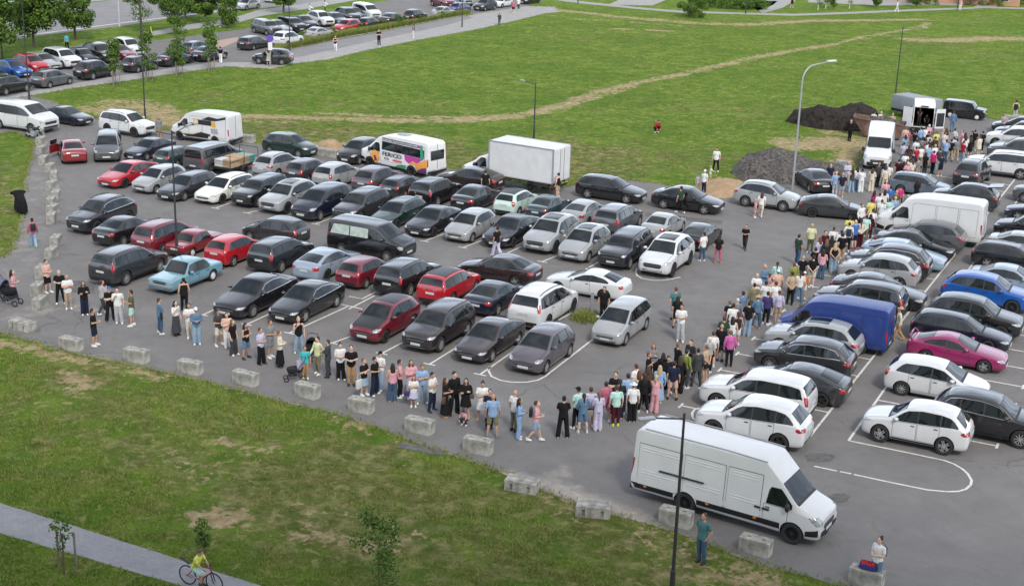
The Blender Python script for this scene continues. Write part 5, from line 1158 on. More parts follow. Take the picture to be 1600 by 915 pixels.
-23.97|84.23|1.92|1.2|relaxed|stand|tee|0|shorts|0|2|bun|20|person in pink t-shirt and pink shorts child by the silver SUV|0
-21.3|62.16|3.66|1.78|relaxed|walk|tee|42|shorts|8|5|short|25|person in teal t-shirt and light grey shorts walking right of the silver minivan|14
-20.85|61.2|3.45|1.66|relaxed|stand|tee|5|shorts|7|5|long|3|person in black t-shirt and navy shorts walking right of the silver minivan|14
-20.06|59.54|6.47|1.84|phone|lean|tee|2|wide|8|2|short|3|person in white t-shirt and light grey wide trousers standing alone right of the silver minivan|14
-24.36|60.41|6.48|1.76|relaxed|stand|tee|5|trousers|5|5|short|3|person in black t-shirt and black trousers behind the silver minivan by the post|0
-33.89|67.59|4.41|1.78|relaxed|walk|tee|5|wide|18|2|short|3|person in black t-shirt and lilac wide trousers at the bonnet of the black sedan|0
-40.96|79.77|3.46|1.78|relaxed|stand|tee|5|trousers|30|5|short|3|person in black t-shirt and charcoal trousers by the sideways brown sedan|0
-56.67|55.51|4.09|1.68|relaxed|walk|long|27|wide|16|2|bun|3|person in rose shirt and light jeans with backpack walking left of the blocks|0
-70.6|82.71|7.16|1.6|relaxed|stand|long|19|skirt|24|22|long|17|person in grey shirt and khaki skirt beside the white SUV rear left|0
-107.97|112.57|4.54|1.8|relaxed|stand|tee|21|trousers|5|5|short|25|person in turquoise t-shirt and black trousers standing on the lawn in the upper left lot|0
-89.87|115.2|3.7|1.7|relaxed|walk|crop|5|wide|2|2|bun|3|person in black cropped top and white wide trousers on the walkway by the fourth sapling|0
-107.29|138.02|5.52|1.7|relaxed|walk|tee|0|trousers|26|2|short|17|person in pink t-shirt and light blue trousers on the far footpath|0
-85.03|116.76|3.84|1.7|reach|stand|coat|15|skirt|15|22|long|9|person in cream coat and cream skirt leaning into the open car door|0
-85.49|129.68|7.02|1.68|crossed|walk|tank|5|trousers|2|2|bun|3|person in black tank top and white trousers on the promenade|0
-84.14|136.56|6.76|1.8|crossed|stand|tee|5|trousers|5|5|short|3|person in black t-shirt and black trousers with white print on the promenade|0
-84.37|144.72|5.06|1.68|relaxed|stand|tank|30|trousers|15|2|long|9|person in charcoal tank top and cream trousers on the promenade|0
-81.97|162.45|6.65|1.5|one|stand|hoodie|1|trousers|1|5|short|3|person in dark grey hooded top and dark grey trousers near the promenade end|0
-86.31|175.27|3.74|1.78|relaxed|walk|tee|27|shorts|28|2|short|3|person in rose t-shirt and burgundy shorts at the far promenade end|0
-87.5|179.28|6.63|1.72|relaxed|walk|tee|2|trousers|1|2|short|3|person in white t-shirt and dark grey trousers at the far promenade end|0
-105.06|153.45|2.1|1.72|reach|stand|long|2|trousers|1|2|short|9|person in white shirt and dark grey trousers bending behind the far row, left of two|0
-105.92|158.3|2.12|1.72|reach|stand|long|2|trousers|1|2|short|3|person in white shirt and dark grey trousers bending behind the far row, right of two|0
-42.29|215.53|1.73|1.74|relaxed|walk|long|2|trousers|2|2|short|9|person in white shirt and white trousers walking on the far path|0
-56.9|210.44|6.5|1.68|relaxed|stand|tank|5|shorts|5|2|bun|3|person in black tank top and black shorts at the far plaza|0
-34.72|225.43|6.64|1.68|one|stand|long|0|trousers|2|2|bun|17|person in pink shirt and white trousers by the far orange building|0
-14.35|131.29|3.08|1.76|pockets|stand|tank|30|wide|8|2|short|3|person in charcoal tank top and light grey wide trousers by the far right blocks|0
-14.32|123.47|6.16|1.76|phone|stand|tee|33|trousers|1|5|short|9|person in striped grey t-shirt and dark grey trousers by the black sedan at far right|14
-24.71|112.56|2.79|1.78|crossed|lean|long|5|trousers|5|5||3|person in black shirt and black trousers by the black soil heap|14
-24.03|117.84|2.74|1.76|relaxed|stand|long|2|trousers|6|2|short|3|person in white shirt and beige trousers behind the rusty skip|14
-23.52|118.19|2.79|1.74|relaxed|stand|tee|2|trousers|19|2||3|person in white t-shirt and grey trousers behind the rusty skip|14
-22.49|117.91|3.3|1.74|relaxed|stand|tee|6|trousers|19|2|short|20|person in beige t-shirt and grey trousers behind the rusty skip|14
-11.02|65.1|5.1|1.7|relaxed|walk|long|15|trousers|22|22|hat|6|person in cream shirt and tan trousers with beige hat walking behind the blue van|0
-12.11|96.09|4.26|1.68|reach|stand|long|5|trousers|5|5|short|9|person in black shirt and black trousers at the raised tailgate|14
-15.8|93.9|3.96|1.68|phone|stand|long|5|trousers|5|5|long|3|person in black shirt and black trousers holding a phone by the blue grey wagon|14
-12.06|39.49|5.91|1.8|pockets|stand|tee|42|trousers|14|5|short|9|person in teal t-shirt and dark jeans hands in pockets by the near lamp post|0
-6.71|40.89|5.82|1.7|phone|stand|tee|2|wide|13|2|bun|3|person in white t-shirt and blue jeans reading phone at the berry crate|0
-20.32|112.55|3.34|1.7|relaxed|stand|tee|4|trousers|5|5|short|17|person in peach t-shirt and black trousers in the crowd behind the open van|13
-19.7|111.86|3.47|1.66|relaxed|stand|tee|27|trousers|6|2|long|3|person in rose t-shirt and beige trousers in the crowd behind the open van|13
-19.35|111.36|2.57|1.66|relaxed|stand|tee|5|wide|16|2|short|3|person in black t-shirt and light jeans in the crowd behind the open van|13
-19.28|113.25|4.1|1.7|relaxed|stand|long|26|trousers|14|5|short|3|person in light blue shirt and dark jeans in the crowd behind the open van|13
-19.0|113.75|3.52|1.66|crossed|stand|tee|2|shorts|7|2|short|3|person in white t-shirt and navy shorts in the crowd behind the open van, arms folded|13
-18.82|114.14|3.54|1.8|relaxed|stand|tee|0|trousers|30|5|short|34|person in pink t-shirt and charcoal trousers behind the open van, right of two|13
-18.43|111.92|3.94|1.66|phone|stand|tee|5|shorts|6|2|short|3|person in black t-shirt and beige shorts behind the open van, holding a phone|13
-17.86|112.2|3.51|1.7|relaxed|stand|tee|39|trousers|5|5|short|17|person in yellow t-shirt and black trousers in the crowd behind the open van|13
-17.53|113.15|2.29|1.74|phone|stand|tee|4|trousers|6|5|short|20|person in peach t-shirt and beige trousers in the crowd behind the open van|13
-17.36|113.75|2.29|1.74|relaxed|stand|tee|31|wide|16|2|long|9|person in brown t-shirt and light jeans in the crowd behind the open van|13
-19.72|109.32|3.88|1.66|relaxed|stand|tee|26|trousers|14|5|long|3|person in light blue t-shirt and dark jeans in the crowd behind the open van|13
-18.59|107.93|3.49|1.66|one|stand|tee|2|shorts|7|5|short|3|person in white t-shirt and navy shorts behind the open van, hand raised to face|13
-18.35|108.92|3.14|1.66|crossed|stand|tee|19|trousers|30|5|short|3|person in grey t-shirt and charcoal trousers in the crowd behind the open van|13
-18.06|110.27|2.56|1.74|crossed|stand|tee|2|shorts|6|2|short|9|person in white t-shirt and beige shorts in the crowd behind the open van, arms folded|13
-17.74|108.64|3.27|1.7|one|stand|tee|30|trousers|5|2|short|3|person in charcoal t-shirt and black trousers in the crowd behind the open van|13
-17.52|109.83|2.66|1.7|relaxed|stand|long|31|trousers|6|5|short|9|person in brown shirt and beige trousers in the crowd behind the open van|13
-17.17|111.77|2.56|1.8|relaxed|stand|tee|2|wide|16|5|short|9|person in white t-shirt and light jeans in the crowd behind the open van|13
-16.48|108.57|3.23|1.8|crossed|stand|tee|26|trousers|14|5|short|9|person in light blue t-shirt and dark jeans behind the open van, arms folded|13
-16.78|114.22|2.48|1.7|phone|stand|long|2|shorts|7|5|short|3|person in white shirt and navy shorts in the crowd behind the open van|13
-16.27|110.67|3.44|1.7|relaxed|stand|long|18|trousers|30|2|short|3|person in lilac shirt and charcoal trousers in the crowd behind the open van|13
-16.13|113.56|5.04|1.74|crossed|stand|long|0|shorts|6|5|bun|17|person in pink shirt and beige shorts in the crowd behind the open van|13
-15.81|113.05|3.26|1.66|one|stand|long|27|trousers|5|5|long|3|person in rose shirt and black trousers in the crowd behind the open van|13
-15.94|110.13|3.4|1.66|one|stand|tee|19|trousers|6|2|short|3|person in grey t-shirt and beige trousers in the crowd behind the open van|13
-15.24|108.83|2.32|1.8|relaxed|stand|tee|40|wide|16|2|short|9|person in red t-shirt and light jeans in the crowd behind the open van|13
-15.49|111.2|3.36|1.8|phone|stand|tee|2|trousers|14|2|long|3|person in white t-shirt and dark jeans in the crowd behind the open van|13
-15.13|111.45|3.44|1.66|relaxed|stand|coat|5|shorts|7|2|long|9|person in black coat and navy shorts in the crowd behind the open van|13
-15.41|113.61|4.93|1.74|one|stand|tee|7|trousers|30|5|short|3|person in navy t-shirt and charcoal trousers in the crowd behind the open van|13
-15.3|114.56|3.05|1.7|relaxed|stand|tee|5|shorts|6|2|short|3|person in black t-shirt and beige shorts in the crowd behind the open van|13
-14.68|114.36|3.29|1.7|relaxed|stand|tee|5|trousers|5|2|short|3|person in black t-shirt and black trousers in the crowd behind the open van|13
-14.52|111.79|4.13|1.8|one|stand|coat|15|trousers|6|5|short|9|person in cream coat and beige trousers in the crowd behind the open van|13
-19.05|105.5|3.26|1.8|crossed|stand|tee|18|wide|16|5|short|3|person in lilac t-shirt and light jeans in the crowd behind the open van|13
-18.56|105.01|3.26|1.7|relaxed|stand|long|5|trousers|14|2|short|3|person in black shirt and dark jeans in the crowd behind the open van|13
-18.35|103.86|2.62|1.8|phone|stand|long|31|shorts|7|5|long|3|person in brown shirt and navy shorts in the crowd behind the open van|13
-17.95|104.45|3.93|1.8|relaxed|stand|tee|40|trousers|30|5|short|3|person in red t-shirt and charcoal trousers in the crowd behind the open van|13
-17.77|105.54|3.92|1.7|phone|stand|tee|2|shorts|6|5|short|9|person in white t-shirt and beige shorts behind the open van, holding a phone|13
-17.61|107.24|4.26|1.74|relaxed|stand|tee|2|trousers|5|5|short|3|person in white t-shirt and black trousers behind the open van, right of two|13
-17.28|105.87|3.99|1.74|relaxed|stand|tee|26|trousers|6|5|short|3|person in light blue t-shirt and beige trousers in the crowd behind the open van|13
-16.94|106.42|3.92|1.74|phone|stand|tee|2|wide|16|5|short|20|person in white t-shirt and light jeans behind the open van, holding a phone|13
-16.59|104.15|2.65|1.7|relaxed|stand|tee|41|trousers|5|5|short|3|person in hot pink t-shirt and black trousers in the crowd behind the open van|13
-15.89|103.37|4.06|1.66|relaxed|stand|tee|7|shorts|7|2|short|3|person in navy t-shirt and navy shorts in the crowd behind the open van|13
-16.99|103.19|2.66|1.66|relaxed|stand|tee|5|trousers|30|2|long|3|person in black t-shirt and charcoal trousers in the crowd behind the open van|13
-17.13|101.2|4.17|1.66|phone|stand|tee|19|shorts|6|5|short|9|person in grey t-shirt and beige shorts in the crowd behind the open van|13
-17.76|102.68|4.29|1.74|phone|stand|long|7|trousers|5|2|short|3|person in navy shirt and black trousers in the crowd behind the open van|13
-18.24|102.05|3.51|1.74|phone|stand|tee|2|trousers|6|2|short|9|person in white t-shirt and beige trousers in the crowd behind the open van|13
-17.73|100.2|3.16|1.66|relaxed|stand|tee|6|wide|16|2|long|17|person in beige t-shirt and light jeans in the crowd behind the open van|13
-18.15|99.38|3.21|1.74|relaxed|stand|tee|28|trousers|14|5|short|3|person in burgundy t-shirt and dark jeans in the crowd behind the open van|13
-17.72|98.93|2.57|1.74|relaxed|stand|long|30|shorts|7|2|long|3|person in charcoal shirt and navy shorts in the crowd behind the open van|13
-17.36|98.51|3.23|1.8|relaxed|stand|tee|0|trousers|30|2|short|34|person in pink t-shirt and charcoal trousers behind the open van, left of two|13
-17.31|99.8|4.17|1.8|relaxed|stand|long|15|shorts|6|2|long|9|person in cream shirt and beige shorts in the crowd behind the open van|13
-18.43|97.46|3.14|1.74|relaxed|stand|tee|2|trousers|5|5|short|3|person in white t-shirt and black trousers behind the open van, left of two|13
-16.24|109.25|3.26|1.74|relaxed|stand|tee|5|trousers|6|5|short|3|person in black t-shirt and beige trousers in the crowd behind the open van|13
-16.35|105.2|3.42|1.74|crossed|stand|tee|1|wide|16|2|short|3|person in dark grey t-shirt and light jeans in the crowd behind the open van|13
-18.21|121.89|3.41|1.78|relaxed|stand|long|13|trousers|13|5|short|9|person in blue denim standing between the open van and the boxy car|0
'''
LOT_OUTLINE = [(-53.6,41.45),(-47.73,44.27),(-46.61,44.03),(-45.19,44.08),(-43.1,43.88),(-41.35,43.98),(-38.9,44.06),(-35.56,44.2),(-33.12,44.04),(-31.42,43.91),(-29.91,44.0),(-27.96,43.83),(-25.21,43.18),(-22.7,42.72),(-20.57,42.26),(-18.79,41.8),(-16.3,41.24),(-14.86,41.22),(-13.41,41.08),(-11.19,40.53),(-8.78,40.33),(-7.51,40.21),(-4.16,39.18),(6.56,44.14),(12.22,64.11),(2.05,126.62),(-8.14,130.97),(-13.38,130.14),(-16.05,130.46),(-16.7,130.75),(-20.03,129.52),(-21.61,126.53),(-22.86,120.68),(-22.63,113.68),(-22.77,108.24),(-21.87,102.89),(-22.0,100.27),(-23.51,100.26),(-24.99,100.8),(-24.75,95.31),(-26.77,93.51),(-27.76,90.81),(-29.17,89.0),(-32.05,89.78),(-33.85,89.51),(-37.83,89.71),(-37.31,86.31),(-38.16,83.96),(-45.05,85.38),(-47.16,85.92),(-49.86,85.11),(-52.2,84.55),(-53.8,84.5),(-56.94,84.21),(-58.98,84.71),(-62.65,84.99),(-65.56,86.49),(-69.35,86.61),(-72.33,84.85),(-75.49,85.16),(-79.53,85.61),(-82.68,86.81),(-87.23,89.4),(-90.29,90.29),(-92.47,89.5),(-94.03,85.25),(-97.04,78.68),(-87.74,70.86),(-81.29,77.09),(-80.97,78.21),(-79.22,77.63),(-77.06,76.22),(-74.26,73.24),(-71.78,70.37),(-68.94,67.15),(-65.35,63.2),(-61.89,59.79),(-59.44,57.08),(-57.51,54.68),(-56.87,53.58),(-56.74,53.08),(-57.53,51.16),(-59.39,46.24)]
ROAD = [(-123.96,93.73),(-117.86,112.85),(-118.4,120.59),(-117.13,131.4),(-117.71,145.32),(-115.59,154.71),(-115.44,158.84),(-114.27,172.8),(-113.47,193.32),(-148.02,232.8),(-146.57,181.29),(-136.78,152.45),(-136.41,130.99),(-144.19,109.54)]
ROAD_LINE = [(-125.7,102.78),(-119.71,114.67),(-119.38,124.16),(-119.0,134.68),(-118.14,145.86),(-118.02,156.56)]
ROAD2 = [(-137.28,139.59),(-137.96,145.01),(-135.97,162.3),(-145.84,165.46),(-145.42,146.8)]
FAR_LOT = [(-110.46,89.96),(-107.49,102.71),(-108.7,109.62),(-110.03,117.19),(-110.15,122.41),(-109.06,124.67),(-105.94,122.43),(-105.01,133.01),(-104.37,137.32),(-104.53,141.11),(-105.4,150.48),(-107.91,169.67),(-107.68,183.47),(-109.93,199.37),(-101.17,219.33),(-90.56,194.25),(-88.81,184.46),(-89.5,169.61),(-91.73,171.56),(-90.09,163.52),(-90.59,154.4),(-90.47,148.03),(-90.4,137.69),(-90.16,131.09),(-88.95,124.51),(-87.84,118.42),(-90.63,114.62),(-92.29,103.15),(-92.83,92.91),(-91.95,87.52),(-92.68,75.02)]
WALK = [(-91.45,73.98),(-91.05,86.64),(-91.55,88.59),(-91.11,95.87),(-90.09,101.52),(-89.02,109.56),(-88.21,113.79),(-83.67,115.42),(-83.98,119.18),(-82.69,124.09),(-83.14,132.79),(-82.88,143.06),(-82.09,157.36),(-82.34,169.2),(-82.85,178.28),(-81.96,181.04),(-84.92,185.74),(-88.52,183.64),(-89.68,169.94),(-89.68,167.56),(-89.89,159.24),(-89.78,147.04),(-89.91,136.68),(-89.82,127.52),(-87.59,120.87),(-87.58,118.06),(-90.89,114.96),(-92.55,103.44),(-93.07,93.15),(-92.18,87.74),(-93.1,75.37)]
PROM_ROAD = [(-89.82,127.52),(-90.21,137.14),(-90.09,147.56),(-90.23,159.83),(-90.03,168.2),(-88.13,167.02),(-86.8,155.9),(-86.8,143.47),(-86.25,131.61),(-86.01,123.84),(-86.54,121.68)]
STRIP = [(-90.39,128.33),(-88.83,123.4),(-89.81,123.84),(-91.79,128.5),(-92.84,135.02),(-92.16,139.84),(-92.25,145.01),(-92.42,151.21),(-91.25,155.52),(-90.71,161.19),(-92.62,170.8),(-90.74,170.46),(-90.38,168.85),(-90.57,160.43),(-90.41,148.08),(-90.81,138.06)]
FOOTPATH = [(-107.27,122.7),(-108.73,126.35),(-108.9,134.34),(-108.45,142.74),(-110.4,149.78),(-110.45,159.21),(-111.5,175.31),(-112.95,188.55),(-116.45,190.52),(-114.78,176.98),(-114.62,163.71),(-114.51,154.68),(-111.99,146.63),(-111.95,138.14),(-111.2,130.16)]
FOOTLINE = [(-101.03,130.49),(-102.61,134.98),(-102.38,138.19),(-101.11,136.21),(-100.79,132.81)]
PINK = [(-100.29,126.97),(-100.57,132.28),(-98.61,129.68),(-96.69,124.61),(-97.37,122.8)]
PATH_A = [(-91.35,195.93),(-84.94,193.48),(-74.16,192.0),(-68.25,191.93),(-59.3,196.62),(-53.57,199.54),(-47.31,208.0),(-40.95,217.79),(-34.89,226.41),(-31.83,231.39),(-22.84,235.82),(-23.13,238.45),(-32.21,233.97),(-35.3,228.91),(-41.51,220.61),(-47.94,210.62),(-54.26,202.0),(-59.93,198.64),(-69.11,194.3),(-75.1,194.4),(-85.66,196.3),(-89.87,199.72)]
PATH_B = [(-58.14,199.67),(-57.83,208.51),(-60.85,234.23),(-60.49,249.08),(-67.73,242.21),(-65.27,224.78),(-65.8,214.19),(-61.34,218.21),(-60.25,212.04),(-59.68,202.53)]
PATH_C = [(-33.69,230.91),(-33.49,256.7),(-30.67,259.31),(-30.76,234.66)]
PATH_D = [(-80.15,194.35),(-83.22,210.89),(-77.17,216.46),(-74.56,198.2)]
PLAZA = [(-56.95,219.72),(-46.02,223.51),(-41.19,228.98),(-35.9,232.49),(-37.75,250.01),(-61.35,239.39)]
NEAR_PATH = [(-43.13,31.65),(-34.71,31.54),(-28.85,31.46),(-23.47,31.31),(-16.83,31.11),(-19.08,29.85),(-25.58,30.12),(-33.07,29.93),(-40.59,29.61)]
BARE = [([(-70.81,93.5),(-66.03,95.84),(-60.23,98.56),(-55.72,101.39),(-52.07,106.07),(-50.9,111.33),(-50.76,116.56)],1.3,0.8),([(-66.29,98.13),(-61.27,100.27),(-55.52,103.28),(-51.82,108.06),(-51.24,110.71)],1.0,0.65),([(-50.84,109.87),(-51.21,118.3),(-50.81,124.25),(-49.97,130.49),(-48.36,137.22),(-47.47,142.71),(-45.53,154.74),(-43.51,163.43),(-41.01,171.67)],1.1,0.73),([(-50.3,111.38),(-49.9,120.52),(-49.19,126.81)],0.7,0.65),([(-41.01,171.67),(-39.8,181.68),(-37.51,190.07),(-35.41,198.75),(-35.56,204.15)],0.9,0.69),([(-43.57,180.2),(-39.01,179.99),(-36.97,185.58)],0.8,0.43),([(-87.48,173.28),(-84.69,179.68),(-82.21,182.87),(-73.71,181.26),(-62.59,181.38),(-55.56,184.59),(-50.35,194.49),(-37.11,207.64)],1.9,0.73),([(-81.31,176.66),(-76.69,174.93),(-71.71,176.4),(-63.0,177.48)],1.2,0.49),([(-68.36,168.75),(-66.39,169.56)],0.7,0.86),([(-64.68,170.14),(-61.54,171.09)],0.8,0.86),([(-33.36,183.79),(-29.63,185.25),(-25.84,191.43),(-21.43,194.21)],3.0,0.76),([(-32.29,210.76),(-27.06,211.31)],2.0,0.38),([(-33.99,191.29),(-30.11,187.98)],1.2,0.32),([(-83.44,89.15),(-83.35,92.98),(-81.28,93.7),(-79.13,92.98)],2.2,0.63),([(-81.58,89.02),(-80.46,91.28),(-77.23,90.7),(-74.21,88.03)],2.4,0.78),([(-69.96,92.37),(-66.46,92.82)],1.6,0.54),([(-67.63,88.43),(-67.66,90.98)],1.0,0.43),([(-47.86,108.7),(-45.12,112.09),(-44.42,111.85)],1.0,0.32),([(-37.59,117.43),(-34.22,121.71),(-29.56,123.89)],1.2,0.24),([(-33.89,109.67),(-29.55,113.34),(-25.16,115.09)],2.0,0.24),([(-27.79,108.91),(-24.96,112.08),(-22.58,110.69),(-22.43,105.7)],3.0,0.86),([(-26.8,115.25),(-24.12,115.17),(-22.27,113.93)],1.5,0.76),([(-28.78,100.07),(-24.83,105.44),(-22.1,104.3)],1.2,0.38),([(-60.16,87.28),(-58.04,87.58),(-57.51,88.52)],1.0,0.81),([(-31.78,89.05),(-29.27,89.82),(-26.59,92.93)],1.0,0.65),([(-46.64,43.21),(-44.65,43.52),(-42.59,43.33),(-40.52,43.46),(-37.94,43.74)],0.9,0.59),([(-41.45,41.74),(-39.76,41.44),(-39.71,40.63)],0.8,0.67),([(-39.93,39.04),(-38.96,39.46)],0.7,0.49),([(-31.15,37.42),(-29.96,37.59),(-29.75,36.77)],1.0,0.45),([(-31.28,39.5),(-30.01,39.41),(-29.25,39.99)],0.7,0.59),([(-32.42,37.15),(-29.26,36.14)],1.6,0.32),([(-28.03,34.08),(-26.91,34.51)],0.85,0.81),([(-26.41,34.74),(-26.35,34.55)],0.3,0.65),([(-24.98,36.27),(-23.61,36.17),(-22.14,36.26),(-21.21,36.37)],1.1,0.54),([(-24.37,34.99),(-22.59,35.38),(-21.67,35.49)],1.0,0.5),([(-29.46,44.26),(-27.52,43.13),(-24.84,42.56)],0.7,0.38),([(-20.94,41.42),(-19.55,41.24),(-18.59,41.37),(-17.29,41.24)],0.7,0.38),([(-17.67,40.46),(-16.85,40.25)],0.8,0.38),([(-14.62,41.2),(-13.29,40.77),(-12.24,40.34),(-10.48,40.34)],1.5,0.49),([(-12.77,39.94),(-11.26,39.41),(-10.17,39.31)],2.0,0.54),([(-14.45,39.59),(-12.87,38.99),(-12.61,37.71)],1.5,0.27),([(-45.56,44.46),(-43.93,43.96)],0.8,0.38),([(-34.41,37.68),(-32.77,37.94)],1.0,0.11),([(-27.28,41.83),(-24.67,41.31)],1.3,0.19),([(-40.21,37.94),(-38.74,39.59)],1.2,0.17)]
LUSH = [([(-71.79,88.08),(-66.04,90.49),(-58.14,91.33),(-49.47,90.1),(-39.62,91.49)],5,-0.75),([(-74.29,87.97),(-69.33,88.19)],3,-0.5),([(-42.39,97.73),(-32.41,98.95),(-25.59,100.91)],5,-0.45),([(-39.59,119.81),(-28.91,123.6)],6,-0.3),([(-80.14,98.49),(-68.31,101.13),(-58.44,106.31)],3,-0.35),([(-73.05,69.03),(-63.09,60.84),(-58.8,55.1)],2,-0.5),([(-37.61,39.47),(-28.52,37.79),(-20.05,36.93),(-13.47,37.69)],5,-0.48),([(-26.6,37.07),(-21.3,35.7)],3,-0.35),([(-26.53,41.58),(-20.74,41.04),(-17.08,40.79)],1.8,-0.35),([(-45.18,41.78),(-38.89,42.82)],1.5,-0.3),([(-31.66,179.14),(-19.06,175.32)],6,-0.3),([(-71.11,154.74),(-47.98,199.37),(-24.59,219.3)],7,-0.25)]
DUST = [([(-77.93,77.64),(-70.72,70.6),(-62.3,61.35),(-55.49,54.16),(-53.48,51.22),(-53.49,49.9)],1.5,0.4),([(-71.99,69.75),(-61.67,59.93),(-56.8,54.07)],1.2,0.45),([(-49.39,47.54),(-47.97,48.63),(-44.96,49.33)],0.9,0.62),([(-49.01,45.52),(-47.83,46.79)],0.6,0.6),([(-50.11,51.35),(-48.5,51.45),(-48.31,50.33)],0.6,0.35),([(-47.99,44.53),(-43.27,44.06),(-38.95,44.12),(-35.61,44.25),(-31.5,44.02)],0.4,0.45),([(-31.5,44.02),(-25.21,43.18),(-20.57,42.26)],0.35,0.4),([(-20.98,42.02),(-20.02,42.2),(-18.82,42.39),(-17.7,42.18),(-15.95,41.55),(-14.67,41.33)],0.8,0.85),([(-19.57,44.0),(-19.05,44.04)],0.3,0.6),([(-25.15,43.07),(-23.23,42.68),(-21.39,42.29)],0.4,0.5),([(-14.58,41.11),(-11.22,40.61),(-7.53,40.29)],0.4,0.4),([(-79.53,85.61),(-75.49,85.16),(-72.33,84.85)],0.8,0.45),([(-65.56,86.49),(-57.31,84.76),(-47.16,85.92),(-37.47,86.66)],0.5,0.3),([(-30.64,88.47),(-28.9,88.74),(-26.4,90.82),(-25.37,90.41)],1.5,0.5),([(-23.29,99.41),(-21.27,98.8),(-18.83,98.06)],1.2,0.35),([(-22.85,105.41),(-22.23,116.15),(-19.41,126.63)],1.2,0.45),([(-88.83,81.05),(-80.82,83.37)],0.8,0.2)]
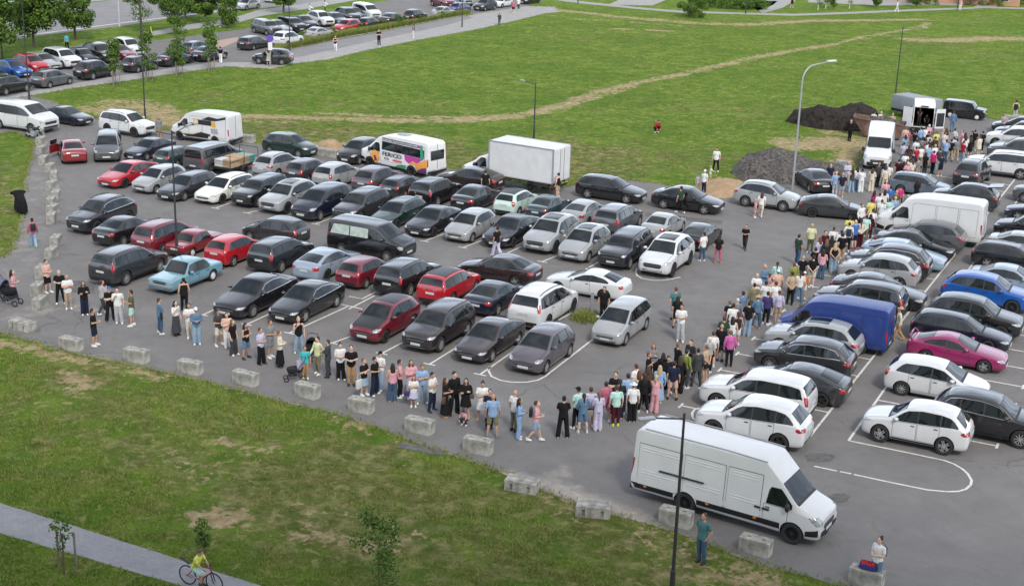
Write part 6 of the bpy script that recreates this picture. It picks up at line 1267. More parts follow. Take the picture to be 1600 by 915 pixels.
LINES = [([(-41.41,51.04),(-41.45,51.93)],0.1),([(-38.78,50.98),(-38.78,52.98)],0.1),([(-36.34,51.01),(-36.17,55.75)],0.1),([(-33.88,50.9),(-33.65,52.12)],0.1),([(-31.2,50.89),(-31.14,52.91)],0.1),([(-28.67,50.81),(-28.69,53.52)],0.1),([(-26.15,50.84),(-26.21,54.31)],0.1),([(-36.63,55.88),(-35.33,55.79)],0.1),([(-37.01,57.17),(-36.21,57.17),(-36.24,58.45)],0.1),([(-36.36,55.87),(-35.33,55.79)],0.1),([(-53.69,67.79),(-53.71,69.61)],0.1),([(-51.34,67.88),(-51.08,68.99)],0.1),([(-48.82,68.04),(-48.55,68.94)],0.1),([(-46.36,68.0),(-46.31,69.65)],0.1),([(-38.91,68.18),(-38.73,70.29)],0.1),([(-36.38,68.18),(-36.17,70.08)],0.1),([(-33.72,68.22),(-33.59,70.27)],0.1),([(-31.27,68.04),(-31.04,69.69)],0.1),([(-28.58,68.41),(-28.55,69.59)],0.1),([(-26.27,59.36),(-26.17,60.69)],0.1),([(-35.96,57.94),(-35.9,55.44)],0.1),([(-41.71,51.04),(-41.11,51.04)],0.1),([(-39.08,50.98),(-38.48,50.98)],0.1),([(-36.64,51.01),(-36.04,51.01)],0.1),([(-34.18,50.9),(-33.58,50.9)],0.1),([(-31.5,50.89),(-30.9,50.89)],0.1),([(-28.97,50.81),(-28.37,50.81)],0.1),([(-26.45,50.84),(-25.85,50.84)],0.1),([(-39.21,68.18),(-38.61,68.18)],0.1),([(-36.68,68.18),(-36.08,68.18)],0.1),([(-34.02,68.22),(-33.42,68.22)],0.1),([(-31.57,68.04),(-30.97,68.04)],0.1),([(-53.99,67.79),(-53.39,67.79)],0.1),([(-51.64,67.88),(-51.04,67.88)],0.1),([(-49.12,68.04),(-48.52,68.04)],0.1),([(-46.66,68.0),(-46.06,68.0)],0.1),([(-26.24,51.99),(-26.05,51.45),(-25.61,50.9),(-25.07,50.69),(-24.53,50.74),(-24.01,51.05),(-23.68,51.52),(-23.59,52.11),(-23.61,52.82),(-23.71,57.7)],0.1),([(-26.24,69.72),(-26.04,68.99),(-25.69,68.37),(-25.3,68.06),(-24.67,68.04),(-24.19,68.34),(-23.86,68.82),(-23.59,69.4)],0.1),([(-11.66,51.58),(-10.93,105.67)],0.1),([(-11.66,51.97),(-17.26,51.97)],0.1),([(-17.26,51.69),(-17.26,52.25)],0.1),([(-11.63,54.42),(-17.23,54.42)],0.1),([(-17.23,54.14),(-17.23,54.7)],0.1),([(-11.59,56.87),(-17.19,56.87)],0.1),([(-17.19,56.59),(-17.19,57.15)],0.1),([(-11.56,59.32),(-17.16,59.32)],0.1),([(-17.16,59.04),(-17.16,59.6)],0.1),([(-11.53,61.77),(-17.13,61.77)],0.1),([(-17.13,61.49),(-17.13,62.05)],0.1),([(-11.49,64.22),(-17.09,64.22)],0.1),([(-17.09,63.94),(-17.09,64.5)],0.1),([(-11.46,66.67),(-17.06,66.67)],0.1),([(-17.06,66.39),(-17.06,66.95)],0.1),([(-11.43,69.12),(-17.03,69.12)],0.1),([(-17.03,68.84),(-17.03,69.4)],0.1),([(-11.39,71.57),(-16.99,71.57)],0.1),([(-16.99,71.29),(-16.99,71.85)],0.1),([(-11.36,74.02),(-16.96,74.02)],0.1),([(-16.96,73.74),(-16.96,74.3)],0.1),([(-11.33,76.47),(-16.93,76.47)],0.1),([(-16.93,76.19),(-16.93,76.75)],0.1),([(-11.29,78.92),(-16.89,78.92)],0.1),([(-16.89,78.64),(-16.89,79.2)],0.1),([(-11.26,81.37),(-16.86,81.37)],0.1),([(-16.86,81.09),(-16.86,81.65)],0.1),([(-11.23,83.82),(-16.83,83.82)],0.1),([(-16.83,83.54),(-16.83,84.1)],0.1),([(-11.19,86.27),(-16.79,86.27)],0.1),([(-16.79,85.99),(-16.79,86.55)],0.1),([(-11.16,88.72),(-16.76,88.72)],0.1),([(-16.76,88.44),(-16.76,89.0)],0.1),([(-11.13,91.17),(-16.73,91.17)],0.1),([(-16.73,90.89),(-16.73,91.45)],0.1),([(-11.09,93.62),(-16.69,93.62)],0.1),([(-16.69,93.34),(-16.69,93.9)],0.1),([(-11.06,96.07),(-16.66,96.07)],0.1),([(-16.66,95.79),(-16.66,96.35)],0.1),([(-11.03,98.52),(-16.63,98.52)],0.1),([(-16.63,98.24),(-16.63,98.8)],0.1),([(-10.99,100.97),(-16.59,100.97)],0.1),([(-16.59,100.69),(-16.59,101.25)],0.1),([(-10.96,103.42),(-16.56,103.42)],0.1),([(-16.56,103.14),(-16.56,103.7)],0.1),([(-16.28,52.18),(-16.51,52.09),(-16.61,51.83),(-16.56,51.38),(-16.36,50.95),(-16.1,50.68),(-15.73,50.55)],0.1),([(-10.2,51.91),(-9.78,112.0)],0.1),([(-10.18,54.41),(-4.88,54.41)],0.1),([(-4.88,54.13),(-4.88,54.69)],0.1),([(-10.17,56.88),(-4.87,56.88)],0.1),([(-4.87,56.6),(-4.87,57.16)],0.1),([(-10.15,59.33),(-4.85,59.33)],0.1),([(-4.85,59.05),(-4.85,59.61)],0.1),([(-10.13,61.78),(-4.83,61.78)],0.1),([(-4.83,61.5),(-4.83,62.06)],0.1),([(-10.11,64.23),(-4.81,64.23)],0.1),([(-4.81,63.95),(-4.81,64.51)],0.1),([(-10.1,66.68),(-4.8,66.68)],0.1),([(-4.8,66.4),(-4.8,66.96)],0.1),([(-10.08,69.13),(-4.78,69.13)],0.1),([(-4.78,68.85),(-4.78,69.41)],0.1),([(-10.06,71.58),(-4.76,71.58)],0.1),([(-4.76,71.3),(-4.76,71.86)],0.1),([(-10.05,74.03),(-4.75,74.03)],0.1),([(-4.75,73.75),(-4.75,74.31)],0.1),([(-10.03,76.48),(-4.73,76.48)],0.1),([(-4.73,76.2),(-4.73,76.76)],0.1),([(-10.01,78.93),(-4.71,78.93)],0.1),([(-4.71,78.65),(-4.71,79.21)],0.1),([(-10.0,81.38),(-4.7,81.38)],0.1),([(-4.7,81.1),(-4.7,81.66)],0.1),([(-9.98,83.83),(-4.68,83.83)],0.1),([(-4.68,83.55),(-4.68,84.11)],0.1),([(-9.96,86.28),(-4.66,86.28)],0.1),([(-4.66,86.0),(-4.66,86.56)],0.1),([(-9.95,88.73),(-4.65,88.73)],0.1),([(-4.65,88.45),(-4.65,89.01)],0.1),([(-9.93,91.18),(-4.63,91.18)],0.1),([(-4.63,90.9),(-4.63,91.46)],0.1),([(-9.91,93.63),(-4.61,93.63)],0.1),([(-4.61,93.35),(-4.61,93.91)],0.1),([(-9.89,96.08),(-4.59,96.08)],0.1),([(-4.59,95.8),(-4.59,96.36)],0.1),([(-9.88,98.53),(-4.58,98.53)],0.1),([(-4.58,98.25),(-4.58,98.81)],0.1),([(-9.86,100.98),(-4.56,100.98)],0.1),([(-4.56,100.7),(-4.56,101.26)],0.1),([(-9.84,103.43),(-4.54,103.43)],0.1),([(-4.54,103.15),(-4.54,103.71)],0.1),([(-9.83,105.88),(-4.53,105.88)],0.1),([(-4.53,105.6),(-4.53,106.16)],0.1),([(-9.81,108.33),(-4.51,108.33)],0.1),([(-4.51,108.05),(-4.51,108.61)],0.1),([(-9.79,110.78),(-4.49,110.78)],0.1),([(-4.49,110.5),(-4.49,111.06)],0.1),([(-10.2,51.91),(-8.07,51.93),(-6.48,51.9),(-6.11,51.76),(-5.75,51.47),(-5.48,51.1),(-5.26,50.58),(-5.22,50.17),(-5.32,49.67),(-5.54,49.33),(-5.89,49.1),(-6.56,48.89),(-7.93,48.85),(-9.27,48.85)],0.1),([(-9.36,48.86),(-9.79,48.84)],0.1),([(-9.89,48.84),(-10.77,48.83)],0.1)]
PATCHES = [([(-51.05,51.8),(-49.32,52.35),(-48.17,50.91),(-49.55,50.31)],'dark'),([(-25.36,42.95),(-23.46,43.09),(-23.44,42.55),(-25.25,42.39)],'dark'),([(-30.33,81.66),(-25.43,82.35),(-25.25,81.55),(-30.04,80.7)],'dark'),([(-11.32,49.59),(-11.13,49.98),(-10.69,50.23),(-10.28,50.19),(-10.29,49.64),(-10.69,49.28),(-11.11,49.17)],'dark'),([(-9.64,46.51),(-9.53,46.82),(-9.22,47.06),(-8.93,46.86),(-8.93,46.45),(-9.23,46.16),(-9.5,46.24)],'dark')]
BLOCKS = [(-43.4,44.28,'a'),(-39.9,44.56,'a'),(-37.01,44.65,'a'),(-34.22,44.82,'a'),(-31.15,44.95,'a'),(-28.39,44.74,'a'),(-25.3,44.13,'a'),(-22.41,43.56,'a'),(-13.73,41.71,'a'),(-10.71,41.1,'a'),(-6.97,40.79,'a'),(-78.03,77.87,'b'),(-75.92,75.89,'b'),(-73.67,73.64,'b'),(-71.18,71.26,'b'),(-69.14,69.75,'b'),(-67.33,68.22,'b'),(-65.4,66.03,'b'),(-63.28,64.16,'b'),(-62.39,62.79,'b'),(-60.97,61.47,'b'),(-59.55,59.88,'b'),(-55.92,56.45,'b'),(-54.42,54.54,'b'),(-52.33,51.67,'b'),(-50.32,49.34,'b'),(-48.72,47.83,'b'),(-22.64,102.12,'c'),(-14.46,130.11,'c'),(-13.87,130.53,'c'),(-64.08,85.16,'a'),(-56.74,84.34,'a'),(-56.0,84.32,'a'),(-44.86,85.02,'a')]
LYING = [(-47.17,45.14,0),(-19.52,41.5,1),(-16.5,40.96,2)]
BLOCK_ROT = 0.003
LAMPS = [(-12.16,37.01,6.15,[(-2.36,1.0)],'dark'),(-48.59,57.91,7.07,[(-2.76,0.9),(1.81,1.9)],'dark'),(-46.18,98.07,4.59,[(2.76,1.3)],'grey'),(-25.13,131.77,7.31,[(0.62,1.9)],'dark'),(-76.0,87.43,10.69,[(-0.34,1.2)],'dark'),(-88.53,125.44,6.59,[(-0.5,1.2)],'dark'),(-84.47,157.02,3.58,[(0.69,1.0)],'dark'),(-89.77,88.72,8.5,[(-1.55,1.0)],'dark'),(-108.22,103.77,8.76,[(0.66,1.0)],'dark'),(-116.9,130.8,5.41,[(-2.45,1.2)],'white'),(-84.35,192.86,5.19,[(0.73,1)],'dark'),(-59.93,197.1,5.57,[(0.71,1)],'dark'),(-35.39,227.11,6.19,[(0.72,1)],'dark')]
BIG_LAMP = (-23.99,93.07,8.81,1.02)
MOTO = (-77.86,77.11)
COVERED = (-62.77,60.67)
SCOOTER = (-108.43,125.89)
PRAM = (-32.65,46.18)
UMBPRAM = (-50.47,47.45)
POST = (-25.12,60.75)
TUFT = (-25.17,60.37)
SKIP = (-23.11,115.86)
VANOPEN = (-20.77,122.14)
TARP = (-22.23,126.84)
TRAILER = (-58.84,76.64)
CRATE = (-7.16,42.02)
BIKE = (-25.09,30.31)
BUSF = (-51.64,84.17)
BUSR = (-47.66,83.4)
TRF = (-42.28,83.25)
TRR = (-38.96,83.22)
SIGN = (-84.13,115.85)
HB = (-64.27,206.19)
BUSH = (-64.74,187.98)
BUILD = (-40.26,234.68)
MOTO_A = -0.11
BIKE_A = 0.01
PRAM_A = -2.42
BUS_A = 2.899
BUS_WB = 4.12
BUSMID = (-49.53,83.5)
TREES = [(-111.96,111.86,9.5,6.2,'maple'),(-112.76,118.94,7.4,4.2,'round'),(-107.58,102.64,11,5.0,'maple'),(-111.15,127.97,9.5,4.2,'thin'),(-111.5,140.17,5.2,4.0,'round'),(-107.52,129.49,7.6,2.6,'col'),(-106.33,138.02,5.2,2.0,'col'),(-115.77,141.65,5.5,4,'round'),(-88.35,97.91,4.2,1.3,'sap'),(-88.35,102.36,4.4,1.4,'sap'),(-88.05,106.34,5.0,1.8,'sap'),(-87.59,110.64,5.0,1.5,'sap'),(-110.49,155.29,6,4.5,'round'),(-29.3,28.89,2.15,0.6,'sapn'),(-19.98,32.43,3.0,1.6,'sapn'),(-26.39,32.11,1.3,0.5,'sapn'),(-52.7,209.71,4,1.2,'white'),(-52.22,212.33,4,1.2,'white'),(-49.26,214.93,4,1.2,'white'),(-51.18,213.24,4.2,1.3,'col'),(-46.29,219.8,4.2,1.3,'col'),(-41.28,225.37,4.2,1.3,'col'),(-34.69,234.76,6,4,'round'),(-63.6,213.75,3,2,'round')]
SOIL = [(-31.64,118.01),(-31.83,121.53),(-31.45,124.85),(-29.9,127.54),(-27.63,129.17),(-25.37,126.11),(-23.97,121.28),(-24.54,117.48),(-26.09,116.73),(-28.16,116.3),(-30.02,117.04)]
SOILP = [(-28.05,118.43,1.45,6.0),(-26.06,121.22,1.55,4.6),(-30.12,119.08,0.8,4.6)]
GRAVEL = [(-29.35,95.86),(-29.88,98.55),(-29.6,100.32),(-29.25,102.45),(-28.34,104.46),(-27.01,104.24),(-25.16,103.85),(-23.24,103.01),(-21.76,100.43),(-21.37,97.31),(-22.55,96.53),(-24.28,94.46),(-26.05,94.21),(-27.84,93.96)]
GRAVELP = [(-27.23,95.32,1.2,3.9),(-27.18,99.32,1.3,4.4),(-25.12,97.45,0.8,4.5),(-23.22,98.23,0.95,4.2)]
SAND = [(-30.15,90.36),(-29.77,91.29),(-29.39,92.23),(-28.69,92.94),(-27.85,93.25),(-26.72,92.17),(-25.83,90.75),(-26.32,89.14),(-27.68,87.82),(-29.02,88.44)]
SANDP = [(-27.83,90.32,0.65,4.0),(-26.77,90.57,0.4,3.0)]
HEAP = [(-58.79,85.95),(-59.13,87.13),(-58.96,88.1),(-57.9,88.25),(-56.74,87.35),(-56.19,85.8),(-57.11,84.9)]
HEAPP = [(-57.55,86.24,0.7,2.6)]
GRIDN = [-50.51,26.43,-6.86,44.61]
GRIDF = [-164.13,50.49,-7.83,281.15]
HEDGE = [(-66.31,203.26),(-63.43,203.58),(-60.89,203.63),(-32.17,237.0),(-41.58,231.04),(-29.4,241.91)]
SHRUBS = [(-91.93,129.68),(-92.65,134.48),(-92.08,139.18),(-91.89,145.31),(-92.01,149.93),(-91.05,152.35),(-91.3,158.05),(-91.44,164.2),(-92.09,169.29),(-92.6,172.8)]
PRAM2 = (-33.57,48.73)
CRATEPOS = (-6.97,40.79)
BAGS = [('person in black t-shirt and light denim skirt in the queue before the brown SUV', -0.3, 0.62, (0.32, 0.12, 0.38), (0.6, 0.6, 0.57), 'white tote bag held in the queue before the brown SUV', 'tote_bag'), ('person in white t-shirt and lilac skirt in the queue right of the striped top', -0.26, 0.6, (0.26, 0.1, 0.2), (0.05, 0.03, 0.1), 'small purple handbag held by a child', 'handbag'), ('person in black t-shirt and black long skirt in the queue right of the striped top', -0.28, 0.85, (0.34, 0.12, 0.24), (0.1, 0.05, 0.03), 'brown handbag hanging beside a long black skirt', 'handbag'), ('person in black shirt and black skirt in the queue by the curved line', 0.2, 0.95, (0.28, 0.1, 0.2), (0.09, 0.08, 0.08), 'grey brown handbag on a black skirt', 'handbag'), ('person in pink t-shirt and light denim shorts in the queue by the curved line', 0, 1.22, (0.28, 0.14, 0.36), (0.015, 0.015, 0.02), 'dark backpack on a walker at the queue bend', 'backpack'), ('person in blue denim shirt and blue denim shorts at the queue bend', -0.25, 0.85, (0.28, 0.12, 0.22), (0.22, 0.18, 0.15), 'tan handbag against denim shorts', 'handbag'), ('person in white t-shirt and black trousers in the queue by the light blue sedan', 0, 1.2, (0.3, 0.15, 0.42), (0.02, 0.025, 0.05), 'navy backpack on a white shirt near the white van', 'backpack'), ('person in rose shirt and light jeans with backpack walking left of the blocks', 0, 1.2, (0.28, 0.15, 0.38), (0.015, 0.015, 0.018), 'black backpack on the walker left of the blocks', 'backpack'), ('person in white t-shirt and blue jeans reading phone at the berry crate', 0, 1.15, (0.26, 0.14, 0.34), (0.02, 0.02, 0.025), 'dark backpack on the person at the berry crate', 'backpack'), ('person in cream shirt and black long skirt in the queue by the pram', 0.24, 0.85, (0.3, 0.12, 0.22), (0.05, 0.05, 0.05), 'dark grey handbag beside a cream top', 'handbag'), ('person in blue denim shirt and dark jeans in the queue near the vintage sedan', -0.24, 0.95, (0.26, 0.1, 0.24), (0.012, 0.012, 0.015), 'black shoulder bag on a denim jacket', 'handbag')]
# ------------------------------------------------------------------ build the ground
def dens(P, step=1.0, jit=.12, seed=1):
    rng = random.Random(seed); o = []
    for a, b in zip(P, P[1:]+P[:1]):
        n = max(1, int(math.hypot(b[0]-a[0], b[1]-a[1])/step))
        for i in range(n):
            t_ = i/n; j = jit if i else jit*.5
            o.append((a[0]+(b[0]-a[0])*t_+rng.uniform(-j, j), a[1]+(b[1]-a[1])*t_+rng.uniform(-j, j)))
    return o
def field(px, py):
    bare = np.zeros(px.shape); lush = np.full(px.shape, .95)
    for pl, w, k in BARE:
        d = seg_dist(px, py, pl); bare = np.maximum(bare, k*np.clip(1.25-d/w, 0, 1)**.7)
    for pl, w, k in LUSH:
        d = seg_dist(px, py, pl); lush += k*np.exp(-(d/w)**2)
    d = seg_dist(px, py, LOT_OUTLINE+[LOT_OUTLINE[0]]); bare = np.maximum(bare, .30*np.clip(1-d/.9, 0, 1))
    return bare, np.clip(lush, 0, 1)
x0, y0, x1, y1 = GRIDN
grid_ground('lawn', np.arange(x0-6, x1+2, .22), np.arange(y0-4, y1+6, .22), field, 0.0, M['grass_ground'])
fx0, fy0, fx1, fy1 = GRIDF
grid_ground('meadow', np.arange(fx0-20, fx1+30, .6), np.arange(y1+6, fy1+20, .6), field, 0.0, M['grass_ground'])
big = [(-3000, -3000), (3000, -3000), (3000, 3000), (-3000, 3000)]
sheet('ground', big, -.03, M['grass_ground'])
LOTP = dens(LOT_OUTLINE)
def dustf(px, py):
    d_ = np.zeros(px.shape)
    for pl, w, k in DUST: d_ = np.maximum(d_, k*np.clip(1.4-seg_dist(px, py, pl)/w, 0, 1))
    return (d_,)
# the car park: a sheet of its outline, gridded so that dusty places can be stored on it
from mathutils.geometry import delaunay_2d_cdt
gp_ = np.array([(x, y) for x in np.arange(-95, 6, 1.0) for y in np.arange(36, 135, 1.0)]); gi_ = gp_[poly_in(gp_[:, 0], gp_[:, 1], LOTP)]
pv = [Vector(p) for p in LOTP]+[Vector(p) for p in gi_.tolist()]
ov, oe, of, _a, _b, _c = delaunay_2d_cdt(pv, [], [list(range(len(LOTP)))], 1, 1e-4)
me = bpy.data.meshes.new('car_park_asphalt'); me.from_pydata([(v.x, v.y, .006) for v in ov], [], [list(f) for f in of]); me.update()
if me.polygons[0].normal.z < 0: me.flip_normals()
vx = np.zeros(len(me.vertices)*3, np.float32); me.vertices.foreach_get('co', vx); vx = vx.reshape(-1, 3)
at_ = me.attributes.new('dust', 'FLOAT', 'POINT'); at_.data.foreach_set('value', dustf(vx[:, 0], vx[:, 1])[0].astype(np.float32))
me.materials.append(M['asphalt']); tag(put('car_park_asphalt', me), kind='structure')
sheet('road', ROAD, .006, M['road_asphalt']); sheet('side_road', ROAD2, .006, M['light_pavers'])
sheet('far_car_park', FAR_LOT, .010, M['asphalt']); sheet('walkway', WALK, .014, M['light_pavers'])
sheet('promenade_road', PROM_ROAD, .018, M['road_asphalt']); sheet('planted_strip', STRIP, .022, M['grass_ground'])
sheet('footpath', FOOTPATH, .012, M['light_pavers']); sheet('pink_path', PINK, .018, M['pink_pavers'])
for nm_, P_ in (('far_path', PATH_A), ('far_path_crossing', PATH_B), ('far_path_right', PATH_C), ('far_path_left', PATH_D), ('far_plaza', PLAZA)):
    sheet(nm_, P_, .006+.004*len(nm_)/10, M['light_pavers'])
sheet('near_path', dens(NEAR_PATH, .6, .035, 4), .008, M['path_pavers'])
lw = MB()
def strip_line(b, pts, w, z, hgt=0):
    L_, R_ = [], []
    for i, p in enumerate(pts):
        a = Vector(pts[max(i-1, 0)]); c = Vector(pts[min(i+1, len(pts)-1)]); d_ = (c-a).normalized(); n_ = Vector((-d_.y, d_.x))*w/2
        L_.append((p[0]+n_.x, p[1]+n_.y, z)); R_.append((p[0]-n_.x, p[1]-n_.y, z))
    V = L_+R_; n = len(pts); b.add(V, [(i, n+i, n+i+1, i+1) for i in range(n-1)])
for i, (pts, w) in enumerate(LINES): strip_line(lw, pts, w, .011+.0008*(i % 5))
tag(put('parking_lines', lw.mesh('parking_lines', [M['line_paint']])), kind='structure')
rl = MB(); strip_line(rl, ROAD_LINE, .35, .011); tag(put('road_line', rl.mesh('road_line', [M['line_paint']])), kind='structure')
# kerb stones along the walkway and planted strip
kb = MB()
for P_ in (WALK[1:19], STRIP[:4]+STRIP[-4:]):
    for a, b in zip(P_, P_[1:]):
        d_ = Vector((b[0]-a[0], b[1]-a[1])); kb.box(((a[0]+b[0])/2, (a[1]+b[1])/2, .04), (d_.length, .14, .10), rz=math.atan2(d_.y, d_.x), bevel=.01)
tag(put('kerb', kb.mesh('kerb', [M['concrete']])), kind='structure')
for P_, k in PATCHES:
    sheet('pothole_patch', dens(P_, .3, .06), .016, mat('patched_asphalt', (.125, .12, .118), rough=.95, noise=.4, nscale=4, bump=1, bscale=9))
mound('black_soil_heap', SOIL, 2.8, M['black_soil'], 3, 'black soil heap with two peaks beside the rusty skip', 'soil heap', SOILP)
mound('gravel_heap', GRAVEL, 1.8, M['grey_gravel'], 5, 'grey gravel heap behind the tall curved lamp post', 'gravel heap', GRAVELP, rough=.35)
mound('sand_heap', SAND, .9, M['sand'], 8, 'orange sand heap spilling onto the asphalt edge', 'sand heap', SANDP)
mound('sandy_soil_heap', HEAP, .6, M['sand'], 9, 'small brown sandy heap behind the concrete blocks', 'sand heap', HEAPP)

# grass blades: tufts over the near lawn and along the asphalt edge (nobody could count them)
def tufts(name, n, sampler, hmin, hmax, seed, mats, wid=.35):
    rn = np.random.RandomState(seed); P_ = sampler(rn, n); n = len(P_); hh = rn.uniform(hmin, hmax, n); K_ = 3
    V = np.zeros((n, K_, 3, 3)); 
    for k in range(K_):
        a = rn.uniform(0, 6.283, n); w = hh*wid*rn.uniform(.4, 1, n); ln_ = rn.uniform(.2, .9, n)*hh; ox = rn.uniform(-.06, .06, (n, 2))
        cx_, cy_ = P_[:, 0]+ox[:, 0], P_[:, 1]+ox[:, 1]; b_ = a+1.57
        V[:, k, 0] = np.stack([cx_-np.cos(a)*w/2, cy_-np.sin(a)*w/2, np.zeros(n)], 1); V[:, k, 1] = np.stack([cx_+np.cos(a)*w/2, cy_+np.sin(a)*w/2, np.zeros(n)], 1)
        V[:, k, 2] = np.stack([cx_+np.cos(b_)*ln_, cy_+np.sin(b_)*ln_, hh], 1)
    V = V.reshape(-1, 3); F = np.arange(len(V), dtype=np.int32)
    me = bpy.data.meshes.new(name); me.vertices.add(len(V)); me.vertices.foreach_set('co', V.ravel()); me.loops.add(len(F)); me.loops.foreach_set('vertex_index', F)
    me.polygons.add(len(F)//3); me.polygons.foreach_set('loop_start', np.arange(0, len(F), 3, dtype=np.int32)); me.update()
    me.materials.append(mats); o = put(name, me); tag(o, kind='stuff'); return o
bmat, t, b, P = base_mat('grass_blades', .8)
t.links.new(mixc(t, nz(t, .7, 6, .7, P), ramp(t, nz(t, 11, 3, .6, P), [(.34, (.036, .092, .010)), (.5, (.110, .198, .022)), (.66, (.24, .32, .065))]), (.27, .26, .085)), b.inputs['Base Color']); M['blades'] = bmat
rn0 = np.random.RandomState(2)
def lawn_s(rn, n):
    X_ = rn.uniform(x0-4, x1, n); Y_ = rn.uniform(y0-2, y1+4, n)
    k = ~poly_in(X_, Y_, LOTP) & ~poly_in(X_, Y_, NEAR_PATH); X_, Y_ = X_[k], Y_[k]
    bare, lush = field(X_, Y_); ph = np.sin(X_*1.3+np.sin(Y_*.9)*2)*np.sin(Y_*1.7+np.sin(X_*.8)*2)
    k = rn.uniform(0, 1, len(X_)) < np.clip(.55+.45*ph+.4*(lush-.6)-bare*2.2, .04, 1); return np.stack([X_[k], Y_[k]], 1)
tufts('lawn_grass', 230000, lawn_s, .03, .11, 11, M['blades'])
def edge_s(rn, n):
    pts = []; per = 0; E_ = []
    for a, b in zip(LOTP, LOTP[1:]+LOTP[:1]):
        if -90 < a[0] < 8 and 25 < a[1] < 140: E_.append((a, b))
    for i in range(n):
        a, b = E_[rn.randint(len(E_))]; t_ = rn.rand(); pts.append((a[0]+(b[0]-a[0])*t_+rn.normal(0, .16), a[1]+(b[1]-a[1])*t_+rn.normal(0, .16)))
    return np.array(pts)
tufts('edge_grass', 16000, edge_s, .04, .15, 12, M['blades'])
def strip_s(rn, n):
    xs_ = [p[0] for p in STRIP]; ys_ = [p[1] for p in STRIP]; X_ = rn.uniform(min(xs_), max(xs_), n); Y_ = rn.uniform(min(ys_), max(ys_), n); k = poly_in(X_, Y_, STRIP); return np.stack([X_[k], Y_[k]], 1)
tufts('strip_weeds', 60000, strip_s, .2, .75, 13, M['blades'], .22)
def meadow_s(rn, n):
    X_ = rn.uniform(-100, 5, n); Y_ = rn.uniform(88, 190, n); k = ~poly_in(X_, Y_, LOTP) & ~poly_in(X_, Y_, WALK) & ~poly_in(X_, Y_, FAR_LOT); X_, Y_ = X_[k], Y_[k]
    bare, lush = field(X_, Y_); k = rn.uniform(0, 1, len(X_)) < np.clip(.8-bare*2.4, .02, 1); return np.stack([X_[k], Y_[k]], 1)
tufts('meadow_grass', 45000, meadow_s, .04, .12, 14, M['blades'], .9)

# ------------------------------------------------------------------ vehicles
NAMES = dict(fast='parked_sedan', suvb='parked_suv', sedan='parked_sedan', wagon='parked_wagon', hatch='parked_hatchback', suv='parked_suv', bigsuv='parked_suv', mpv='parked_minivan', coupe='parked_coupe', classic='vintage_sedan', cube='boxy_car', lowvan='passenger_van', van='panel_van', longvan='cargo_van')
CAT = dict(fast='car', suvb='car', sedan='car', wagon='car', hatch='car', suv='car', bigsuv='car', mpv='car', coupe='car', classic='car', cube='car', lowvan='van', van='van', longvan='van')
_proto = {}
BUILT = {}
for kind, ci_, label, gi_, X_, Y_, A_, S_, opts, lite in CARS:
    col_ = PAINTS[ci_]; group = GROUPS[gi_]
    o_ = dict(opts); p100 = o_.pop('print100', False); rail = o_.pop('rail', 1)
    if rail == 0: o_.setdefault('roof', 'plain')
    if kind in ('sedan', 'fast', 'wagon') and 'rim' not in o_: o_['rim'] = random.choice(['silver', 'silver-5', 'dark'])
    if kind in ('suv', 'suvb', 'hatch', 'mpv') and 'rim' not in o_: o_['rim'] = random.choice(['silver', 'silver-5'])
    if kind in ('van', 'longvan'): o_['rim'] = 'dark-0'
    key = (kind, tuple(sorted(o_.items(), key=str)), lite)
    if key not in _proto:
        root = make_car(kind, NAMES[kind], lite=bool(lite), **o_)
        for ch in root.children_recursive:
            if ch.name.split('.')[0] in ('body', 'door', 'mirror', 'side_panel', 'rear_spoiler'): ch.color = (*col_, 1)
        _proto[key] = root
    else:
        root = copy_tree(_proto[key], None, col_, ('body', 'door', 'mirror', 'side_panel', 'rear_spoiler'))
        root.name = NAMES[kind]
    zs_ = {'suv': 1.05, 'suvb': 1.04, 'mpv': 1.03, 'hatch': 1.02}.get(kind, 1.0)*(1+.025*math.sin(X_*7.3+Y_*3.1)); ls_ = 1+.02*math.sin(X_*5.1+Y_*9.7)
    root.location = (X_, Y_, .012); root.rotation_euler = (0, 0, rad(A_)); root.scale = (S_*ls_, S_, S_*zs_)
    if 'tailgate' in label:
        b = MB(); b.box((-1.98, 0, 1.70), (.95, 1.25, .07), bevel=.02, mtx=Matrix.Rotation(rad(8), 4, 'Y')); put('tailgate', b.mesh('tailgate', [M['paint']]), root, color=col_)
    if 'door open' in label or 'door ajar' in label:
        b = MB(); b.box((.48, 1.22, .72), (.98, .06, .62), bevel=.02, rz=rad(-40)); put('open_door', b.mesh('open_door', [M['paint']]), root, color=col_)
        b = MB(); b.box((.46, 1.20, 1.20), (.80, .02, .32), rz=rad(-40)); put('door_glass', b.mesh('door_glass', [M['glass']]), root)
    tag(root, label, CAT[kind], group or None); BUILT[label] = root

# the block of flats the photograph is taken from: it stands behind the viewer and its soft shade covers the near lawn and the queue
az = rad(26); ux, uy = math.cos(az), math.sin(az); fx_, fy_ = 6.1, -12.6
r = tag(put('apartment_building', None, None, (fx_, fy_, 0), (0, 0, az)), 'tall pale apartment block at the photographer standpoint, outside the frame', 'building')
b = MB(); b.box((-13.2, -8, 30), (93.6, 16, 60)); put('wall', b.mesh('wall', [mat('facade', (.55, .52, .48), rough=.9, noise=.1, nscale=.3)]), r)
b = MB(); b.box((-13.2, -8, 60.4), (95, 17, .8)); put('roof', b.mesh('roof', [M['concrete']]), r)
for q in range(8):
    b = MB(); b.box((-13.2, .03, 3+q*7.2), (91, .10, 1.8)); put('window', b.mesh('window', [M['glass']]), r)

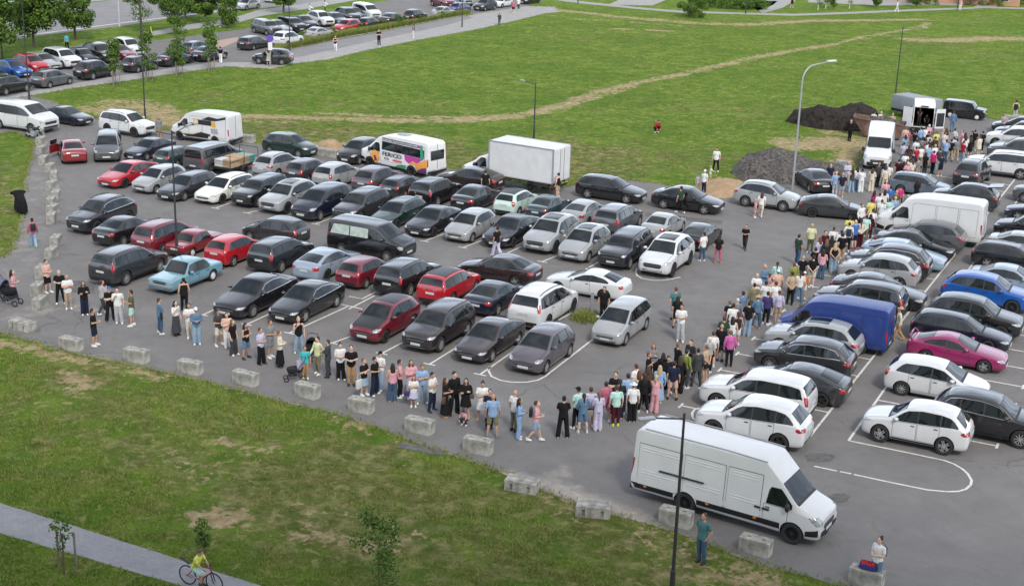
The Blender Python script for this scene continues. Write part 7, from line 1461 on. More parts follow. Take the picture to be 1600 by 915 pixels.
# ------------------------------------------------------------------ concrete blocks
def slot_block(L, D, H, lying=0):
    b = MB(); b.box((0, 0, H/2), (L, D, H), bevel=.018)
    me = b.mesh('block', [M['concrete']])
    c = MB()
    for s in (-1, 1):
        if lying: c.box((s*L*.27, -D/2, H*.42), (.11, .16, H*.62))
        else: c.box((s*L*.24, 0, H), (.16, .10, .14))
    co = bpy.data.objects.new('cut', c.mesh('cut', [M['concrete']])); COL.objects.link(co)
    out = eval_mesh(me, [('BOOLEAN', dict(operation='DIFFERENCE', solver='EXACT', object=co, material_mode='TRANSFER'))]); bpy.data.objects.remove(co); return out
blkA, blkB, blkL = slot_block(1.10, .46, .60), slot_block(.9, .45, .62), slot_block(1.2, .62, .42, 1)
NTH = ['nearest the vintage sedan end', 'second from the left end', 'third from the left end', 'fourth from the left end', 'fifth from the left end, below the pram', 'sixth from the left end', 'seventh from the left end', 'eighth from the left end, by the sandy edge', 'behind the near lamp post', 'beside the standing man in teal', 'with a berry crate on top']
ib = 0; jb = 0
BPOS = []
for (x, y, k) in BLOCKS:
    o = put('concrete_block', blkA if k != 'b' else blkB, None, (x, y, -.01))
    BPOS.append((x, y, k)); o.scale = (random.uniform(.94, 1.05), random.uniform(.94, 1.06), random.uniform(.90, 1.0))
    if k == 'a' and y < 70:
        o.rotation_euler = (0, 0, BLOCK_ROT+random.uniform(-.09, .09)); lab = 'concrete block along the lawn edge, '+NTH[ib]; ib += 1; g_ = 'concrete blocks along the lawn edge'
    elif k == 'b':
        o.rotation_euler = (0, 0, rad(116)+random.uniform(-.25, .25)); jb += 1
        lab = 'upright concrete block at the left lot edge, %s from the motorcycle' % (['nearest', 'second', 'third', 'fourth', 'fifth', 'sixth', 'seventh', 'eighth', 'ninth', 'tenth', 'eleventh', 'twelfth', 'thirteenth', 'fourteenth', 'fifteenth', 'sixteenth'][jb-1]); g_ = 'concrete blocks at the left lot edge'
    else:
        o.rotation_euler = (0, 0, random.uniform(-.1, .1)); g_ = 'concrete blocks at the rear edge'
        lab = {23+4: 'square concrete block by the gravel heap and the white van', 28: 'left of two concrete blocks on the far right grass', 29: 'right of two concrete blocks on the far right grass'}.get(len(BPOS)-1, None) or 'concrete block at the rear edge, number %d' % len(BPOS)
        if k == 'a': lab = 'concrete block at the rear lot edge ' + {388: ''}.get(0, ['behind the printed white van', 'left of the pair behind the black hatchback', 'right of the pair behind the black hatchback', 'beside the minibus tail'][sum(1 for b_ in BPOS if b_[2] == 'a' and b_[1] >= 70)-1])
    tag(o, lab, 'concrete block', g_)
for (x, y, k) in LYING:
    o = put('concrete_block', blkL, None, (x, y, -.01), (0, 0, BLOCK_ROT+(0, .12, .30)[k]))
    tag(o, ['flat pale concrete block lying at the left bottom lot corner', 'concrete block lying on its side by the sandy lawn edge', 'concrete block lying on the lawn left of the cargo van'][k], 'concrete block', 'concrete blocks along the lawn edge')

# ------------------------------------------------------------------ lamp posts
LTXT = ['thin dark lamp post standing in the near lawn', 'thin dark lamp post with two arms between the red cars', 'thin straight lamp post behind the white box truck', 'tall dark lamp post behind the rusty skip', 'tall lamp post rising left of the printed van', 'dark lamp post on the promenade near the open door SUV', 'dark lamp post at the middle of the promenade', 'dark lamp post by the grey hatchback at upper left', 'dark lamp post at the left picture edge', 'white road mast at the upper left', 'dark lamp post at the end of the promenade', 'dark lamp post beside the far path', 'dark lamp post by the orange building']
for (x, y, h, arms, k), lab in zip(LAMPS, LTXT):
    m_ = M['dark_steel'] if k in ('dark', 'grey') else M['white']
    r = tag(put('lamp_post', None, None, (x, y, 0)), lab, 'lamp post', 'lamp posts')
    b = MB(); b.tube([(0, 0, 0), (0, 0, .9), (0, 0, .92), (0, 0, h)], [.085, .085, .060, .038], 12); put('post', b.mesh('post', [m_], True), r)
    for a, L_ in arms:
        d_ = Vector((math.cos(a), math.sin(a), 0)); b = MB(); b.tube([(0, 0, h-.18), d_*L_*.5+Vector((0, 0, h-.12)), d_*L_+Vector((0, 0, h-.05))], .028, 8); put('arm', b.mesh('arm', [m_], True), r)
        b = MB(); b.box(d_*(L_+.22)+Vector((0, 0, h-.05)), (.52, .20, .075), rz=a, bevel=.02); put('lamp_head', b.mesh('lamp_head', [M['steel'] if k != 'white' else M['white']], True), r)
x, y, h, a = BIG_LAMP
r = tag(put('lamp_post', None, None, (x, y, 0)), 'tall silver lamp post with curved arm behind the silver SUV', 'lamp post', 'lamp posts')
d_ = Vector((math.cos(a), math.sin(a), 0)); b = MB()
pts = [Vector((0, 0, 0)), Vector((0, 0, h-1.3))]+[d_*(1.0*(1-math.cos(t_))) + Vector((0, 0, h-1.3+1.05*math.sin(t_))) for t_ in [.3, .6, .9, 1.2, 1.45]]+[d_*2.2+Vector((0, 0, h-.12))]
b.tube(pts, [.085]+[.055]*6+[.035], 12); put('post', b.mesh('post', [M['steel']], True), r)
b = MB(); b.box(d_*2.55+Vector((0, 0, h-.06)), (.75, .26, .10), rz=a, bevel=.03); put('lamp_head', b.mesh('lamp_head', [M['white']], True), r)
# metal post stub in a grass tuft
b = MB(); b.tube([(0, 0, 0), (0, 0, 1.25)], .085, 12); b.lathe([(.085, 1.25), (.0, 1.28)], 12); tag(put('metal_bollard', b.mesh('metal_bollard', [M['steel']], True), None, (*POST, 0)), 'grey metal post standing in a grass tuft among the cars', 'bollard')
tufts('bollard_weeds', 900, lambda rn, n: np.stack([rn.normal(TUFT[0], .30, n), rn.normal(TUFT[1], .38, n)], 1), .12, .36, 21, M['blades'], .2)
# purple sign
r = tag(put('road_sign', None, None, (*SIGN, 0)), 'purple and white sign on a pole beside the white SUV coupe', 'road sign')
b = MB(); b.tube([(0, 0, 0), (0, 0, 3.2)], .04, 8); put('pole', b.mesh('pole', [M['steel']], True), r)
for z_, rad_, c_, nm_ in ((2.95, .36, (.12, .08, .42), 'round_panel'), (2.15, .0, (.7, .7, .72), 'text_panel')):
    b = MB()
    if rad_: b.lathe([(.001, -.015), (rad_, -.015), (rad_, .015), (.001, .015)], 24, 'Y', (0, -.05, z_))
    else: b.box((0, -.05, z_), (.42, .03, .8), bevel=.01)
    put(nm_, b.mesh(nm_, [M['print']]), r, rot=(0, 0, rad(26)), color=c_)

# ------------------------------------------------------------------ trees
lm, t, b_, P = base_mat('leaves', .7)
t.links.new(ramp(t, nz(t, 2.2, 5, .7, P), [(.3, (.028, .070, .012)), (.5, (.070, .135, .020)), (.7, (.19, .26, .045))]), b_.inputs['Base Color']); M['leaves'] = lm
M['bark'] = mat('bark', (.12, .095, .07), rough=.95, noise=.4, nscale=6, bump=.6)
M['stake'] = mat('stake', (.22, .19, .15), rough=.9, noise=.3)
def crown_mesh(h0, h1, w, kind, n, size, seed):
    rn = np.random.RandomState(seed); cl = []
    nclump = {'maple': 46, 'round': 34, 'thin': 22, 'col': 26, 'sap': 14, 'sapn': 16, 'white': 8, 'bush': 30, 'hedge': 40}[kind]
    for i in range(nclump):
        u = rn.uniform(0, 1); z = h0+(h1-h0)*u
        prof = {'col': math.sin(math.pi*min(1, u*.9+.12))**.6, 'sap': math.sin(math.pi*min(1, u*.8+.15))**.8, 'sapn': math.sin(math.pi*min(1, u*.7+.2)), 'hedge': 1}.get(kind, math.sin(math.pi*(u*.86+.10))**.55)
        r_ = w/2*prof*rn.uniform(.35, .95); a = rn.uniform(0, 6.283); cl.append((r_*math.cos(a), r_*math.sin(a), z, (h1-h0)*rn.uniform(.07, .14)+w*.05))
    cl = np.array(cl); k = rn.randint(0, nclump, n); D = rn.normal(0, 1, (n, 3)); D /= np.linalg.norm(D, axis=1)[:, None]
    C_ = cl[k, :3]+D*(cl[k, 3]*rn.uniform(.55, 1.08, n))[:, None]*np.array([1.15, 1.15, .85])
    nrm = D+rn.normal(0, .55, (n, 3))+np.array([0, 0, .35]); nrm /= np.linalg.norm(nrm, axis=1)[:, None]
    T_ = np.cross(nrm, rn.normal(0, 1, (n, 3))); T_ /= np.linalg.norm(T_, axis=1)[:, None]; B_ = np.cross(nrm, T_); s_ = size*rn.uniform(.6, 1.3, n)[:, None]
    V = np.stack([C_-T_*s_*.5, C_+B_*s_*.38, C_+T_*s_*.5, C_-B_*s_*.38], 1).reshape(-1, 3); F = np.arange(len(V), dtype=np.int32)
    me = bpy.data.meshes.new('crown'); me.vertices.add(len(V)); me.vertices.foreach_set('co', V.ravel()); me.loops.add(len(F)); me.loops.foreach_set('vertex_index', F)
    me.polygons.add(len(F)//4); me.polygons.foreach_set('loop_start', np.arange(0, len(F), 4, dtype=np.int32)); me.update(); me.materials.append(M['leaves']); return me
TTXT = dict(maple='broad light green maple', round='round dark green tree', thin='airy tree above the grey lamp post', col='narrow columnar tree', sap='young sapling with stakes', sapn='young near sapling', white='thin young tree with white painted trunk')
TW = ['at the upper left behind the red hatchback', 'second of the upper left lawn', 'cut by the left picture edge', 'between maple and walkway', 'by the far road bend', 'behind the second sapling', 'beside the far footpath', 'cut by the top picture edge near the road', 'leftmost on the walkway grass', 'second on the walkway grass', 'third on the walkway grass', 'fourth on the walkway grass', 'at the top edge above the far row', 'between two stakes by the paved path', 'dark leafy one at the bottom edge', 'small one behind the cyclist', 'left of the far plaza', 'second by the far plaza', 'fourth by the far plaza', 'in front of the far plaza', 'beside the far bushes', 'before the orange building', 'right of the orange building', 'at the far crossing']
for i, (x, y, h, w, k) in enumerate(TREES):
    nm_ = 'sapling' if k in ('sap', 'sapn') else 'tree'
    r = tag(put(nm_, None, None, (x, y, 0)), TTXT[k]+', '+TW[i], nm_, 'saplings on the grass' if nm_ == 'sapling' else 'trees around the lots')
    rn = random.Random(i+50); th = h*(.28 if k in ('maple', 'round', 'thin') else .18 if k == 'col' else .30)
    if k == 'sapn' and i == 13: th = h*.55
    tr = .15 if k in ('maple', 'round', 'thin') else .06 if k in ('col', 'white') else .025
    b = MB(); top = (rn.uniform(-.1, .1), rn.uniform(-.1, .1), h*.8); b.tube([(0, 0, -.05), (rn.uniform(-.05, .05), 0, th), top], [tr, tr*.75, tr*.2], 8)
    for q in range(9 if k not in ('sap', 'sapn') else 6):
        z_ = th+(h*.75-th)*q/8; a = rn.uniform(0, 6.28); l_ = w*.38*rn.uniform(.6, 1); b.tube([(0, 0, z_*.95), (math.cos(a)*l_*.5, math.sin(a)*l_*.5, z_+l_*.35), (math.cos(a)*l_, math.sin(a)*l_, z_+l_*.6)], [tr*.45, tr*.3, tr*.1], 6)
    put('trunk', b.mesh('trunk', [M['bark'] if k != 'white' else M['white']], True), r)
    n_ = {'maple': 22000, 'round': 17000, 'thin': 6500, 'col': 9000, 'sap': 1900, 'sapn': 1500, 'white': 700}[k]; sz = {'maple': .30, 'round': .23, 'thin': .22, 'col': .19, 'sap': .17, 'sapn': .10, 'white': .14}[k]
    if i == 13: n_ = 260
    if i == 15: n_ = 500
    put('crown', crown_mesh(th*.85, h, w, k, n_, sz, 100+i), r)
    if k == 'sap' or i == 13:
        for q in range(3 if k == 'sap' else 2):
            a = q*2.1+.6; b = MB(); b.tube([(math.cos(a)*.38, math.sin(a)*.38, 0), (math.cos(a)*.38, math.sin(a)*.38, 1.45)], .035, 8); put('stake', b.mesh('stake', [M['stake']], True), r)
for nm_, (x, y), h, w, n_, lab in (('bush', BUSH, 3.4, 4.6, 9000, 'large round bush on the far meadow edge'),):
    r = tag(put(nm_, None, None, (x, y, 0)), lab, 'bush'); put('foliage', crown_mesh(.2, h, w, 'bush', n_, .16, 77), r)
    b = MB(); b.tube([(0, 0, 0), (0, 0, h*.7)], [.12, .03], 8); put('stem', b.mesh('stem', [M['bark']], True), r)
for i, (px, py) in enumerate(HEDGE):
    r = tag(put('hedge', None, None, (px, py, 0)), 'low green hedge beside the far path, %s' % ['left part', 'middle part', 'right part', 'small bush near the far walker', 'bush right of the orange building', 'long bush at the top right'][i], 'hedge', 'far hedges')
    put('foliage', crown_mesh(.1, 1.5, 5.5, 'hedge', 2600, .2, 300+i), r)
# planted strip shrubs
for i, (px, py) in enumerate(SHRUBS):
    r = tag(put('shrub', None, None, (px, py, 0)), 'low shrub in the planted strip, %s from the left' % ['first', 'second', 'third', 'fourth', 'fifth', 'sixth', 'seventh', 'eighth', 'ninth', 'tenth'][i], 'shrub', 'shrubs in the planted strip')
    put('foliage', crown_mesh(.05, .9+.25*(i % 3), 1.7+.4*(i % 2), 'sap', 900, .12, 400+i), r)
# far buildings
for nm_, pos, size, c_, lab in (('kiosk', BUILD, (26, 6, 3.2), (.45, .25, .16), 'low orange brick building at the top picture edge'),):
    r = tag(put(nm_, None, None, (*pos, 0), (0, 0, rad(12))), lab, 'building')
    b = MB(); b.box((0, 3.2, size[2]/2), size); put('wall', b.mesh('wall', [mat('orange_wall', c_, rough=.9, noise=.15, nscale=.6)]), r)
    for q in range(7):
        f = MB(); f.box((-11+q*3.6, .17, 1.5), (1.5, .08, 1.6)); fr = put('window', f.mesh('window', [M['white']]), r); g_ = MB(); g_.box((-11+q*3.6, .12, 1.5), (1.3, .06, 1.4)); put('pane', g_.mesh('pane', [M['glass']]), fr)

# ------------------------------------------------------------------ special vehicles
def text_obj(name, s, size, mat_, parent, mtx, ext=.004, bold=0):
    cu = bpy.data.curves.new(name, 'FONT'); cu.body = s; cu.size = size; cu.extrude = ext; cu.offset = bold; cu.align_x = 'CENTER'; cu.align_y = 'CENTER'
    o = bpy.data.objects.new(name, cu); COL.objects.link(o); dg = bpy.context.evaluated_depsgraph_get(); dg.update(); me = bpy.data.meshes.new_from_object(o.evaluated_get(dg)); bpy.data.objects.remove(o); me.materials.clear(); me.materials.append(mat_)
    r = put(name, me, parent); r.matrix_local = mtx; return r
def pmat(n, c, r=.45): return mat(n, c, rough=r)
def plate_poly(pts, y, side, thick=.006):
    """flat film from a polygon in x,z on the side at y"""
    bm = bmesh.new(); v = [bm.verts.new((px, side*y, pz)) for px, pz in pts]; f = bm.faces.new(v); bmesh.ops.triangulate(bm, faces=[f])
    for f in bm.faces:
        f.normal_update()
        if f.normal.y*side < 0: f.normal_flip()
    V = [v.co.copy() for v in bm.verts]; F = [[v.index for v in f.verts] for f in bm.faces]; bm.verts.index_update(); F = [[v.index for v in f.verts] for f in bm.faces]; bm.free(); return V, F
def drape(bvh, pts, side, off, name, m_, parent, step=.09):
    """film of a polygon (x,z) draped on a body side"""
    xs_ = [p[0] for p in pts]; n = max(2, int((max(xs_)-min(xs_))/step)); rows = []
    for i in range(n+1):
        x = min(xs_)+1e-3+(max(xs_)-min(xs_)-2e-3)*i/n; zs = []
        for (a, c), (b, d) in zip(pts, pts[1:]+pts[:1]):
            if (a-x)*(b-x) <= 0 and a != b: zs.append(c+(d-c)*(x-a)/(b-a))
        rows.append((x, min(zs), max(zs)))
    vv, ff = patch(bvh, (0, 0, 0), (0, 0, 1), (1, 0, 0), (0, side, 0), rows, 5, 1, off)
    return put(name, mesh_of(name, vv, ff, [m_], smooth=True), parent)
def side_m(x, y, z, side, slant=0.0):
    # text plane facing +-Y; reads left to right seen from outside
    if side > 0: return Matrix.Translation((x, y, z)) @ Matrix.Rotation(math.pi, 4, 'Z') @ Matrix.Rotation(rad(90), 4, 'X')
    return Matrix.Translation((x, -y, z)) @ Matrix.Rotation(rad(90), 4, 'X')
pk = [k for k in BUILT if 'number 100' in k][0]; v100 = BUILT[pk]; me_, bv = car_body('van')
blk, yel, gry = pmat('film_black', (.015, .015, .017)), pmat('film_yellow', (.62, .36, .03)), pmat('film_grey', (.30, .30, .31))
for s in (1, -1):
    drape(bv, [(1.4, 1.45), (.2, 1.75), (.2, 1.95), (-1.0, 1.95), (-1.3, 1.95), (-1.3, 1.55), (.1, 1.55), (.5, 1.42), (1.3, 1.25)], s, .022, 'film', blk, v100)
    drape(bv, [(-.3, 1.98), (-1.0, 2.28), (-1.9, 2.2), (-2.7, 2.42), (-2.7, 2.22), (-1.8, 2.0), (-1.3, 1.96)], s, .023, 'film', blk, v100)
    drape(bv, [(1.6, .62), (.6, .66), (-.3, .95), (-1.2, .85), (-1.2, .72), (-.7, .70), (-1.0, .50), (.5, .48), (1.2, .46)], s, .024, 'film', blk, v100)
    drape(bv, [(1.6, .70), (.55, .74), (-.3, 1.02), (-.3, .96), (.6, .67), (1.6, .64)], s, .026, 'film', yel, v100)
    drape(bv, [(.62, 1.98), (.10, 2.0), (.02, 1.5), (.55, 1.48)], s, .027, 'film', yel, v100)
    drape(bv, [(-1.25, 1.9), (-1.6, 1.95), (-1.75, 1.55), (-1.35, 1.45)], s, .025, 'film', yel, v100)
    drape(bv, [(-1.2, 1.35), (-1.9, 1.35), (-2.0, .95), (-1.3, .95)], s, .025, 'film', gry, v100)
    text_obj('number_print', '100', .42, pmat('print_white', (.7, .7, .68)), v100, side_m(.31, 1.012, 1.74, s), bold=.012)
# minibus
def minibus():
    sp = SPECS['van']; root = bpy.data.objects.new('minibus', None); COL.objects.link(root); tmp = make_car('van', 'tmp_van', rim='dark-0')
    for ch in list(tmp.children):
        nm = ch.name.split('.')[0]
        ch.parent = root
        if nm in ('body', 'door', 'side_panel', 'mirror'): ch.color = (.72, .73, .74, 1)
    bpy.data.objects.remove(tmp); me_, bv = car_body('van')
    P_ = dict(k=pmat('print_navy', (.025, .03, .055)), m=pmat('print_magenta', (.42, .04, .28)), o=pmat('print_orange', (.75, .33, .06)), g=pmat('print_green', (.04, .30, .17)), v=pmat('print_violet', (.14, .03, .16)), r=pmat('print_coral', (.62, .12, .15)))
    for s in (1, -1):
        drape(bv, [(.95, 2.32), (-2.2, 2.30), (-2.2, 2.10), (.95, 2.12)], s, 0.024, 'banner', P_['k'], root)
        drape(bv, [(.95, 2.06), (-2.65, 2.02), (-2.65, 1.42), (.95, 1.46)], s, 0.026, 'window_band', M['under'], root)
        for a, b in ((.85, -.22), (-.32, -1.35), (-1.45, -2.5)): drape(bv, [(a, 1.98), (b, 1.96), (b, 1.50), (a, 1.52)], s, 0.034, 'side_window', M['glass'], root)
        drape(bv, [(-1.0, 1.42), (-2.62, 1.40), (-2.1, .95), (-1.5, .85), (-1.1, 1.05)], s, 0.028, 'print', P_['m'], root)
        drape(bv, [(-1.45, .85), (-1.75, 1.12), (-2.1, 1.0), (-2.95, 1.42), (-2.95, .85), (-2.2, .42), (-2.05, .42), (-2.0, .85)], s, 0.032, 'print', P_['o'], root)
        drape(bv, [(-2.0, .42), (-2.5, .72), (-2.9, .82), (-2.9, .42)], s, 0.036, 'print', P_['v'], root)
        drape(bv, [(-.2, .42), (-.5, .60), (-.8, .66), (-1.2, .70), (-1.2, .50), (-.9, .42)], s, 0.032, 'print', P_['g'], root)
        drape(bv, [(1.95, 1.0), (1.6, 1.32), (1.2, 1.25), (1.05, .8), (1.3, .42), (1.5, .42)], s, 0.034, 'print', P_['o'], root)
        drape(bv, [(1.62, .95), (1.42, .95), (1.3, .6), (1.5, .5)], s, 0.038, 'print', P_['v'], root)
        drape(bv, [(-2.3, 2.32), (-2.6, 2.32), (-2.62, 1.3), (-2.35, 1.3)], s, 0.040, 'print', P_['g'], root)
        drape(bv, [(-2.0, 2.3), (-2.3, 2.3), (-2.3, 2.12), (-2.0, 2.12)], s, 0.036, 'print', P_['m'], root)
        drape(bv, [(-.05, .93), (-.85, .93), (-.85, .78), (-.05, .78)], s, 0.030, 'print', P_['r'], root)
        text_obj('lettering', 'FER!CO', .40, P_['k'], root, side_m(.0, 1.022, 1.20, s) @ Matrix.Diagonal((1.25, 1, 1, 1)), bold=.006)
        text_obj('phone_number', '7733', .22, P_['k'], root, side_m(.48, 1.022, .86, s), bold=.003)
        text_obj('banner_lettering', 'НАЛЕВНЫЕ ПОКРЫТИЯ И ОСНОВАНИЯ', .155, pmat('banner_white', (.72, .72, .74)), root, side_m(-.62, .995, 2.21, s), bold=.003)
    b = MB(); b.box((-.2, 0, 2.615), (.8, .62, .05), bevel=.02); put('roof_hatch', b.mesh('roof_hatch', [M['steel']]), root)
    b = MB(); b.box((-3.0, 0, 1.65), (.02, 1.3, .66), bevel=.005); put('rear_window', b.mesh('rear_window', [M['glass']]), root)
    return root
r = minibus(); r.location = (BUSMID[0]-.0, BUSMID[1], .012); r.rotation_euler = (0, 0, BUS_A); r.scale = (1.14, 1.0, .98)
tag(r, 'white minibus with dark windows, orange and magenta print and lettering FER!CO', 'minibus')
# box truck
def box_truck(tail=True):
    root = bpy.data.objects.new('box_truck', None); COL.objects.link(root); tmp = make_car('van', 'tmp_van', rim='dark-0')
    me_, bv = car_body('van')
    for ch in list(tmp.children):
        nm = ch.name.split('.')[0]
        if nm in ('side_panel', 'body', 'taillight', 'rear_door_gap', 'step_bumper', 'wheel', 'floor_pan', 'rear_bumper_trim'):
            for g in list(ch.children): bpy.data.objects.remove(g)
            bpy.data.objects.remove(ch); continue
        ch.parent = root
        if nm == 'door': ch.color = (.74, .75, .76, 1)
    bpy.data.objects.remove(tmp)
    bm = bmesh.new(); bm.from_mesh(_body_cache[('van', 'full')]); bmesh.ops.bisect_plane(bm, geom=list(bm.verts)+list(bm.edges)+list(bm.faces), plane_co=(.93, 0, 0), plane_no=(-1, 0, 0), clear_outer=True)
    # lower the cab roof
    for v in bm.verts:
        if v.co.z > 1.9: v.co.z = 1.9+(v.co.z-1.9)*.35
    bmesh.ops.holes_fill(bm, edges=[e for e in bm.edges if e.is_boundary and abs(e.verts[0].co.x-.93) < .01 and abs(e.verts[1].co.x-.93) < .01], sides=0)
    cm = bpy.data.meshes.new('cab'); bm.to_mesh(cm); bm.free(); [cm.materials.append(m) for m in _body_cache[('van', 'full')].materials]
    put('body', cm, root, color=(.74, .75, .76)).name = 'cab'
    for ch in root.children:
        if ch.name.split('.')[0] == 'windscreen':
            for v in ch.data.vertices:
                if v.co.z > 1.9: v.co.z = 1.9+(v.co.z-1.9)*.35
    b = MB(); b.box((-1.42, 0, 2.03), (4.5, 2.25, 2.3), bevel=.03, mi=0); cb = put('cargo_box', b.mesh('cargo_box', [M['white']]), root)
    b = MB()
    for x in (.83, -3.67):
        for s in (1, -1): b.box((x, s*1.12, 2.03), (.09, .07, 2.34), mi=0)
    for z in (.90, 3.17):
        for s in (1, -1): b.box((-1.42, s*1.13, z), (4.55, .05, .07), mi=0)
    put('box_frame', b.mesh('box_frame', [M['steel']]), root)
    for s in (1, -1):
        b = MB(); b.box((-3.69, s*.55, 2.03), (.05, 1.06, 2.18), bevel=.01); d = put('rear_door', b.mesh('rear_door', [M['white']]), root)
        b = MB(); b.tube([(-3.74, s*.25, .98), (-3.74, s*.25, 3.1)], .018, 8); put('lock_bar', b.mesh('lock_bar', [M['steel']]), d)
        for k in range(3):
            b = MB(); b.box((-2.9+k*1.3, s*1.16, .72), (1.0, .03, .22)); put('side_guard', b.mesh('side_guard', [M['trim']]), root)
            break
    b = MB(); b.box((-1.3, 0, .70), (4.4, .8, .22)); b.box((-3.6, 0, .55), (.08, 2.1, .12)); put('chassis', b.mesh('chassis', [M['under']]), root)
    for s in (1, -1):
        b = MB(); b.box((-3.66, s*.9, .62), (.05, .32, .14)); put('taillight', b.mesh('taillight', [M['red_lamp']]), root)
    add_wheels(root, (1.98, -2.1), .95, .39, 'dark-0')
    return root
a_ = Vector(TRF)-Vector(TRR); r = box_truck(); r.rotation_euler = (0, 0, BUS_A+rad(9)); c_, s_ = math.cos(r.rotation_euler.z), math.sin(r.rotation_euler.z)
r.location = (TRR[0]+2.1*c_-.0, TRR[1]+2.1*s_, .012); r.scale = (1.10, 1.0, 1.0); tag(r, 'white box truck with tall plain cargo box', 'truck')
# white van with open rear doors seen from behind
r = make_car('van', 'panel_van', rim='dark-0')
for ch in list(r.children_recursive):
    if ch.name.split('.')[0] in ('body', 'door', 'side_panel', 'mirror'): ch.color = (.72, .73, .74, 1)
az = rad(101); r.location = (*VANOPEN, .012); r.rotation_euler = (0, 0, az); r.scale = (.97, .97, .98)
c = MB(); c.box((-1.6, 0, 1.44), (3.6, 1.62, 1.62)); co = bpy.data.objects.new('cut', c.mesh('cut', [M['under']])); COL.objects.link(co)
for ch in list(r.children):
    if ch.name.split('.')[0] == 'body': ch.data = eval_mesh(ch.data.copy(), [('BOOLEAN', dict(operation='DIFFERENCE', solver='EXACT', object=co, material_mode='TRANSFER'))])
    if ch.name.split('.')[0] == 'rear_door_gap': bpy.data.objects.remove(ch)
bpy.data.objects.remove(co)
for dx_, dy_, tc_, lb_ in ((-2.2, .35, (.10, .09, .07), 'person in dark khaki bending inside the open van, left'), (-1.9, -.3, (.03, .03, .035), 'person in black crouching inside the open van, right')):
    w_ = Matrix.Rotation(az, 4, 'Z') @ Vector((dx_*.97, dy_*.97, 0)); person((VANOPEN[0]+w_.x, VANOPEN[1]+w_.y, .65), az-rad(90)+math.pi+rad(180), 1.45, 'reach', 'squat' if dy_ < 0 else 'stand', ('tee', tc_), ('trousers', (.04, .04, .045)), (.02, .02, .02), ('short', (.05, .03, .02)), lb_)
b = MB(); b.box((-3.02, 0, 2.38), (.03, .62, .10)); put('door_top_lamp', b.mesh('door_top_lamp', [M['trim']]), r)
for s in (1, -1):
    b = MB(); b.box((0, 0, 0), (.86, .06, 1.66), bevel=.015, mi=0); b.box((0, -.035*s, -.08), (.70, .02, 1.15), mi=1)
    d = put('open_door', b.mesh('open_door', [M['white'], M['trim']]), r, (-3.02-.25, s*1.36, 1.45), (0, 0, rad(90-s*28)))
tag(r, 'white panel van with both rear doors open at the head of the crowd', 'van')
# grey tarpaulin box trailer
r = tag(put('box_trailer', None, None, (*TARP, 0), (0, 0, rad(150))), 'grey tarpaulin covered trailer behind the open white van', 'trailer')
b = MB(); b.box((0, 0, 1.28), (4.0, 2.1, 1.25), bevel=.10); put('tarpaulin', b.mesh('tarpaulin', [M['tarp']], True), r)
b = MB(); b.box((0, 0, .56), (4.0, 2.0, .22)); put('chassis', b.mesh('chassis', [M['under']]), r); add_wheels(r, (-.6, .4), 1.0, .36, 'dark-0')
# rusty skip full of rubble
r = tag(put('rusty_skip', None, None, (*SKIP, 0), (0, 0, rad(8))), 'rusty steel skip filled with grey rubble beside the black soil', 'skip'); r.scale = (.88, .88, .88)
pr_ = [(-2.4, 1.9), (-1.3, .15), (2.0, .15), (2.4, 1.5)]
b = MB()
for s in (1, -1):
    V = [(x, s*1.0, z) for x, z in pr_]+[(x, s*.95, z) for x, z in pr_]; b.add(V, [(0, 1, 2, 3), (7, 6, 5, 4), (0, 4, 5, 1), (1, 5, 6, 2), (2, 6, 7, 3), (3, 7, 4, 0)])
    for x in (-1.2, -.3, .6, 1.5): b.box((x, s*1.04, .85), (.10, .08, 1.3))
    b.box((0, s*1.03, 1.62), (4.4, .10, .12), mtx=Matrix.Rotation(rad(4.5), 4, 'Y'))
for (x0_, z0_), (x1_, z1_) in zip(pr_, pr_[1:]): b.add([(x0_, -1, z0_), (x1_, -1, z1_), (x1_, 1, z1_), (x0_, 1, z0_), (x0_, -1, z0_+.05), (x1_, -1, z1_+.05), (x1_, 1, z1_+.05), (x0_, 1, z0_+.05)], [(0, 3, 2, 1), (4, 5, 6, 7), (0, 1, 5, 4), (2, 3, 7, 6)])
put('hull', b.mesh('hull', [M['rust']]), r)
o = mound('rubble', [(-2.0, -.9), (2.1, -.9), (2.1, .9), (-2.0, .9)], .5, M['grey_gravel'], 31, None, None, [(0.3, 0, .7, 2.4)], res=.12); o.parent = r; o.location = (0, 0, 1.25)
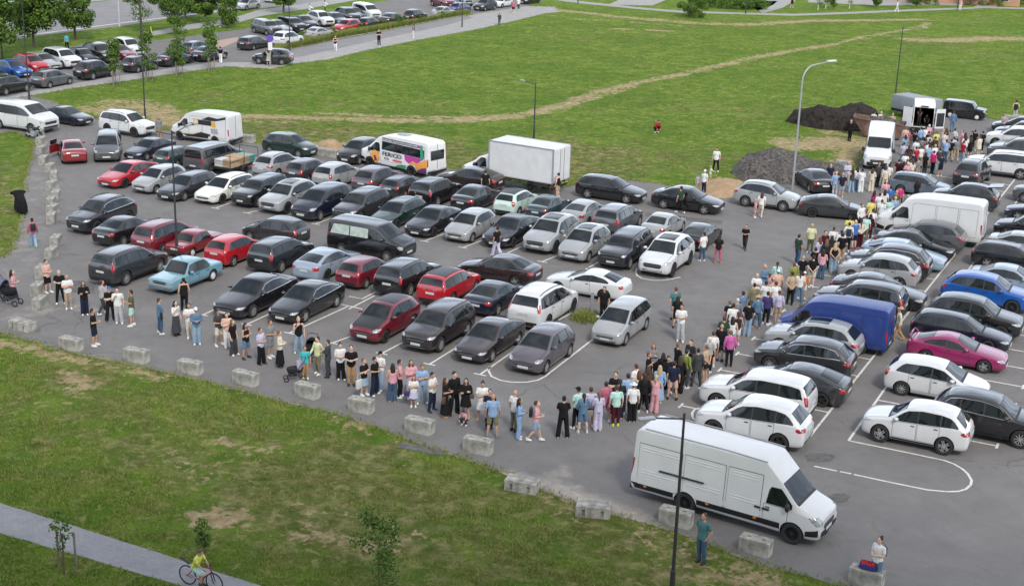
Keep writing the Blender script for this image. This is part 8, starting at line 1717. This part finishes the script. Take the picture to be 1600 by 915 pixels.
# load trailer with crates
r = tag(put('load_trailer', None, None, (*TRAILER, 0), (0, 0, rad(88))), 'black frame trailer loaded with boxes beside the grey van', 'trailer')
b = MB(); b.box((0, 0, .5), (3.2, 1.6, .12)); put('bed', b.mesh('bed', [M['under']]), r)
b = MB()
for x in (-1.5, 0, 1.5):
    for s in (1, -1): b.tube([(x, s*.8, .5), (x, s*.8, 1.55)], .025, 6)
for s in (1, -1):
    b.tube([(-1.5, s*.8, 1.0), (1.5, s*.8, 1.0)], .022, 6)
b.tube([(1.5, -.8, 1.55), (1.5, .8, 1.55)], .025, 6); b.tube([(-1.5, -.8, 1.0), (-1.5, .8, 1.0)], .022, 6); put('rail_frame', b.mesh('rail_frame', [M['dark_steel']], True), r)
add_wheels(r, (-.1,), .9, .30, 'dark-0')
for i, (x, y, z, sx, sy, sz, m_, lb) in enumerate([(-.9, .35, .56, .9, .7, .5, 'white', 'white carton at the rear of the load trailer'), (-.9, -.4, .56, .9, .7, .55, 'card', 'brown carton at the rear of the load trailer'), (.2, 0, .56, 1.1, 1.3, .55, 'card', 'wide brown carton in the middle of the load trailer'), (1.1, 0, .56, .6, 1.2, .5, 'print', 'teal wrapped bundle at the front of the load trailer')]):
    b = MB(); b.box((0, 0, sz/2), (sx, sy, sz), bevel=.012); b.box((0, 0, sz+.002), (sx*.96, .05, .006))
    w_ = r.matrix_basis @ Vector((x, y, z)); tag(put('carton', b.mesh('carton', [M[m_]]), None, w_, (0, 0, rad(88)), (.08, .30, .27)), lb, 'carton', 'cargo on the load trailer')
# ------------------------------------------------------------------ two-wheelers and prams
def spoked(R, n=14, tyre=.022):
    b = MB(); V = []; F = []; N_, K_ = 32, 8
    for i in range(N_):
        a = 2*math.pi*i/N_
        for k in range(K_):
            c = 2*math.pi*k/K_; V.append(((R-tyre+tyre*math.cos(c))*math.cos(a), tyre*math.sin(c), (R-tyre+tyre*math.cos(c))*math.sin(a)))
    for i in range(N_):
        for k in range(K_): F.append((i*K_+k, i*K_+(k+1) % K_, ((i+1) % N_)*K_+(k+1) % K_, ((i+1) % N_)*K_+k))
    b.add(V, F); ty = b.mesh('tyre', [M['tyre']], True)
    b = MB()
    for i in range(n):
        a = 2*math.pi*i/n; b.tube([(0, .02*(-1)**i, 0), (math.cos(a)*(R-.03), 0, math.sin(a)*(R-.03))], .0035, 4)
    b.lathe([(.03, -.04), (.03, .04)], 10, 'Y'); return ty, b.mesh('spokes', [M['steel']])
def bicycle(loc, rz):
    r = put('bicycle', None, None, (*loc, 0), (0, 0, rz)); R_ = .35; ty, sp_ = spoked(R_)
    for x in (-.53, .55):
        w_ = put('wheel', ty, r, (x, 0, R_)); put('spokes', sp_, w_)
    red = pmat('bike_red', (.30, .02, .05), .3); b = MB(); bb = (0, 0, .30); st_ = (-.13, 0, .78); hd_ = (.42, 0, .85); hl = (.45, 0, .70)
    b.tube([bb, st_], .018, 8); b.tube([st_, hd_], .018, 8); b.tube([bb, hl], .022, 8); b.tube([hd_, hl], .022, 8)
    for s in (1, -1): b.tube([st_, (-.53, s*.06, R_)], .011, 6); b.tube([bb, (-.53, s*.06, R_)], .012, 6)
    put('frame', b.mesh('frame', [red], True), r)
    b = MB()
    for s in (1, -1): b.tube([(.45, s*.05, .68), (.55, s*.05, R_)], .018, 8)
    b.tube([(.45, -.05, .68), (.45, .05, .68)], .02, 8); b.tube([(.42, 0, .85), (.40, 0, .98)], .018, 8); put('fork', b.mesh('fork', [M['trim']], True), r)
    b = MB(); b.tube([(.34, -.30, .99), (.42, -.1, .98), (.42, .1, .98), (.34, .30, .99)], .014, 8); put('handlebar', b.mesh('handlebar', [M['trim']], True), r)
    b = MB(); b.tube([st_, (-.17, 0, .92)], .013, 8); b.ball((-.2, 0, .95), (.14, .07, .035), 2); put('saddle', b.mesh('saddle', [M['trim']], True), r)
    b = MB(); b.box((-.62, 0, .86), (.42, .10, .015), mtx=Matrix.Rotation(rad(22), 4, 'Y')); put('mudguard', b.mesh('mudguard', [M['trim']]), r)
    b = MB(); b.lathe([(.10, .05), (.10, .07), (.03, .07)], 20, 'Y', bb); b.tube([(0, .1, .30), (.12, .11, .18)], .012, 6); b.tube([(0, -.1, .30), (-.12, -.11, .42)], .012, 6); b.box((.12, .14, .18), (.09, .10, .02)); b.box((-.12, -.14, .42), (.09, .10, .02)); put('crank', b.mesh('crank', [M['steel']], True), r)
    return r
bk_ = bicycle(BIKE, BIKE_A); bk_.scale = (.94, .94, .94); tag(bk_, 'red and black mountain bicycle on the paved path', 'bicycle')
def motorcycle(loc, rz):
    r = put('motorcycle', None, None, (*loc, 0), (0, 0, rz)); ty, sp_ = spoked(.31, 10, .06)
    for x in (-.66, .70):
        w_ = put('wheel', ty, r, (x, 0, .31)); put('spokes', sp_, w_)
    b = MB(); b.box((0, 0, .42), (.48, .26, .34), bevel=.05); b.tube([(-.66, .1, .31), (0, .1, .40)], .03, 6); b.tube([(-.66, -.1, .31), (0, -.1, .40)], .03, 6); b.tube([(-.7, -.16, .38), (.2, -.16, .26)], .045, 8); put('engine', b.mesh('engine', [M['steel']], True), r)
    b = MB(); b.ball((.20, 0, .80), (.30, .16, .15), 2); b.ball((.62, 0, .88), (.14, .15, .17), 2); b.ball((-.62, 0, .82), (.26, .10, .08), 2); b.ball((.70, 0, .60), (.26, .07, .06), 2); put('fairing', b.mesh('fairing', [M['trim']], True), r)
    b = MB(); b.ball((-.28, 0, .84), (.34, .15, .07), 2); put('saddle', b.mesh('saddle', [M['tyre']], True), r)
    b = MB()
    for s in (1, -1): b.tube([(.70, s*.09, .31), (.52, s*.09, .92)], .024, 8)
    b.tube([(.46, -.34, 1.02), (.52, 0, .96), (.46, .34, 1.02)], .016, 8); b.ball((.5, .30, 1.15), (.03, .07, .05), 1); b.ball((.5, -.30, 1.15), (.03, .07, .05), 1); put('handlebar', b.mesh('handlebar', [M['steel']], True), r)
    b = MB(); b.ball((.76, 0, .88), (.05, .09, .08), 2); put('headlight', b.mesh('headlight', [M['lamp']], True), r)
    return r
tag(motorcycle(MOTO, MOTO_A), 'black motorcycle parked in front of the leftmost white van', 'motorcycle')
# motorcycle under a black cover
r = tag(put('covered_scooter', None, None, (*COVERED, 0), (0, 0, rad(150))), 'scooter under a black cover on the left grass edge', 'scooter')
ty, sp_ = spoked(.24, 10, .05)
for x in (-.62, .62): put('wheel', ty, r, (x, 0, .24))
cv = blob('cover', [('l', [((0, 0, .16), .92, .34), ((-.05, 0, .5), .86, .33), ((-.05, 0, .85), .72, .28), ((.22, 0, 1.05), .48, .30), ((.42, 0, 1.22), .22, .36), ((.44, 0, 1.30), .10, .20)]), ('t', [((.42, .38, 1.16), .10), ((.42, -.38, 1.16), .10)])], .03, [M['cloth']], 3)
put('cover', cv, r, color=(.012, .012, .015))
# kick scooter
r = tag(put('kick_scooter', None, None, (*SCOOTER, 0), (0, 0, rad(30))), 'yellow electric kick scooter standing on the far lawn', 'scooter')
b = MB(); b.box((0, 0, .14), (.9, .18, .06), bevel=.02); put('deck', b.mesh('deck', [M['trim']]), r)
b = MB(); b.tube([(.48, 0, .12), (.38, 0, 1.15)], .045, 8); b.tube([(.38, -.25, 1.15), (.38, .25, 1.15)], .02, 8); put('steering_column', b.mesh('steering_column', [pmat('scooter_yellow', (.65, .68, .05))], True), r)
for x in (-.5, .5): put('wheel', spoked(.12, 6, .03)[0], r, (x, 0, .12))
def pram(loc, rz, label, hood, body_, child=None):
    r = tag(put('pram', None, None, (*loc, 0), (0, 0, rz)), label, 'pram', 'prams in the queue'); ty, sp_ = spoked(.15, 8, .022); ty2, sp2 = spoked(.11, 8, .02)
    for s in (1, -1):
        w_ = put('wheel', ty, r, (-.32, s*.28, .15)); put('spokes', sp_, w_); w_ = put('wheel', ty2, r, (.38, s*.16, .11)); put('spokes', sp2, w_)
    b = MB()
    for s in (1, -1): b.tube([(-.32, s*.27, .15), (.0, s*.26, .45), (-.42, s*.24, 1.02)], .014, 6); b.tube([(.38, s*.15, .11), (.0, s*.26, .45)], .014, 6)
    b.tube([(-.42, -.24, 1.02), (-.46, 0, 1.06), (-.42, .24, 1.02)], .018, 8); put('frame', b.mesh('frame', [M['dark_steel']], True), r)
    put('seat', blob('seat', [('l', [((.02, 0, .40), .30, .19), ((.0, 0, .52), .36, .22), ((-.02, 0, .60), .37, .23)])], .02, [M['cloth']], 2), r, color=body_)
    V = []; F = []; n1, n2 = 8, 10
    for i in range(n1+1):
        a = rad(-10+150*i/n1)
        for k in range(n2+1):
            t_ = math.pi*k/n2; V.append((-.18-.30*math.sin(a)*math.sin(t_)*.9+.10, .25*math.cos(t_), .60+.34*math.cos(a-.5)*math.sin(t_)))
    for i in range(n1):
        for k in range(n2): F.append((i*(n2+1)+k, i*(n2+1)+k+1, (i+1)*(n2+1)+k+1, (i+1)*(n2+1)+k))
    hm = mesh_of('hood', V, F, [M['cloth']], smooth=True); put('hood', eval_mesh(hm, [('SOLIDIFY', dict(thickness=.012))]), r, color=hood)
    b = MB(); b.box((.1, 0, .30), (.36, .28, .12), bevel=.03); put('basket', b.mesh('basket', [M['trim']]), r)
    return r
pram(PRAM, PRAM_A, 'grey hooded pram with a blanket beside the boy in turquoise', (.28, .26, .34), (.03, .03, .035))
pram(UMBPRAM, PRAM_A+2.6, 'large dark pram with blue grey hood at the left picture edge', (.13, .15, .20), (.02, .02, .025)).scale = (1.5, 1.5, 1.4)
pram(PRAM2, PRAM_A+1.2, 'black pram between the boy in turquoise and the woman in pale yellow', (.015, .015, .017), (.02, .02, .022))
# ------------------------------------------------------------------ people
PEOPLE = [[v_ if i_ in (4, 5, 6, 8, 11, 13) else (float(v_) if i_ < 4 else int(v_)) for i_, v_ in enumerate(l_.split('|'))] for l_ in PEOPLE.strip().split('\n')]
for (x, y, rz, H, arms, legs, tk, tc, bk, bc, sc, hk, hc, label, gi_) in PEOPLE:
    grp = GROUPS[gi_]
    if legs == 'stand': legs = ('stand', 'lean', 'stand', 'wide', 'lean')[int(abs(x*31+y*17)) % 5]
    o = person((x, y, .012), rz, H, arms, legs, (tk, PALETTE[tc]), (bk, PALETTE[bc]), PALETTE[sc], (hk, PALETTE[hc]), label, grp or None, skin=int(abs(x*7+y*3)))
# the cyclist
c_, s_ = math.cos(BIKE_A), math.sin(BIKE_A)
person((BIKE[0]-.10*c_, BIKE[1]-.10*s_, 0), BIKE_A+rad(90), 1.48, 'reach', 'ride', ('tee', (.60, .66, .12)), ('shorts', (.42, .62, .60)), (.03, .03, .03), ('short', (.10, .06, .04)), 'person in yellow t-shirt and pale shorts astride the red bicycle')
# bags and small things people carry
def bag(x, y, z, size, c, lab, nm='handbag', strap=.28, rz=0):
    b = MB(); b.box((0, 0, 0), size, bevel=min(size)*.22); r = tag(put(nm, b.mesh('bag', [M['leather']], True), None, (x, y, z), (0, 0, rz), c), lab, 'bag')
    b = MB(); b.tube([(-size[0]*.35, 0, size[2]*.45), (-size[0]*.25, 0, size[2]*.5+strap), (size[0]*.25, 0, size[2]*.5+strap), (size[0]*.35, 0, size[2]*.45)], .008, 6); put('strap', b.mesh('strap', [M['leather']], True), r, color=c)
for key, dx, dz, size, c, lab, nm in BAGS:
    for row_ in PEOPLE:
        if row_[13] == key:
            x, y, rz, H = row_[:4]; fx, fy = math.sin(rz), -math.cos(rz); sx_, sy_ = math.cos(rz), math.sin(rz)
            px, py = (x-fx*.20, y-fy*.20) if nm == 'backpack' else (x+sx_*dx, y+sy_*dx)
            bag(px, py, dz, size, c, lab, nm, .1 if nm == 'backpack' else .28, rz)
# berry crate on the block, phones
r = tag(put('fruit_crate', None, None, (*CRATEPOS, .60), (0, 0, BLOCK_ROT)), 'blue crate of red berries on the bottom right block', 'crate')
b = MB(); b.box((0, 0, .01), (.5, .34, .02))
for s in (1, -1): b.box((s*.245, 0, .08), (.015, .34, .15)); b.box((0, s*.165, .08), (.475, .015, .15))
put('box', b.mesh('box', [pmat('crate_blue', (.05, .04, .20))]), r)
b = MB(); rn = random.Random(4)
for i in range(70): b.ball((rn.uniform(-.20, .20), rn.uniform(-.13, .13), .12+rn.uniform(0, .06)), .034, 1)
put('berries', b.mesh('berries', [pmat('berry', (.45, .02, .03), .35)], True), r, ).__setitem__('kind', 'stuff')
